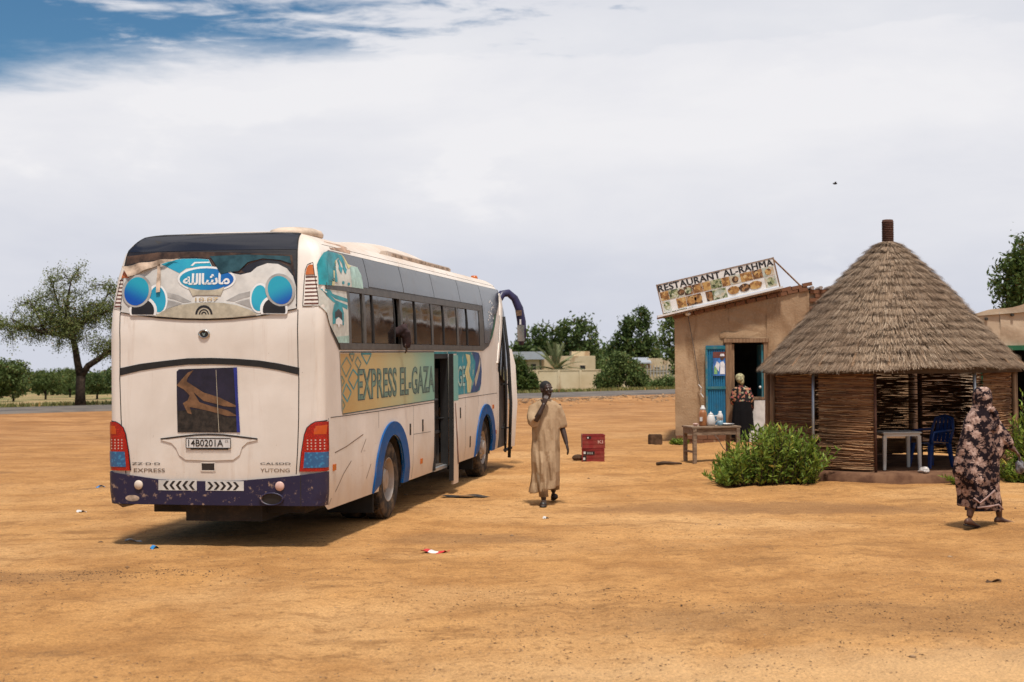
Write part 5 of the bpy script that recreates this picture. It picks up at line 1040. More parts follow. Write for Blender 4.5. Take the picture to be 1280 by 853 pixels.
# pale lettering trailing on the front pane
rs=random.Random(3)
for i in range(16):
    y=9.72+rs.uniform(-.22,.3)+i*.012; z=2.62+i*.028+rs.uniform(-.03,.03); l=rs.uniform(.03,.07)
    ribbon([(y,z),(y+l*.6,z+l*.5),(y+l*1.4,z+l*.1),(y+l*1.9,z+l*.9)],.022,sP,.0145,'window_script','print_white',wbR)
skin([(9.62,2.36),(10.2,2.80),(10.3,2.82),(9.95,2.50),(9.8,2.40)],sP,.0142,'window_print','green_paint',wbR)
# ---- printed side panel
sp1=[p for p in BD['panel'] if p[0]<DOOR0]; 
pA=skin([(y,min(z,2.135)) for y,z in BD['panel'] if y<5.34]+[(5.345,1.455),(5.345,2.135)] if False else [(.66,2.13),(.683,1.884),(.712,1.67),(.755,1.443),(2.05,1.448),(3.6,1.45),(5.345,1.455),(5.345,2.14),(3.6,2.138)],sP,.004,'side_panel','side_print',BUS,.25)
pB=skin([(6.9,1.473),(8.45,1.475),(8.72,1.504),(8.83,1.607),(8.90,1.82),(8.83,2.03),(8.64,2.135),(8.27,2.15),(6.9,2.15)],sP,.004,'side_panel','worn_teal',BUS,.25)
skin([(6.26,2.12),(6.9,2.12),(6.9,2.155),(6.26,2.155)],sP,.004,'panel_strip','print_teal',BUS); skin([(5.34,2.115),(6.2,2.115),(6.2,2.15),(5.34,2.15)],sP,.004,'panel_strip','print_teal',BUS)
def pf(key,mat,lay,par): return skin(BD[key],sP,.004+lay*.0015,'panel_print',mat,par,.25)
pf('p_blue','print_deep',1,pB); pf('p_tear1','print_yellow',2,pB); pf('p_tear2','film_beige',2,pB)
for i,P in enumerate(BD['dia']): ribbon([(max(.69,y),z) for y,z in P+P[:1]],.022,sP,.0055,'diamond_outline','print_teal' if i in(1,2,4) else 'letter_fill',pA)
(y0,z0),(y1,z1)=BD['text1']
for nm,mt,o2,lay in (('lettering_edge','letter_edge',.03,1),('lettering','letter_fill',.004,2)):
    lo_=skin_text('EXPRESS EL-GAZA',((1.385-(.02 if lay==1 else 0),1.578-(.012 if lay==1 else 0)),(5.33+(.005 if lay==1 else 0),1.935+(.012 if lay==1 else 0))),sP,.004+lay*.0015,nm,mt,pA,o2); lo_['kind']='stuff'
    skin_text('GE',((6.95,1.60),(7.50,1.93)),sP,.004+lay*.0015+.002,nm,mt if lay==1 else 'print_mint',pB,o2)['kind']='stuff'
ribbon([(.66,2.145),(3,2.148),(5.34,2.15)],.012,sP,.0062,'panel_edge','gap',pA); ribbon([(.755,1.438),(2.05,1.443),(5.345,1.45)],.012,sP,.0062,'panel_edge','letter_edge',pA); ribbon([(.655,2.145),(.75,1.44)],.014,sP,.0062,'panel_edge','film_beige',pA)
# body joints, hatches, latches
for pth in ([(.30,1.42),(.9,1.415),(2.3,1.41),(5.34,1.415)],[(6.9,1.415),(10.3,1.41)],[(2.30,1.41),(2.30,1.2)],[(4.08,1.41),(4.08,.42)],[(8.62,1.41),(8.62,1.25)],[(6.95,1.41),(6.95,.42)],[(7.55,1.41),(7.55,.42)],[(10.32,2.1),(10.32,.45)],[(.22,1.42),(.24,1.06)]):
    ribbon(pth,.009,sP,.0016,'panel_joint','gap',BUS)
for y,z,h in ((4.62,1.15,.12),(3.90,1.13,.11),(7.15,1.22,.12),(7.93,.72,.13)):
    la=slab([(y-.035,z-h),(y+.035,z-h),(y+.035,z+h*.4),(y-.035,z+h*.4)],sP,0,.006,'latch','gap',BUS); ribbon([(y,z-h*.3),(y,z-h*.05)],.03,sP,.009,'latch_tab','letter_rust',la)
for y,z in ((.42,.86),(2.36,.72),(4.55,.62),(9.9,1.18),(10.15,.72)): slab([(y-.045,z-.035),(y+.045,z-.035),(y+.045,z+.035),(y-.045,z+.035)],sP,0,.016,'side_marker','amber_lens',BUS)
ribbon([(4.08,1.02),(5.1,1.0)],.006,sP,.002,'scratch','chassis',BUS)
for pth in ([(.45,1.02),(.9,1.06),(1.6,1.16)],[(.5,.58),(.8,.76),(1.1,.88)],[(1.5,.95),(1.72,1.10)],[(1.75,.62),(1.95,.78)],[(.3,.45),(.38,.52)]): ribbon(pth,.012,sP,.0018,'scratch','letter_rust',BUS)
# ---- middle door, swung out along the side
md=bpy.data.objects.new('door',None); COL.objects.link(md); md.parent=BUS
def dp(t,z,o_=0): y=6.22+t; return Vector((1.33+o_-.05*max(0,.9-z)*.3,y,z))
def dgrid(t0,t1,z0,z1,o_,name,mat,th=.03):
    m=MB(); us=np.linspace(t0,t1,5); vs=np.linspace(z0,z1,9); m.grid(lambda a,b_:dp(a,b_,o_+th/2),us,vs); m.grid(lambda a,b_:dp(a,b_,o_-th/2),us,vs)
    for a,c_ in ((t0,t0),(t1,t1)): m.add([dp(a,z0,o_-th/2),dp(a,z1,o_-th/2),dp(a,z1,o_+th/2),dp(a,z0,o_+th/2)],[(0,1,2,3)])
    m.add([dp(t0,z0,o_-th/2),dp(t1,z0,o_-th/2),dp(t1,z0,o_+th/2),dp(t0,z0,o_+th/2)],[(0,1,2,3)]); m.add([dp(t0,z1,o_-th/2),dp(t1,z1,o_-th/2),dp(t1,z1,o_+th/2),dp(t0,z1,o_+th/2)],[(0,1,2,3)])
    return m.build(name,mat,md,'auto')
dgrid(0,.36,.14,1.40,0,'lower_panel','coach_paint'); dgrid(0,.36,1.405,2.10,0,'upper_panel','side_print'); dgrid(-.05,0.0,.20,2.12,-.01,'edge_seal','rubber',.06)
MB().tube([(1.31,6.28,1.15),(1.1,6.2,1.14),(.9,6.1,1.14)],.018,6).build('hinge_arm','rubber',md); MB().tube([(1.31,6.28,.42),(1.05,6.2,.42)],.018,6).build('hinge_arm','rubber',md)
MB().prism([(6.32,1.38),(6.36,1.36),(6.50,.80),(6.56,.45),(6.51,.42),(6.42,.85)],1.348,1.350,'x').build('dent_mark','mark_red' if 'mark_red' in MAT else plain('mark_red',(.25,.12,.09),.7,.4,8),md)
b=MB(); b.bbox(1.14,1.255,DOOR0-.015,DOOR0+.02,.42,2.12); b.bbox(1.14,1.255,DOOR1-.02,DOOR1+.02,.42,2.12); b.bbox(1.14,1.255,DOOR0+.02,DOOR1-.02,2.05,2.12); b.build('door_frame','rubber',BUS)
MB().tube([(1.12,5.52,.55),(1.12,5.52,1.32),(1.10,5.50,1.40),(1.0,5.45,1.42),(.7,5.42,1.42)],.018,8).build('hand_rail','galvanised',BUS,True)
MB().tube([(1.1,5.42,1.45),(1.1,6.2,1.43)],.016,6).build('hand_rail','galvanised',BUS)
st=MB().loft([[(.6+.25*math.cos(a)*w_,5.95+.14*math.sin(a)*w_,z) for a in np.linspace(0,6.28,17)[:-1]] for z,w_ in ((.96,.9),(1.2,1),(1.55,1),(1.72,.95))]).build('seat','seat_green',BUS,True)
MB().tube([(.36,5.86,1.62),(.37,5.82,1.78),(.5,5.82,1.90),(.7,5.82,1.90),(.83,5.82,1.78),(.84,5.86,1.62)],.045,8).build('seat_headrest','seat_tan',st,True)
for y in (2.0,3.0,4.0,4.9,6.9,7.8,8.7):
    for x in (-.75,.75):
        s_=MB().bbox(x-.4,x+.4,y,y+.12,1.35,2.12).build('seat','seat_green',BUS,bevel=.04); MB().bbox(x-.4,x+.4,y+.12,y+.55,1.28,1.38).build('seat_cushion','seat_green',s_,bevel=.03)
# ---- front corner, entry door and mirror
def fp(y,z,o_=0): return Vector((wz(z)+o_,y,z))
slab([(10.42,1.80),(11.0,1.62),(11.35,1.62),(11.30,2.4),(11.2,2.9),(11.1,3.05),(10.72,2.80),(10.5,2.40)],fp,-.02,.006,'quarter_glass','tinted_glass',BUS,.3)
slab([(10.30,1.95),(10.42,1.95),(11.12,3.10),(11.05,3.24),(10.95,3.20)],fp,0,.018,'front_pillar','coach_paint',BUS,.3)
fd=bpy.data.objects.new('door',None); COL.objects.link(fd); fd.parent=BUS
MB().bbox(1.24,1.29,10.95,11.62,.32,.36).build('sill','rubber',fd)
MB().tube([(1.27,10.98,.30),(1.30,10.98,1.4),(1.26,10.98,2.3),(1.20,10.98,2.9)],.022,8).build('post','rubber',fd,True)
b=MB(); b.loft([[(1.33,11.02,.40),(1.39,11.20,.40),(1.41,11.19,.40),(1.35,11.0,.40)],[(1.36,11.02,1.2),(1.45,11.20,1.2),(1.47,11.19,1.2),(1.38,11.0,1.2)],[(1.33,11.02,1.9),(1.42,11.20,1.9),(1.44,11.19,1.9),(1.35,11.0,1.9)],[(1.31,11.02,2.2),(1.35,11.2,2.2),(1.37,11.19,2.2),(1.33,11.0,2.2)]]); b.build('leaf','coach_paint',fd,'auto')
b=MB(); b.tube([(1.34,11.0,.20),(1.38,11.0,1.2),(1.34,11.0,2.1),(1.26,11.0,2.8)],.03,8); b.build('edge_seal','rubber',fd,True)
for z in (.75,1.55): MB().tube([(1.2,10.95,z),(1.36,11.02,z)],.016,6).build('hinge_arm','rubber',fd)
b=MB().bbox(1.05,1.20,10.45,11.3,.40,1.75); b.build('front_step_well','bus_inner',BUS)
mr=MB().tube([(1.08,11.25,2.9),(1.10,11.3,3.10),(1.16,11.4,3.24),(1.26,11.5,3.26),(1.37,11.55,3.16),(1.45,11.58,2.97),(1.49,11.6,2.72),(1.50,11.6,2.44),(1.48,11.6,2.28)],[.055,.07,.078,.08,.082,.092,.098,.095,.045],12,flat=.8).build('mirror','mirror_purple',BUS,True); mr['label']='curved purple wing mirror arm'
MB().box((1.495,11.485,2.50),(.13,.02,.30)).build('mirror_glass','chrome',mr); MB().box((1.465,11.475,2.88),(.10,.02,.10)).build('sticker','letter_rust',mr); MB().box((1.49,11.478,2.71),(.03,.02,.10)).build('sticker','print_white',mr)
MB().box((1.13,11.20,3.08),(.07,.05,.12)).build('mirror_clip','tail_red',mr)
ws=MB().grid(lambda a,t:(1.02*a,BL-flean(1.5+1.6*t)+.012-.06*a*a,1.5+1.6*t),np.linspace(-1,1,13),np.linspace(0,1,10)).build('windscreen','tinted_glass',BUS,True)
# ---- roof
def rtop(y0,y1,w0,w1,h,name,mat,n=17):
    m=MB(); us=np.linspace(0,1,n); vs=np.linspace(-1,1,13)
    def f(u_,v_):
        e=math.sin(math.pi*min(1,u_*1.0))**.45 if 0<u_<1 else 0; y=y0+(y1-y0)*u_; wd=w0+(w1-w0)*u_; q=1-abs(v_)**4
        return (wd*v_,y,3.40+(h+.10)*e*q)
    m.grid(f,us,vs); return m.build(name,mat,BUS,True)
rtop(2.9,8.6,.92,.90,.245,'roof_air_conditioner','coach_paint')
for sg_ in (1,-1): 
    rh=MB().bbox(sg_*.80,sg_*.93,4.0,8.0,3.44,3.535).build('air_duct','coach_paint',BUS,bevel=.02); MB().bbox(sg_*.93,sg_*.935,4.2,7.9,3.475,3.515).build('duct_grille','peeled_cloth',rh)
rv=MB().loft([[(.55+r_*.31*math.cos(t),1.25+r_*.42*math.sin(t),z) for t in np.linspace(0,6.283,29)[:-1]] for r_,z in ((.9,3.49),(.98,3.51),(1,3.545),(.93,3.58),(.7,3.605),(.3,3.62),(.01,3.622))]).build('roof_vent','roof_cream' if 'roof_cream' in MAT else plain('roof_cream',(.56,.44,.34),.6,.2,5),BUS,True)
MB().loft([[(.55+r_*.31*math.cos(t),1.25+r_*.42*math.sin(t),z) for t in np.linspace(0,6.283,29)[:-1]] for r_,z in ((.92,3.44),(.92,3.53))]).build('vent_base','gap',rv)
MB().bbox(.15,.5,.9,1.1,3.50,3.555).build('roof_hatch','letter_rust',BUS,bevel=.02)
for x in (-.85,.85): MB().loft([[(x+r_*math.cos(t),10.3+r_*math.sin(t),z) for t in np.linspace(0,6.283,13)[:-1]] for r_,z in ((.07,3.38),(.065,3.50),(.05,3.53))]).build('roof_marker','amber_lens',BUS,True)
skin([(.75,3.32),(1.55,3.32),(1.62,3.36),(1.6,3.40),(1.4,3.42),(.75,3.41)],sP,.003,'rust_patch','rust_patch' if 'rust_patch' in MAT else plain('rust_patch',(.42,.27,.19),.8,.35,6),BUS)

# ================================================================== PEOPLE
k=N('skin_dark'); k.set(k.mix(k.noise(9,4),(.028,.014,.010),(.05,.026,.017)),.5,.4)
k=N('skin_brown'); k.set(k.mix(k.noise(9,4),(.075,.033,.02),(.12,.056,.034)),.5,.4)
plain('hair_black',(.010,.009,.009),.8,.2,60); plain('eye_white',(.5,.47,.42),.3); plain('leather',(.022,.014,.010),.45,.3,20)
k=N('robe_cloth'); k.set(k.mix(k.ramp(k.noise(3,5,.6),.3,.7),(.31,.205,.118),(.41,.285,.175)),.85,.25,bump=k.noise(13,5,.62,k.co((1,1,.3),(0,0,0),(0,R(14),0)),.6),bstr=.35,bdist=.05)
plain('trouser_cloth',(.25,.165,.095),.9,.2,8)
def ell_ring(cx,cy,z,rx,ry,n=40,fold=0,nf=9,ph=0,tilt=0,drop=None):
    out=[]
    for j in range(n):
        a=2*math.pi*j/n; m=1+fold*(math.sin(nf*a+ph)*.6+math.sin((nf*2+3)*a+ph*1.7)*.4)
        zz=z+tilt*math.sin(a)+(drop(a) if drop else 0); out.append((cx+rx*m*math.cos(a),cy+ry*m*math.sin(a),zz))
    return out
def head(mb,c,yaw=0,s=1.0,nose=True):
    """skull, jaw, brow, nose, lips and ears; face looks along -y turned by yaw"""
    M=Matrix.Rotation(yaw,3,'Z'); C=Vector(c)
    def B(o_,r_,n=16,m=12):
        q=MB().ball((0,0,0),[x*s for x in r_],n,m); mb.add([C+M@(Vector(o_)*s+Vector(v)) for v in q.v],q.f)
    B((0,.012,.025),(.076,.095,.092)); B((0,-.022,-.045),(.058,.068,.075)); B((0,-.062,-.085),(.030,.028,.026)); B((0,-.075,.028),(.058,.018,.016))
    if nose: B((0,-.098,-.012),(.011,.018,.026)); B((0,-.103,-.026),(.020,.016,.012)); B((0,-.088,-.058),(.026,.013,.008)); B((0,-.086,-.068),(.023,.013,.009))
    for q in (-1,1): B((q*.078,.012,-.01),(.010,.022,.034)); B((q*.045,-.06,-.015),(.022,.02,.02))
    return M
def hand(mb,w_,d,up,curl=.6,s=1.0,thumb=1):
    """palm and five jointed fingers from the wrist w_ along d; 'up' is the back of the hand"""
    d=Vector(d).normalized(); up=Vector(up); up=(up-d*up.dot(d)).normalized(); sd_=d.cross(up)*thumb; w_=Vector(w_)
    pc=w_+d*.05*s
    mb.loft([[w_+d*t*s+sd_*(a*wd*s)+up*(b_*th*s) for a,b_ in ((-1,-.6),(-1,.6),(-.5,1),(.5,1),(1,.6),(1,-.6),(.5,-1),(-.5,-1))] for t,wd,th in ((-.01,.022,.018),(.03,.036,.016),(.07,.042,.014),(.09,.040,.012))])
    for i,(o_,ln) in enumerate(((-.031,.060),(-.011,.075),(.011,.080),(.031,.072))):
        p=w_+d*.085*s+sd_*(o_*s); path=[p]; dd=d.copy()
        for j,f in enumerate((.45,.32,.23)):
            dd=(dd-up*(curl*(.35+.25*j))).normalized(); p=p+dd*ln*f*s; path.append(p)
        mb.tube(path,[.0095*s,.009*s,.0082*s,.0065*s],8)
    p=w_+d*.022*s+sd_*(.030*s); q=p+(d*.6+sd_*.75-up*.25).normalized()*.035*s; r_=q+(d*.9+sd_*.2-up*.4*curl).normalized()*.032*s; mb.tube([p-sd_*.012*s,p,q,r_],[.013*s,.0125*s,.011*s,.008*s],8)
def foot(mb,ank,fwd,pitch=0,s=1.0):
    a=Vector(ank); f=Vector((fwd[0],fwd[1],0)).normalized(); sd_=Vector((-f.y,f.x,0)); M=Matrix.Rotation(pitch,3,sd_)
    def P(t,x,z): return a+M@(f*(t*s)+sd_*(x*s)+Vector((0,0,(z)*s)))
    rings=[]
    for t,hw,zt_,zb in ((-.065,.022,-.02,-.065),(-.05,.033,.0,-.078),(0,.036,.02,-.078),(.06,.042,-.02,-.078),(.12,.047,-.042,-.078),(.16,.044,-.052,-.078),(.19,.030,-.058,-.076)):
        rings.append([P(t,hw*math.cos(q),(zt_+zb)/2+(zt_-zb)/2*math.sin(q)) for q in np.linspace(0,2*math.pi,13)[:-1]])
    mb.loft(rings); return P

# ---- man walking towards the camera in a long sand-coloured robe
MX,MY=.47,19.92
man=thing('person','man in long sand coloured robe walking with one hand raised to his chin','person',(MX,MY,0))
b=MB(); HC_=Vector((.005,.03,1.605)); Mh=head(b,HC_,R(38))
b.tube([(0,.06,1.36),(0,.055,1.44),(.003,.045,1.55)],[.062,.056,.058],14)
b.loft([ell_ring(0,.07,1.40,.08,.07,24),ell_ring(0,.07,1.36,.16,.09,24),ell_ring(0,.08,1.25,.165,.10,24),ell_ring(0,.09,1.05,.14,.10,24),ell_ring(0,.09,.92,.155,.11,24),ell_ring(0,.09,.84,.13,.10,24)])
b.tube([(-.09,.09,.88),(-.09,-.02,.66),(-.085,-.12,.47)],[.085,.07,.055],14); b.tube([(-.085,-.12,.47),(-.065,-.15,.32),(-.05,-.20,.09)],[.055,.054,.036],14)
b.tube([(.09,.09,.88),(.095,.14,.66),(.10,.22,.46)],[.085,.07,.055],14); b.tube([(.10,.22,.46),(.105,.36,.34),(.105,.50,.13)],[.055,.054,.036],14)
foot(b,(-.05,-.20,.085),(-.1,-1)); foot(b,(.105,.50,.10),(.08,-1),R(-14))
b.tube([(-.155,.08,1.385),(-.19,.02,1.29),(-.155,-.13,1.175)],[.055,.05,.042],12); b.tube([(-.155,-.13,1.175),(-.10,-.16,1.27),(-.035,-.145,1.405)],[.042,.040,.028],12)
hand(b,(-.035,-.145,1.405),(.3,.12,1),(-.3,-1,.2),1.15,1.0,-1)
b.tube([(.155,.08,1.385),(.205,.07,1.26),(.22,.06,1.08)],[.055,.05,.042],12); b.tube([(.22,.06,1.08),(.25,.02,.97),(.28,-.03,.845)],[.042,.039,.027],12)
hand(b,(.28,-.03,.845),(.22,-.15,-1),(1,-.3,.1),.6,1.0,-1)
me=remeshed(b,.0075,3); link('body',me,'skin_dark',man,True)
hb_=MB(); 
q=MB().ball((0,0,0),(.081,.101,.096),20,14); M_=Mh
hv=[v for v in q.v]; 
hb_.add([HC_+M_@(Vector(v)+Vector((0,.018,.028))) for v in hv],[f for f in q.f if len(f)==4 and sum(hv[i][2]-.55*hv[i][1] for i in f)/4*1.0>-.0 and not (sum(hv[i][1] for i in f)/4<-.062 and sum(hv[i][2] for i in f)/4<.055)])
hb_.build('hair','hair_black',man,True)
for sx in (-1,1):
    p=HC_+M_@Vector((sx*.030,-.083,.006)); MB().ball(p,(.011,.008,.008),10,8).build('eye','eye_white',man,True)
# robe
rb=MB()
def hemdrop(a): return .0
prof=[(1.475,.0,.055,.070,.065,0),(1.455,.0,.06,.09,.075,0),(1.43,.0,.062,.135,.095,0),(1.39,.0,.065,.175,.115,.01),(1.31,0,.06,.190,.135,.02),(1.20,-.005,.05,.190,.148,.03),(1.05,-.01,.05,.200,.160,.045),(.90,-.015,.05,.205,.175,.06),(.75,-.02,.06,.215,.195,.075),(.60,-.02,.07,.212,.225,.09),(.45,-.02,.085,.205,.255,.10),(.33,-.03,.10,.208,.285,.11),(.245,-.045,.10,.215,.305,.13),(.20,-.05,.105,.22,.31,.13)]
rb.loft([ell_ring(cx,cy,z,rx,ry,64,fo,7,.9+z*.9,0,(lambda a,z=z:(.16*math.cos(a)*max(0,.5-z)))) for z,cx,cy,rx,ry,fo in prof])
def sleeve(path,rad,fo):
    m=MB().tube(path,rad,18); m.v=[(x+.006*math.sin(z*70+x*40),y+.006*math.sin(z*55),z) for x,y,z in m.v]; rb.add(m.v,m.f)
sleeve([(-.09,.07,1.385),(-.165,.05,1.33),(-.195,-.02,1.24),(-.185,-.09,1.17),(-.16,-.125,1.15)],[.07,.085,.082,.082,.078],0)
sleeve([(.09,.07,1.385),(.16,.07,1.33),(.198,.07,1.22),(.222,.065,1.10),(.228,.06,1.06)],[.07,.078,.075,.072,.072],0)
# folds: diagonal drapes from the raised elbow and over the leading knee
vs=[]
for x,y,z in rb.v:
    if z<1.35:
        f=(.034*abs(math.sin(13*x+5*z+.6))+.026*abs(math.sin(24*x-7*z+1.0))+.012*math.sin(61*x+9*z)-.02)*min(1,(1.35-z)*1.6)
        g=.05*math.exp(-((x+.09)/.07)**2-((z-.52)/.16)**2) if y<.05 else 0
        y=y-(f if y<.06 else -f)-g
    vs.append((x,y,z))
rb.v=vs
rb.v=[(x*(1-.08*min(1,max(0,(1.12-z)/.2))),y,z) for x,y,z in rb.v]
me=remeshed(rb,.008,1); link('robe',me,'robe_cloth',man,True)
for tr_rings in ([ell_ring(-.075,-.115,.46,.075,.075,24,.04,5),ell_ring(-.065,-.15,.30,.07,.07,24,.06,5),ell_ring(-.05,-.19,.125,.062,.062,24,.09,5,1)],[ell_ring(.10,.25,.46,.085,.085,24,.04,5),ell_ring(.105,.37,.32,.09,.085,24,.06,5),ell_ring(.105,.47,.16,.08,.075,24,.09,5,1)]): MB().loft(tr_rings).build('trouser_leg','trouser_cloth',man,True)
for P_ in ((-.05,-.20,.085,-.1,-1,0),(.105,.50,.10,.08,-1,R(-14))):
    m=MB(); Pf=foot(MB(),P_[:3],P_[3:5],P_[5])
    m.loft([[Pf(t,hw*math.cos(q),-.079+.012*math.sin(q)) for q in np.linspace(0,2*math.pi,13)[:-1]] for t,hw in ((-.075,.02),(-.05,.038),(0,.042),(.08,.048),(.14,.05),(.195,.03))]); m.loft([[Pf(t,.050*math.cos(q),-.062+.042*math.sin(q)) for q in np.linspace(0,2*math.pi,13)[:-1]] for t in (.075,.11,.145)])
    m.build('sandal','leather',man,True)

# ---- woman in a patterned veil walking away
k=N('floral_cloth'); co_=k.co((1,.7,1)); vn=k.n('ShaderNodeTexVoronoi',feature='F1'); vn.inputs['Scale'].default_value=8.2; vn.inputs['Randomness'].default_value=.75; k.t.links.new(co_,vn.inputs['Vector'])
sub=k.n('ShaderNodeVectorMath',operation='SUBTRACT'); k.t.links.new(co_,sub.inputs[0]); k.t.links.new(vn.outputs['Position'],sub.inputs[1])
xs_=k.n('ShaderNodeSeparateXYZ'); k.t.links.new(sub.outputs[0],xs_.inputs[0])
# petals: angle round the cell centre makes a star outline
an=k.math('ARCTAN2',xs_.outputs[2],k.math('ADD',xs_.outputs[0],k.math('MULTIPLY',xs_.outputs[1],.6)))
pet=k.math('ADD',k.math('MULTIPLY',k.math('ABSOLUTE',k.math('SINE',k.math('MULTIPLY',an,4.5))),.14),.33)
d_=k.math('DIVIDE',vn.outputs['Distance'],k.math('ADD',pet,k.math('MULTIPLY',k.math('SUBTRACT',k.noise(14,3),.5),.35)))
inner=k.ramp(d_,.88,1.08,1,0)
cc=k.mix(k.ramp(k.noise(26,4,.6),.35,.7),(.24,.145,.115),(.52,.36,.295)); cc=k.mix(k.ramp(vn.outputs['Distance'],.05,.10,.8,0),cc,(.10,.05,.045))
leafy=k.ramp(k.noise(19,4,.65,k.co((1,1,1),(3,3,3))),.52,.58,0,.75)
k.set(k.mix(inner,k.mix(leafy,(.012,.007,.010),(.27,.165,.13)),cc),.85,.15,bump=k.noise(9,4,.6,k.co((1,1,.3)),.5),bstr=.7,bdist=.06)
plain('pink_lining',(.35,.22,.19),.8); plain('blue_skirt',(.012,.016,.07),.8)
WX_,WY_=5.60,16.98
wm=thing('person','woman in dark floral veil walking past the thatched hut with a small bag','person',(WX_,WY_,0))
b=MB(); head(b,(-.0,.0,1.53),R(215),.98)
b.tube([(0,.0,1.30),(0,.0,1.38),(0,.0,1.47)],[.06,.05,.055],14)
b.loft([ell_ring(0,0,1.34,.09,.07,24),ell_ring(0,0,1.29,.16,.10,24),ell_ring(0,0,1.15,.16,.12,24),ell_ring(0,0,.95,.14,.11,24),ell_ring(0,0,.82,.17,.13,24),ell_ring(0,0,.74,.14,.11,24)])
b.tube([(-.08,0,.80),(-.10,-.03,.45),(-.165,-.09,.25),(-.195,-.10,.13)],[.09,.06,.052,.036],14); b.tube([(.08,0,.80),(.16,.1,.46),(.25,.2,.25),(.275,.24,.085)],[.09,.06,.05,.034],14)
foot(b,(-.195,-.10,.105),(.85,.5),R(12)); foot(b,(.275,.24,.085),(1,.25))
b.tube([(.15,0,1.28),(.25,-.03,1.08),(.27,-.05,.98)],[.05,.046,.042],12); b.tube([(.27,-.05,.98),(.31,-.08,.945),(.355,-.10,.915)],[.042,.037,.028],12); hand(b,(.352,-.10,.915),(.6,-.15,-.9),(.8,0,.6),1.0,.95,1)
me=remeshed(b,.0085,3); link('body',me,'skin_brown',wm,True)
vb=MB()
prof=[(1.665,.01,.0,.05,.05,0),(1.645,.01,.0,.085,.085,0),(1.60,.01,.0,.107,.118,.01),(1.53,.01,.0,.116,.13,.015),(1.46,.0,0,.112,.122,.02),(1.40,-.005,0,.128,.122,.03),(1.34,-.005,0,.165,.138,.035),(1.26,-.005,0,.205,.16,.03),(1.12,0,0,.245,.18,.035),(1.0,.0,.0,.275,.19,.04),(.90,-.015,0,.275,.195,.05),(.78,-.055,0,.265,.20,.06),(.66,-.08,0,.275,.205,.065),(.58,-.07,0,.258,.21,.07),(.45,-.05,.02,.245,.21,.08),(.32,-.045,.03,.245,.215,.085),(.235,-.045,.04,.247,.215,.085),(.215,-.045,.04,.245,.213,.085)]
vb.loft([ell_ring(cx,cy,z,rx,ry,64,fo,8,z*1.3,0,(lambda a,z=z:(-.035*math.cos(a)*max(0,.5-z)/.28))) for z,cx,cy,rx,ry,fo in prof])
vb.tube([(.12,-.02,1.20),(.225,-.04,1.06),(.285,-.06,.97),(.295,-.06,.93)],[.11,.10,.075,.045],14)
vb.tube([(-.16,-.04,1.2),(-.25,-.03,.9),(-.32,-.02,.66),(-.345,-.02,.63)],[.08,.075,.045,.02],12)
vb.tube([(.07,-.13,1.42),(.12,-.14,1.36),(.13,-.15,1.25),(.06,-.17,1.15)],[.03,.035,.035,.03],10)
vb.v=[(x+.006*math.sin(23*z+9*y),y+(.022*math.sin(21*x+3*z+.5)+.012*math.sin(43*x-9*z))*min(1,max(0,(1.35-z)*1.5)),z) for x,y,z in vb.v]
me=remeshed(vb,.0095,2); vo=link('veil','' or me,'floral_cloth',wm,True)
MB().tube([(-.17,-.185,.36),(-.10,-.205,.30),(.0,-.20,.38),(.08,-.19,.45)],.012,6).build('hem_border','pink_lining',vo,True); MB().tube([(-.13,-.195,.245),(.02,-.2,.26),(.12,-.19,.28),(.18,-.17,.22)],.012,6).build('hem_border','pink_lining',vo,True)
m=MB().loft([ell_ring(-.02,.04,.30,.17,.16,30,.05),ell_ring(-.02,.05,.20,.175,.165,30,.06),ell_ring(-.02,.05,.19,.17,.16,30,.06)]); m.build('skirt','blue_skirt',wm,True)
for P_ in ((-.195,-.10,.105,.85,.5,R(12)),(.275,.24,.085,1,.25,0)):
    m=MB(); Pf=foot(MB(),P_[:3],P_[3:5],P_[5]); m.loft([[Pf(t,hw*math.cos(q),-.082+.009*math.sin(q)) for q in np.linspace(0,2*math.pi,13)[:-1]] for t,hw in ((-.075,.02),(-.05,.036),(0,.04),(.08,.046),(.14,.047),(.19,.03))]); m.build('sandal','leather',wm,True)
plain('grey_bag',(.20,.19,.20),.35,.6,18)
m=MB().ball((0,0,-.13),(.055,.045,.085),16,12); m.v=[(x*(1+.15*math.sin(z*60+y*50)),y*(1+.2*math.sin(x*70+z*40)),z) for x,y,z in m.v]; m.tube([(0,0,-.06),(.0,0,.0)],[.02,.012],8)
o=m.build('carrier_bag','grey_bag',None,True); o.location=(WX_+.405,WY_-.11,.845); tag(o,"small grey plastic bag hanging from the veiled woman's hand",'bag')

# ---- woman standing in the restaurant doorway, seen from behind
k=N('black_dress'); k.set(k.mix(k.noise(6,4),(.005,.005,.006),(.010,.009,.010)),.9,.1)
k=N('flower_top'); fl=k.vor(22,out='Color'); xx=k.n('ShaderNodeSeparateColor'); k.t.links.new(fl,xx.inputs[0]); k.set(k.mix(k.ramp(xx.outputs[0],.60,.66),(.012,.012,.012),k.stops(xx.outputs[1],[(.2,(.35,.10,.09)),(.55,(.45,.22,.12)),(.9,(.35,.33,.22))])),.8,.25)
plain('scarf',(.40,.36,.20),.8,.4,24)
DX,DY,DZ=5.43,PL-.30,.0
dw_=thing('person','woman in black dress with flowered top and pale headscarf standing in the doorway','person',(DX,DY,DZ))
b=MB(); head(b,(-.14,.0,1.47),R(170),.95); b.tube([(-.12,0,1.26),(-.13,0,1.33),(-.14,0,1.42)],[.06,.05,.05],12)
b.loft([ell_ring(-.10,0,1.30,.09,.07,24),ell_ring(-.10,0,1.25,.17,.10,24),ell_ring(-.08,0,1.05,.16,.12,24),ell_ring(-.08,0,.85,.18,.14,24)])
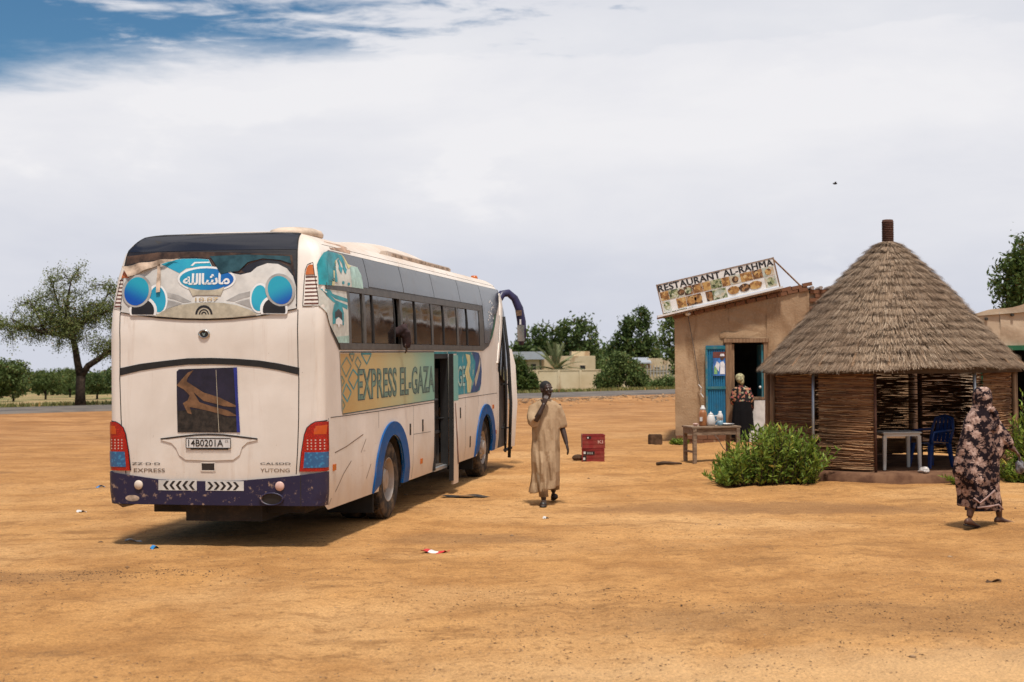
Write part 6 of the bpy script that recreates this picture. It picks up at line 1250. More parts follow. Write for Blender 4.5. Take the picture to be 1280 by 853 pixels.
b.tube([(-.17,0,.85),(-.17,0,.45),(-.17,0,.08)],[.09,.06,.04],12); b.tube([(.01,0,.85),(.01,0,.45),(.01,0,.08)],[.09,.06,.04],12); foot(b,(-.17,0,.085),(0,1)); foot(b,(.01,0,.085),(0.1,1))
b.tube([(.06,0,1.23),(.12,-.02,1.02),(.14,.02,.88)],[.05,.045,.04],12); b.tube([(.14,.02,.88),(.15,.05,.78),(.16,.06,.70)],[.04,.035,.026],12); hand(b,(.16,.06,.70),(.1,.1,-1),(1,0,0),.5,.95,1)
b.tube([(-.26,0,1.23),(-.30,.02,1.02),(-.27,.12,.90)],[.05,.045,.04],12); b.tube([(-.27,.12,.90),(-.22,.22,.90)],[.04,.03],12); hand(b,(-.22,.22,.90),(.3,1,0),(0,0,1),.5,.95,1)
me=remeshed(b,.010,3); link('body',me,'skin_dark',dw_,True)
rb=MB(); rb.loft([ell_ring(cx,0,z,rx,ry,40,fo,7,z) for z,cx,rx,ry,fo in ((1.0,-.08,.19,.15,.02),(.9,-.08,.205,.165,.03),(.75,-.08,.225,.19,.05),(.5,-.08,.245,.21,.07),(.25,-.07,.26,.225,.08),(.12,-.07,.26,.225,.08))]); me=remeshed(rb,.012,2); link('dress','' or me,'black_dress',dw_,True)
rb=MB(); rb.loft([ell_ring(cx,0,z,rx,ry,40,.015,7,z) for z,cx,rx,ry in ((1.345,-.12,.085,.08),(1.30,-.11,.13,.10),(1.26,-.10,.19,.125),(1.12,-.09,.20,.14),(.97,-.08,.205,.155),(.93,-.08,.20,.15))]); rb.tube([(.04,0,1.25),(.12,-.02,1.03),(.135,.02,.88)],[.075,.07,.06],12); rb.tube([(-.24,0,1.25),(-.31,.02,1.03),(-.28,.12,.91)],[.075,.07,.06],12)
rb.tube([(.135,.02,.88),(.15,.05,.79)],[.06,.05],12)
me=remeshed(rb,.012,2); link('blouse','' or me,'flower_top',dw_,True)
rb=MB(); rb.ball((-.14,-.01,1.52),(.108,.118,.10),20,12); rb.ball((-.14,-.07,1.47),(.09,.08,.08),16,10); rb.ball((-.10,-.10,1.42),(.05,.04,.07),12,8); me=remeshed(rb,.010,2); link('headscarf','' or me,'scarf',dw_,True)

# ---- traveller resting an arm out of the coach window
plain('brown_sleeve',(.03,.014,.015),.9,.4,15)
pr=thing('person','traveller inside the coach resting a brown sleeved arm out of the window','person',(0,0,0)); 
Mb=Matrix.Translation((-3.30,15.68,0)) @ Matrix.Rotation(R(-10.0),4,'Z'); pr.matrix_world=Mb; pr.location=(-3.30,15.68,0); pr.rotation_euler=(0,0,R(-10.0))
b=MB(); head(b,(.80,3.25,2.70),R(200),1.0); b.tube([(.80,3.22,2.46),(.80,3.22,2.62)],[.06,.055],12); b.loft([ell_ring(.78,3.2,2.48,.09,.08,20),ell_ring(.78,3.2,2.42,.14,.18,20),ell_ring(.76,3.2,2.2,.15,.18,20),ell_ring(.74,3.2,1.8,.15,.17,20),ell_ring(.72,3.2,1.45,.17,.19,20)])
b.tube([(.85,3.3,2.42),(1.05,3.33,2.40),(1.20,3.34,2.38)],[.055,.05,.045],12); b.tube([(1.20,3.34,2.38),(1.31,3.36,2.40),(1.35,3.36,2.28)],[.045,.045,.036],12); hand(b,(1.35,3.36,2.28),(0,-.05,-1),(1,0,0),.4,1.0,1)
me=remeshed(b,.010,3); link('body','' or me,'skin_dark',pr,True)
rb=MB(); rb.loft([ell_ring(.78,3.2,2.50,.08,.08,24),ell_ring(.78,3.2,2.44,.15,.19,24),ell_ring(.76,3.2,2.2,.165,.2,24),ell_ring(.74,3.2,1.5,.18,.2,24)]); rb.tube([(.85,3.28,2.42),(1.08,3.31,2.41),(1.24,3.32,2.41),(1.33,3.34,2.47)],[.075,.07,.065,.06],14); rb.ball((1.32,3.34,2.42),(.06,.07,.10),14,10); rb.tube([(1.34,3.34,2.42),(1.35,3.36,2.27),(1.345,3.36,2.20)],[.065,.06,.04],12)
rb.v=[(x+.008*math.sin(z*60+y*40),y+.01*math.sin(z*47+x*30),z) for x,y,z in rb.v]
me=remeshed(rb,.010,2); link('shirt','' or me,'brown_sleeve',pr,True)

# ================================================================== SMALL THINGS ON THE LOT
# wooden table with its bottles
TZ=gz(3.9,27.2)
tb=thing('wooden_table','weathered wooden table set with flasks outside the doorway','table',(3.40,26.95,gz(3.9,27.2)-.005),R(12))
TW,TD,TH_=.98,.62,.70
for i in range(4): MB().bbox(0,TW,i*TD/4+.004,(i+1)*TD/4-.004,TH_-.03,TH_+random.uniform(-.003,.003)).build('top_plank','grey_timber',tb)
for y in (.03,TD-.06): MB().bbox(.03,TW-.03,y,y+.03,TH_-.16,TH_-.032).build('apron','grey_timber',tb)
for x in (.02,TW-.09): MB().bbox(x,x+.03,.065,TD-.065,TH_-.14,TH_-.034).build('apron','grey_timber',tb)
for x in (.02,TW-.09):
    for y in (.005,TD-.075): MB().bbox(x+.001,x+.071,y-.004,y+.066,0,TH_-.033).build('leg','grey_timber',tb,bevel=.006)
MB().bbox(.04,.07,.07,TD-.08,.20,.235).build('stretcher','grey_timber',tb)
MB().tube([(.45,.05,.55),(.52,.0,.45),(.60,-.02,.30),(.72,.0,.18)],.008,6).build('hanging_cord','cable_grey',tb)
plain('orange_plastic',(.40,.16,.06),.45,.2,6); dusty('flask_white',(.62,.60,.58),(.4,.3,.2),.3,.4,6); plain('flask_blue',(.20,.33,.42),.4); plain('tin',(.50,.51,.52),.3,.15,6,.6)
def on_table(u_,v_): a=R(12); return (3.40+u_*math.cos(a)-v_*math.sin(a),26.95+u_*math.sin(a)+v_*math.cos(a),TZ-.005+TH_+.004)
fl=thing('drinks_flask','tall orange insulated flask with white lid on wooden table','flask',on_table(.32,.30))
MB().lathe([(.07,0),(.078,.02),(.078,.24),(.065,.27),(.05,.30)],n=20).build('flask_body','orange_plastic',fl,True); MB().lathe([(.052,.30),(.054,.325),(.04,.35),(.03,.36),(.03,.385),(.005,.39)],n=20).build('lid','flask_white',fl,True); MB().bbox(-.07,-.02,-.082,-.074,.09,.17).build('sticker','flask_white',fl)
kt=thing('kettle','white plastic kettle with looped handle on wooden table','kettle',on_table(.47,.27))
MB().lathe([(.075,0),(.088,.03),(.085,.12),(.06,.19),(.045,.215)],n=20).build('kettle_body','flask_white',kt,True); MB().lathe([(.047,.215),(.04,.235),(.012,.245),(.012,.262),(.002,.266)],n=16).build('lid','flask_white',kt,True); MB().tube([(.06,0,.18),(.115,0,.19),(.13,0,.11),(.08,0,.05)],.013,8).build('handle','flask_white',kt,True); MB().tube([(-.07,0,.08),(-.11,0,.13),(-.125,0,.19)],[.022,.016,.012],8).build('spout','flask_white',kt,True)
bo=thing('washing_bottle','white bottle with pale blue lower half on wooden table','bottle',on_table(.64,.22))
MB().lathe([(.045,0),(.055,.02),(.055,.10)],n=18,caps=True).build('lower_half','flask_blue',bo,True); MB().lathe([(.0555,.10),(.056,.18),(.045,.22),(.028,.245),(.028,.275),(.004,.28)],n=18).build('upper_half','flask_white',bo,True)
tr_=thing('serving_tray','shallow metal tray lying on wooden table','tray',on_table(.78,.30)); MB().lathe([(.12,0),(.165,.03),(.17,.032),(.16,.026),(.118,.006),(.003,.006)],n=28,caps=False).build('dish','tin',tr_,True); MB().lathe([(.10,.012),(.105,.03),(.06,.04),(.003,.043)],n=20,caps=False).build('stacked_saucer','flask_white',tr_,True)
cu=thing('tin_cup','small pinkish cup on wooden table edge','cup',on_table(.14,.22)); MB().lathe([(.035,0),(.045,.04),(.047,.055),(.04,.05),(.03,.008)],n=16).build('cup_wall','lens_white',cu,True); MB().tube([(.045,0,.045),(.07,0,.035),(.042,0,.015)],.006,6).build('handle','lens_white',cu)
# old fridge in the doorway
fz=thing('chest_fridge','old white fridge with brown top edge standing in the doorway','fridge',(5.74,PL-.06,.13),R(-3))
MB().bbox(-.17,.20,-.22,.25,.03,.86).build('cabinet','white_sheet',fz,bevel=.012); MB().bbox(-.175,.205,-.225,.25,.865,.925).build('lid','letter_rust',fz,bevel=.01); MB().bbox(-.215,-.172,-.21,.24,.06,.90).build('door','flask_white',fz,bevel=.01)
for x in (-.13,.15): MB().bbox(x,x+.04,-.18,-.12,0,.03).build('foot','rubber',fz)
ub=MB().bbox(-.09,.09,-.08,.08,0,.26).build('white_box','flask_white',None,bevel=.008); ub.location=(5.56,PL-.45,.0); tag(ub,'small white box on the ground before the fridge','box'); ub.location.z=gz(5.56,PL-.45)
# drinks crates
dusty('crate_red',(.24,.02,.02),(.3,.16,.09),.35,.5,5); plain('crate_dark',(.02,.013,.012),.7)
def crate(z,rz,lab,closed):
    c_=thing('drinks_crate',lab,'crate',(1.57,27.9,z),rz,'red drinks crates')
    wX,dY,hZ,t=.44,.32,.268,.014
    def wall(name,x0,x1,y0,y1): 
        o=MB().bbox(x0,x1,y0,y1,.004,hZ).build(name,'crate_red',c_,bevel=.004); return o
    f=wall('side',-wX/2,wX/2,-dY/2,-dY/2+t); wall('side',-wX/2,wX/2,dY/2-t,dY/2); e=wall('end',-wX/2,-wX/2+t,-dY/2+t,dY/2-t); wall('end',wX/2-t,wX/2,-dY/2+t,dY/2-t)
    MB().bbox(-wX/2+t,wX/2-t,-dY/2+t,dY/2-t,.004,.02).build('base','crate_red',c_)
    for zz in (.012,.10,.18,hZ-.012): MB().bbox(-wX/2-.006,wX/2+.006,-dY/2-.006,-dY/2,zz-.01,zz+.01).build('rib','crate_red',f)
    for x in np.linspace(-.21,.21,7): MB().bbox(x-.005,x+.005,-dY/2-.004,-dY/2+.0,.02,hZ-.02).build('rib','crate_red',f)
    return c_,f
c1,f1=crate(gz(1.57,27.9)-.004,R(-3),'lower red plastic drinks crate with dark opening, carrying another crate',0); c2,f2=crate(gz(1.57,27.9)+.268,R(2),'upper red plastic drinks crate with pale mark, stacked on another crate',1)
y_=-.16
MB().bbox(-.18,.03,y_-.009,y_-.0065,.15,.215).build('opening','crate_dark',f1); MB().bbox(-.20,-.13,y_-.009,y_-.0065,.03,.135).build('opening','crate_dark',f1)
for x,z in ((-.165,.19),(-.175,.075)): MB().bbox(x-.02,x+.02,y_-.012,y_-.0095,z-.025,z+.02).build('bottle_glint','flask_white',f1)
for x in (-.10,-.06,-.02): MB().bbox(x-.012,x+.012,y_-.012,y_-.0095,.16,.20).build('bottle_glint','film_grey',f1)
MB().bbox(-.14,-.05,y_-.009,y_-.0065,.185,.235).build('opening','crate_dark',f2); MB().bbox(-.125,-.10,y_-.012,y_-.0095,.195,.225).build('bottle_glint','flask_white',f2)
qv,qf=fit_text('KI',.08,.18,.095,.16,.01); MB().add([(x,y_-.0075,z) for x,z in qv],qf).build('mark','lens_white',f2)
# blocks, sticks, tyre strip
plain('block_brown',(.12,.07,.042),.95,.3,9,0,.1,.4); plain('bark',(.10,.062,.04),.9,.35,8,0,.1,.4)
o=MB().box((0,0,.12),(.30,.22,.25),.12).build('mud_block','block_brown',None,bevel=.02); o.location=(3.30,33.0,gz(3.3,33)-.01); tag(o,'square brown mud block lying near the building corner','block')
o=MB().ball((0,0,.05),(.12,.09,.07),10,6).build('stone','block_brown',None); o.location=(1.28,28.05,gz(1.28,28.05)); tag(o,'dark stone lying against the drinks crates','stone')
o=MB().tube([(-.16,0,.02),(-.02,.03,.035),(.14,.01,.03),(.32,.05,.02)],[.03,.035,.03,.015],8).build('driftwood','bark',None,True); o.location=(2.85,26.7,gz(2.85,26.7)-.005); tag(o,'short dark stick lying before the wooden table','stick')
b=MB(); b.grid(lambda a,t:(a*.34,(t-.5)*.26*(1-abs(a)**2.5*.7)+.12*a,.018+.02*math.sin(a*5)*.5+.012*(1-abs(a))),np.linspace(-1,1,20),np.linspace(0,1,7)); b.grid(lambda a,t:(a*.34,(t-.5)*.26*(1-abs(a)**2.5*.7)+.12*a,.002),np.linspace(-1,1,20),np.linspace(0,1,7))
o=b.build('tyre_strip','tyre_rubber',None,True); o.location=(-.72,21.1,gz(-.72,21.1)); o.rotation_euler=(0,0,R(-28)); tag(o,'flattened strip of old tyre lying beside the coach','rubber strip')
plain('block_dark',(.05,.035,.025),.9)
# litter
plain('litter_red',(.55,.03,.03),.5); plain('litter_blue',(.03,.22,.50),.4); plain('litter_white',(.66,.63,.60),.5)
def scrap(name,x,y,sx,sy,mat,label,cat,rz=0,mat2=None):
    b=MB(); r_=random.Random(int(x*100+y*10)); p=r_.uniform(0,6)
    f=lambda a,t:((a+.12*math.sin(t*3+p))*sx,(t-.5+.25*math.sin(a*3+p))*sy,.012+.010*math.sin(a*6+p)+.010*math.sin(t*7+a*4+p))
    b.grid(f,np.linspace(-.5,.5,9),np.linspace(0,1,6)); o=b.build(name,mat,None,True); o.location=(x,y,gz(x,y)); o.rotation_euler=(0,0,rz); tag(o,label,cat)
    if mat2:
        b=MB(); g=lambda a,t:tuple(q+(0,0,.003)[i] for i,q in enumerate(f(a,t))); b.grid(g,np.linspace(-.2,.25,6),np.linspace(.15,.85,5)); b.build('print',mat2,o,True)
scrap('wrapper',-.83,15.2,.26,.12,'litter_red','crumpled red and white wrapper lying on the open sand','wrapper',R(-8),'litter_white')
scrap('plastic_scrap',-3.96,15.66,.09,.11,'litter_blue','crumpled bright blue plastic scrap on sand behind the coach bumper','litter',.4)
scrap('plastic_scrap',-6.73,23.2,.13,.10,'litter_blue','flat blue and dark scrap on sand left of the coach','litter',.2,'block_dark')
scrap('paper_scrap',-5.9,19.48,.09,.10,'litter_white','small white paper scrap on sand left of the coach','litter',.8)
scrap('plastic_film',-4.34,16.29,.17,.10,'clear_bag',"thin clear film lying at the edge of the coach's shadow",'litter',.3)
scrap('paper_scrap',.42,18.15,.06,.08,'litter_white',"small white paper scrap on sand before the walking man's feet",'litter',.3)
scrap('dry_leaf',4.3,12.8,.12,.035,'block_brown','single dry brown leaf on the pale sand','leaf',-.5)
# bird high in the sky
bd=thing('bird','tiny dark bird gliding high above the hut','bird',(13.7,60,9.2)); MB().ball((0,0,0),(.10,.04,.04),10,6).build('body','hair_black',bd,True)
for s_ in (-1,1): MB().add([(.05,s_*.02,.01),(-.06,s_*.02,.01),(-.05,s_*.24,.05),(.01,s_*.22,.05)],[(0,1,2,3)]).build('wing','hair_black',bd)

# ================================================================== VEGETATION AND FAR BUILDINGS
def leafmat(name,a,b_,rough=.55):
    k=N(name); mid_=tuple((x+y)/2 for x,y in zip(a,b_)); k.set(k.stops(k.island(),[(0,a),(.55,mid_),(.93,b_),(.97,(b_[0]*1.5,b_[1]*1.05,b_[2])),(1,(b_[0]*1.3,b_[1]*.6,b_[2]*.8))]),rough,.18)
    tr=k.n('ShaderNodeBsdfTranslucent'); k.t.links.new(k.b.inputs['Base Color'].links[0].from_socket,tr.inputs[0]); mxs=k.n('ShaderNodeMixShader'); mxs.inputs[0].default_value=.3
    out=[n for n in k.t.nodes if n.type=='OUTPUT_MATERIAL'][0]; k.t.links.new(k.b.outputs[0],mxs.inputs[1]); k.t.links.new(tr.outputs[0],mxs.inputs[2]); k.t.links.new(mxs.outputs[0],out.inputs[0])
leafmat('leaf_bush',(.09,.15,.018),(.29,.37,.065)); leafmat('leaf_acacia',(.09,.115,.034),(.22,.255,.09)); leafmat('leaf_dark',(.034,.062,.018),(.11,.15,.045)); leafmat('leaf_mid',(.055,.09,.024),(.155,.195,.06)); leafmat('leaf_palm',(.15,.175,.085),(.32,.33,.17)); leafmat('leaf_neem',(.035,.065,.014),(.10,.14,.035)); leafmat('dry_grass',(.10,.12,.03),(.28,.24,.09))
plain('trunk_bark',(.06,.042,.03),.95,.4,9,0,.1,.6)
def limbs(mb,path,rad,n=8): mb.tube(path,rad,n)
def clumps(blobs,nc,nl,spread,shell=.55):
    """leaf points gathered in clumps inside ellipsoids"""
    out=[]
    for (c_,r_) in blobs:
        d=rng.normal(size=(nc,3)); d/=np.linalg.norm(d,axis=1)[:,None]; rr=rng.uniform(shell**3,1,nc)**(1/3); C=np.array(c_)+d*rr[:,None]*np.array(r_)
        for q in C: out.append(q+rng.normal(size=(nl,3))*spread*rng.uniform(.6,1.3))
    return np.concatenate(out)
def tree(name,label,loc,blobs,nc,nl,spread,leaf,size,trunk,group=None,cat='tree',shell=.5,aspect=2.0,droop=.2):
    z=gz(loc[0],loc[1]); t=thing(name,label,cat,(loc[0],loc[1],z),0,group)
    tm=MB(); 
    for pth,rd in trunk: tm.tube(pth,rd,8)
    base=trunk[0][0][-1] if trunk else (0,0,.3)
    for c_,r_ in blobs: tm.tube([base,tuple((base[i]+c_[i])/2+random.uniform(-.1,.1) for i in range(3)),c_],[.05,.035,.012],6)
    tm.build('trunk','trunk_bark',t,True)
    o=link('crown',leaf_mesh('crown',clumps(blobs,nc,nl,spread,shell),size,droop,aspect),leaf,t); return t
# ---- acacia beside the road
ac=thing('acacia_tree','large spreading acacia with forked dark trunk beside the road','tree',(-17.5,57.6,gz(-17.5,57.6)))
A=[([(0,0,-.1),(.0,0,.6),(.03,0,1.25)],[.25,.19,.19]),
   ([(.03,0,1.2),(-.10,.0,1.75),(-.22,.1,2.35),(-.33,.1,2.85)],[.17,.145,.13,.12]),
   ([(.03,0,1.2),(.35,-.1,1.65),(.85,-.2,1.95),(1.3,-.3,2.25),(1.7,-.3,2.8)],[.15,.13,.115,.10,.07]),
   ([(-.33,.1,2.85),(-.8,.1,2.95),(-1.4,0,3.0),(-2.1,-.1,3.25),(-2.8,0,3.6)],[.12,.10,.085,.06,.03]),
   ([(-.33,.1,2.85),(-.15,0,3.2),(.25,-.1,3.45),(.75,-.1,3.75),(1.3,.1,3.9)],[.12,.10,.08,.06,.03]),
   ([(-.6,.1,2.95),(-.85,.3,3.6),(-1.0,.3,4.3),(-1.2,.4,4.9)],[.08,.06,.045,.02]),
   ([(-.33,.1,2.9),(-.5,-.3,3.6),(-.35,-.4,4.4),(-.2,-.4,5.2)],[.08,.06,.045,.02]),
   ([(-1.4,0,3.0),(-1.8,.3,3.7),(-2.2,.4,4.4)],[.06,.045,.02]),([(1.3,-.3,2.25),(1.9,-.3,2.4),(2.6,-.2,2.9)],[.08,.06,.02]),([(1.7,-.3,2.8),(1.9,-.2,3.7),(2.1,0,4.6)],[.07,.05,.02]),
   ([(.75,-.1,3.75),(1.0,.2,4.4),(1.2,.3,5.0)],[.05,.035,.015]),([(-2.1,-.1,3.25),(-3.0,-.3,3.3),(-3.6,-.3,3.0)],[.05,.035,.015])]
tm=MB(); tips=[]; lr=random.Random(5)
for pth,rd in A:
    tm.tube(pth,rd,9)
    if rd[0]<.15 or len(pth)>4:
        for q in range(1,len(pth)):
            p0,p1=Vector(pth[q-1]),Vector(pth[q])
            if p1.z<2.0: continue
            for e in range(7):
                s=p0.lerp(p1,lr.random()); dv=Vector((lr.gauss(0,1),lr.gauss(0,1),lr.gauss(.1,.8))).normalized()*lr.uniform(.5,1.35)
                m_=s+dv*.5+Vector((0,0,lr.uniform(-.05,.15))); e_=s+dv+Vector((0,0,-.1)); tm.tube([s,m_,e_],[.022,.015,.006],5); tips+=[(s+dv*f) for f in (.35,.6,.85,1.0)]
                for e2 in range(2):
                    d2=Vector((lr.gauss(0,1),lr.gauss(0,1),lr.gauss(-.15,.7))).normalized()*lr.uniform(.25,.6); tm.tube([m_,m_+d2*.5,m_+d2],[.012,.008,.004],4); tips+=[m_+d2*f for f in (.5,.8,1.0)]
tm.build('trunk','trunk_bark',ac,True)
tp=np.array([tuple(t) for t in tips]); tp=tp[tp[:,2]>1.55]
C=np.concatenate([tp+rng.normal(size=tp.shape)*.13 for _ in range(17)])
link('crown',leaf_mesh('crown',C,.040,.3,2.2),'leaf_acacia',ac)
# ---- low trees beyond the road on the left
for i,(x,y,h,r_,lab,lf) in enumerate(((-22.9,63,1.95,1.35,'round topped dark shrub tree left of the acacia','leaf_mid'),(-39.4,120,2.3,2.0,'low spreading tree with thin trunk on the grassland behind the acacia','leaf_mid'),(-42.0,135,2.5,2.3,'low rounded tree on the grassland directly behind the acacia trunk','leaf_mid'),(-38.6,110,2.1,1.7,'low tree on the grassland under the far left of the acacia','leaf_dark'),(-16.6,61.5,1.6,1.3,'dense dark bush growing at the foot of the acacia','leaf_dark'),(-33.6,115,2.1,2.1,'wide low tree on the far grassland beyond the acacia','leaf_dark'))):
    bush=h<1.8
    bl=[((random.uniform(-.5,.5)*r_,random.uniform(-.5,.5)*r_,h*(.55 if bush else .66)+random.uniform(-.1,.2)),(r_*.62,r_*.62,h*(.42 if bush else .34))) for _ in range(6)]
    tree('bush' if bush else 'savanna_tree',lab,(x,y),bl,46,42,.13,lf,.075,[([(0,0,-.1),(.05,0,h*.25),(0,.05,h*.45)],[.10,.08,.07]),([(0,0,h*.2),(-.3,0,h*.45),(-.6,.1,h*.65)],[.06,.05,.02])],cat='bush' if bush else 'tree')
# distant scrub seen as one mass
n=150; yy=rng.uniform(150,340,n); xx=-.40*yy+rng.uniform(0,.22,n)*yy; bl=[((a,b_,float(ground_h(a,b_))+1.0),(2.6+b_*.004,2.6,1.25)) for a,b_ in zip(xx,yy)]
n2=60; yy2=rng.uniform(135,220,n2); xx2=rng.uniform(-.05,.28,n2)*yy2; bl+=[((a,b_,float(ground_h(a,b_))+2.0),(3,3,2.4)) for a,b_ in zip(xx2,yy2)]
o=link('distant_scrub',leaf_mesh('distant_scrub',clumps(bl,30,14,.35,.3),.38,.1,1.6),'leaf_mid'); tag(o,'far line of low dark scrub along the horizon','scrub',kind='stuff')
# ---- right background: compound wall, buildings, trees
k=N('cream_wall'); c=k.mix(k.ramp(k.noise(.5,6,.6),.35,.7),(.52,.41,.26),(.63,.52,.36)); c=k.mix(k.ramp(k.noise(.9,5,.65,k.co((1,1,.25),(3,0,0)),.5),.55,.68,0,.7),c,(.30,.17,.085)); k.set(c,.95,.15,bump=k.noise(3,4),bstr=.3)
dusty('zinc_roof',(.42,.45,.50),(.3,.22,.16),.35,.45,.8,.5,.3); plain('far_window',(.02,.018,.016),.6)
cw=thing('compound_wall','long cream boundary wall with stained panels beyond the road','wall',(0,95,0))
for i in range(9):
    x0=.2+i*1.45; g=gz(x0+.7,95); MB().bbox(x0+.09,x0+1.36,-.08,.08,g-.3,1.0).build('panel','cream_wall',cw)
    MB().bbox(x0-.08,x0+.085,-.11,.11,g-.3,1.06).build('pillar','cream_wall',cw)
    MB().bbox(x0+.09,x0+1.36,-.11,.11,1.003,1.06).build('coping','cream_wall',cw)
# picketed stretch next to the mud building
MB().bbox(8.95,11.6,-.13,-.11,.86,.92).build('rail','film_grey',cw)
for i in range(12): MB().bbox(8.98+i*.21,9.05+i*.21,-.15,-.13,.55,1.30).build('picket','film_grey',cw)
def house(name,label,x0,x1,y,z1,dep,mat,roofz,wins,roofmat='zinc_roof',over=.4,ridge=0):
    t=thing(name,label,'building',((x0+x1)/2,y,0)); w_=(x1-x0)/2; g=gz((x0+x1)/2,y)-.4
    MB().bbox(-w_,w_,0,dep,g,z1).build('wall',mat,t)
    if roofmat: MB().prism([(-over,z1-.02),(dep+over,z1+.25),(dep+over,z1+.33),(-over,z1+roofz)],-w_-over,w_+over,'x').build('roof',roofmat,t)
    for a,b_,c_,d in wins:
        f=MB().bbox(a,b_,-.05,-.001,c_,d).build('window','cream_wall',t); MB().bbox(a+.06,b_-.06,-.06,-.051,c_+.06,d-.06).build('pane','far_window',f)
    return t
house('tin_roof_house','cream house with pale tin roof beyond the boundary wall',-.6,2.0,104,1.75,4,'cream_wall',.55,[(-1.1,-.5,.6,1.45),(-.2,.4,.6,1.45),(.6,1.1,.6,1.45)])
house('flat_house','flat cream building with stained parapet behind the boundary wall',2.2,6.2,106,1.95,4,'cream_wall',0,[(-1.0,-.4,.7,1.3),(.8,1.3,.7,1.3)],None)
house('tall_house','taller cream wall block behind the date palm',4.6,6.0,110,2.3,4,'cream_wall',0,[],None)
house('gate_house','small cream gatehouse with rusty tin lean-to roof',9.2,11.0,96.5,1.75,2.5,'cream_wall',.1,[(-.5,.0,.5,1.2)],None)
t=thing('lean_to','low tin roofed lean-to beside the cream gatehouse','shed',(8.6,96.0,0)); MB().prism([(-.6,1.42),(1.6,1.75),(1.6,1.82),(-.6,1.5)],-.7,.75,'x').build('roof','zinc_roof',t); MB().bbox(-.6,.55,.1,1.5,-.9,1.4).build('wall','cream_wall',t)
for x in (-.55,.6): MB().bbox(x-.05,x+.05,-.5,-.4,gz(8.6,95.5)-.1,1.45).build('post','timber',t)
tree('shade_tree','broad dark green tree crown rising behind the tin roofed house',(4.2,118),[((-2.6,0,3.6),(1.6,1.6,1.5)),((-1.2,0,4.2),(1.6,1.5,1.4)),((.4,0,4.6),(1.5,1.5,1.5)),((1.6,0,4.3),(1.3,1.3,1.7)),((1.9,0,2.9),(1.1,1.3,1.3)),((-3.3,0,2.8),(1.1,1.2,1.2)),((0,0,3.2),(2.4,1.5,1.4))],34,24,.27,'leaf_dark',.19,[([(0,0,-.1),(0,0,1.5),(.1,0,2.8)],[.3,.24,.18])])
tree('roadside_tree','irregular dark tree with a tall loose top behind the round bush',(8.5,100),[((-.7,0,3.1),(.9,1.0,1.0)),((.5,0,3.3),(1.0,1.0,.9)),((0,0,2.4),(1.3,1.2,.9)),((-.3,0,4.4),(.55,.6,.7)),((.75,0,4.9),(.45,.5,.8)),((1.3,0,2.9),(.8,.9,.9)),((-1.2,0,2.3),(.7,.8,.7))],34,26,.19,'leaf_dark',.14,[([(0,0,-.1),(0,0,1.2),(.1,0,2.4)],[.2,.16,.12])],shell=.35)
tree('corner_tree','tall leafy tree rising behind the corner of the mud building',(10.6,88),[((-.7,0,3.0),(.9,1.0,1.3)),((.3,0,3.6),(1.1,1.1,1.2)),((-.4,0,4.4),(.7,.8,.7)),((1.3,0,3.0),(1.2,1.2,1.6)),((-.2,0,1.9),(1.0,1.0,.9)),((1.1,0,4.3),(.7,.8,.6))],32,24,.2,'leaf_mid',.13,[([(0,0,-.1),(0,0,1.2),(.1,0,2.6)],[.2,.16,.12])],shell=.35)
tree('round_bush','large rounded green bush growing before the boundary wall',(6.05,80),[((-.5,0,.75),(.75,.8,.8)),((.4,0,1.1),(.8,.8,.85)),((0,0,1.5),(.6,.7,.65)),((1.0,0,.6),(.6,.7,.6)),((-.9,0,.45),(.55,.6,.45))],60,40,.12,'leaf_mid',.085,[([(0,0,-.1),(0,0,.3),(0,0,.6)],[.1,.08,.06])],cat='bush')
tree('low_bush','low spreading bush at the road edge near the mud building',(8.5,79),[((-.6,0,.25),(.6,.6,.30)),((.2,0,.32),(.6,.6,.32)),((.8,0,.22),(.5,.6,.25))],40,34,.11,'leaf_mid',.08,[([(0,0,-.1),(0,0,.15),(0,0,.3)],[.06,.05,.04])],cat='bush')
tree('verge_bush','grey green bush growing behind the front of the coach',(.35,77),[((-.5,0,.9),(.7,.7,.9)),((.2,0,.75),(.7,.7,.75)),((-.2,0,1.5),(.5,.6,.55)),((.6,0,.4),(.5,.5,.4))],56,36,.12,'leaf_neem',.085,[([(0,0,-.1),(0,0,.3),(0,0,.6)],[.08,.07,.05])],cat='bush')
tree('neem_tree','airy pale green tree rising behind the neighbouring flat roofed building',(16.9,45),[((-.9,0,4.2),(.7,.8,1.0)),((.2,0,4.9),(1.2,1.1,1.1)),((-.2,0,3.6),(1.2,1.1,1.0)),((1.3,0,4.2),(1.3,1.2,1.5)),((1.0,0,5.6),(.9,.9,.7)),((2.5,0,4.0),(1.2,1.2,1.5))],60,46,.16,'leaf_neem',.07,[([(0,0,-.1),(.1,0,1.5),(.2,0,2.8)],[.2,.16,.12])],shell=.25,droop=.7,aspect=2.6)
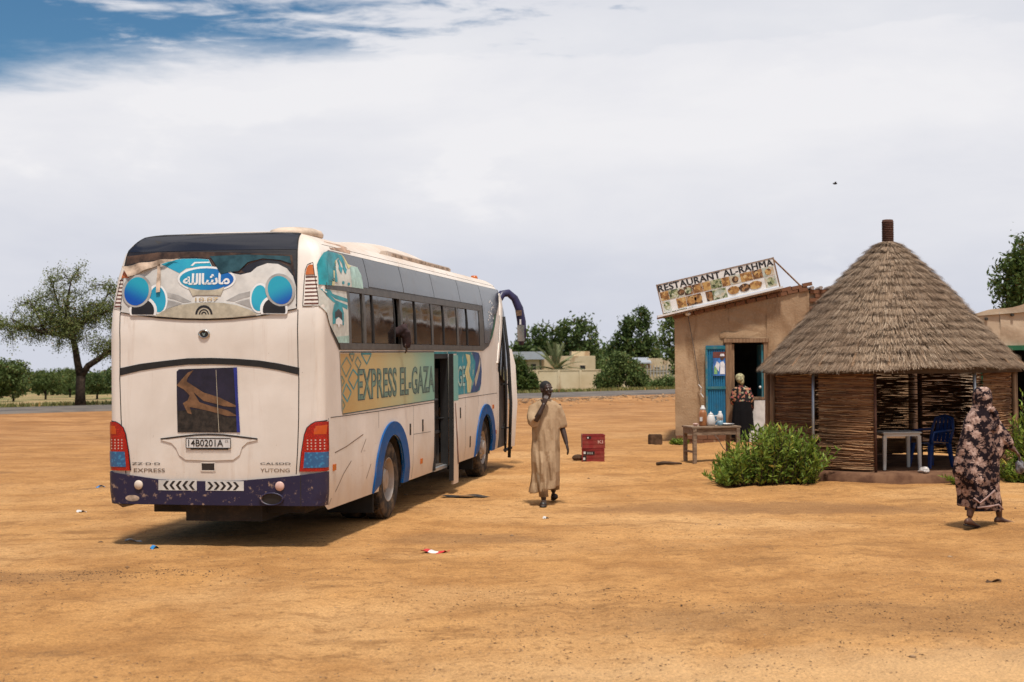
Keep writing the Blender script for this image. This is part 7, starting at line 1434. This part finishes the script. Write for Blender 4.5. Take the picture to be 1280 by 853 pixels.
# date palm
pm=thing('date_palm','young date palm with arching fronds above the boundary wall','palm',(3.05,99,gz(3.05,99)))
MB().tube([(0,0,-.1),(0,0,.8),(.02,0,1.5)],[.22,.2,.2],10).build('trunk','trunk_bark',pm,True)
for i in range(30):
    az=2*math.pi*i/30+random.uniform(-.1,.1); el=R(random.choice((74,56,44,32,20,6,-8)))+random.uniform(-.08,.08); L_=random.uniform(2.3,3.0); pts=[]
    for q in np.linspace(0,1,9): r_=L_*q; pts.append(Vector((math.cos(az)*math.cos(el)*r_,math.sin(az)*math.cos(el)*r_,1.5+math.sin(el)*r_-.38*r_*r_/L_*(1-.35*math.sin(el)))))
    fb=MB().tube(pts,[.03-.025*q for q in np.linspace(0,1,9)],5); 
    for q in np.linspace(.12,.98,34):
        f=q*8; j=min(7,int(f)); p=pts[j].lerp(pts[j+1],f-j); t_=(pts[j+1]-pts[j]).normalized(); sd_=t_.cross(Vector((0,0,1))); sd_=sd_.normalized() if sd_.length>1e-3 else Vector((1,0,0))
        for s_ in (-1,1):
            tip=p+(t_*.7+sd_*s_*.75+Vector((0,0,.12))).normalized()*.42*(1-.55*q); fb.add([p-t_*.05,p+t_*.05,tip],[(0,1,2)])
    fb.build('frond','leaf_palm',pm,fix=False)
# grass tufts along the far verge
n=9000; t=rng.uniform(-30,50,n); s=5.6+np.abs(rng.normal(0,1.6,n)); p=RA+RD*t[:,None]+RN*s[:,None]; C=np.stack([p[:,0],p[:,1],ground_h(p[:,0],p[:,1])+.10],1); ax=np.tile(np.array([0,0,1.0]),(n,1))
o=link('verge_grass',leaf_mesh('verge_grass',C,.06,0,4.5,ax),'dry_grass'); tag(o,'rough grass along the far side of the road','grass',kind='stuff')
# ---- leafy shrubs at the hut
def shrub(label,cx,cy,w_,d_,h,n,seed):
    global rng
    rng=np.random.default_rng(seed); t=thing('leafy_shrub',label,'shrub',(cx,cy,gz(cx,cy)-.01)); st_=MB(); P=[];A_=[]
    for i in range(n):
        bx,by=rng.uniform(-.7,.7)*w_,rng.uniform(-.6,.6)*d_; ht=h*(1-1.25*(abs(bx-.12*w_)/w_)**2)*rng.uniform(.6,1.05); lean_=np.array([bx*.22+rng.normal(0,.11),by*.3+rng.normal(0,.10)])
        m=10; pts=[(bx+lean_[0]*q,by*.9+lean_[1]*q,ht*q) for q in np.linspace(0,1,5)]; st_.tube(pts,[.010,.008,.007,.005,.003],5)
        for q in np.linspace(.06,1.0,19):
            f=q*4; j=min(3,int(f)); a=np.array(pts[j]); b_=np.array(pts[j+1]); p=a+(b_-a)*(f-j)
            for s_ in range(2):
                az=rng.uniform(0,6.28); el=rng.uniform(.1,.9)+(.5 if q>.9 else 0); d=np.array([math.cos(az)*math.cos(el),math.sin(az)*math.cos(el),math.sin(el)]); P.append(p+d*.055); A_.append(d)
    st_.build('stems','trunk_bark',t,True)
    P=np.array(P);A_=np.array(A_)*2.6
    link('foliage',leaf_mesh('foliage',P,.030,0,3.9,A_),'leaf_bush',t); return t
shrub('low bright green leafy shrub growing against the reed hut by the wooden table',4.08,22.8,1.0,.5,.90,190,11)
shrub('tall narrow leafed green shrub growing behind the veiled woman',8.22,22.45,.52,.4,1.42,120,12)
shrub('small green weed at the foot of the restaurant wall',3.72,32.9,.25,.12,.10,10,13)
shrub('small green sprig at the edge of the hut floor',7.0,22.30,.10,.08,.14,8,14)
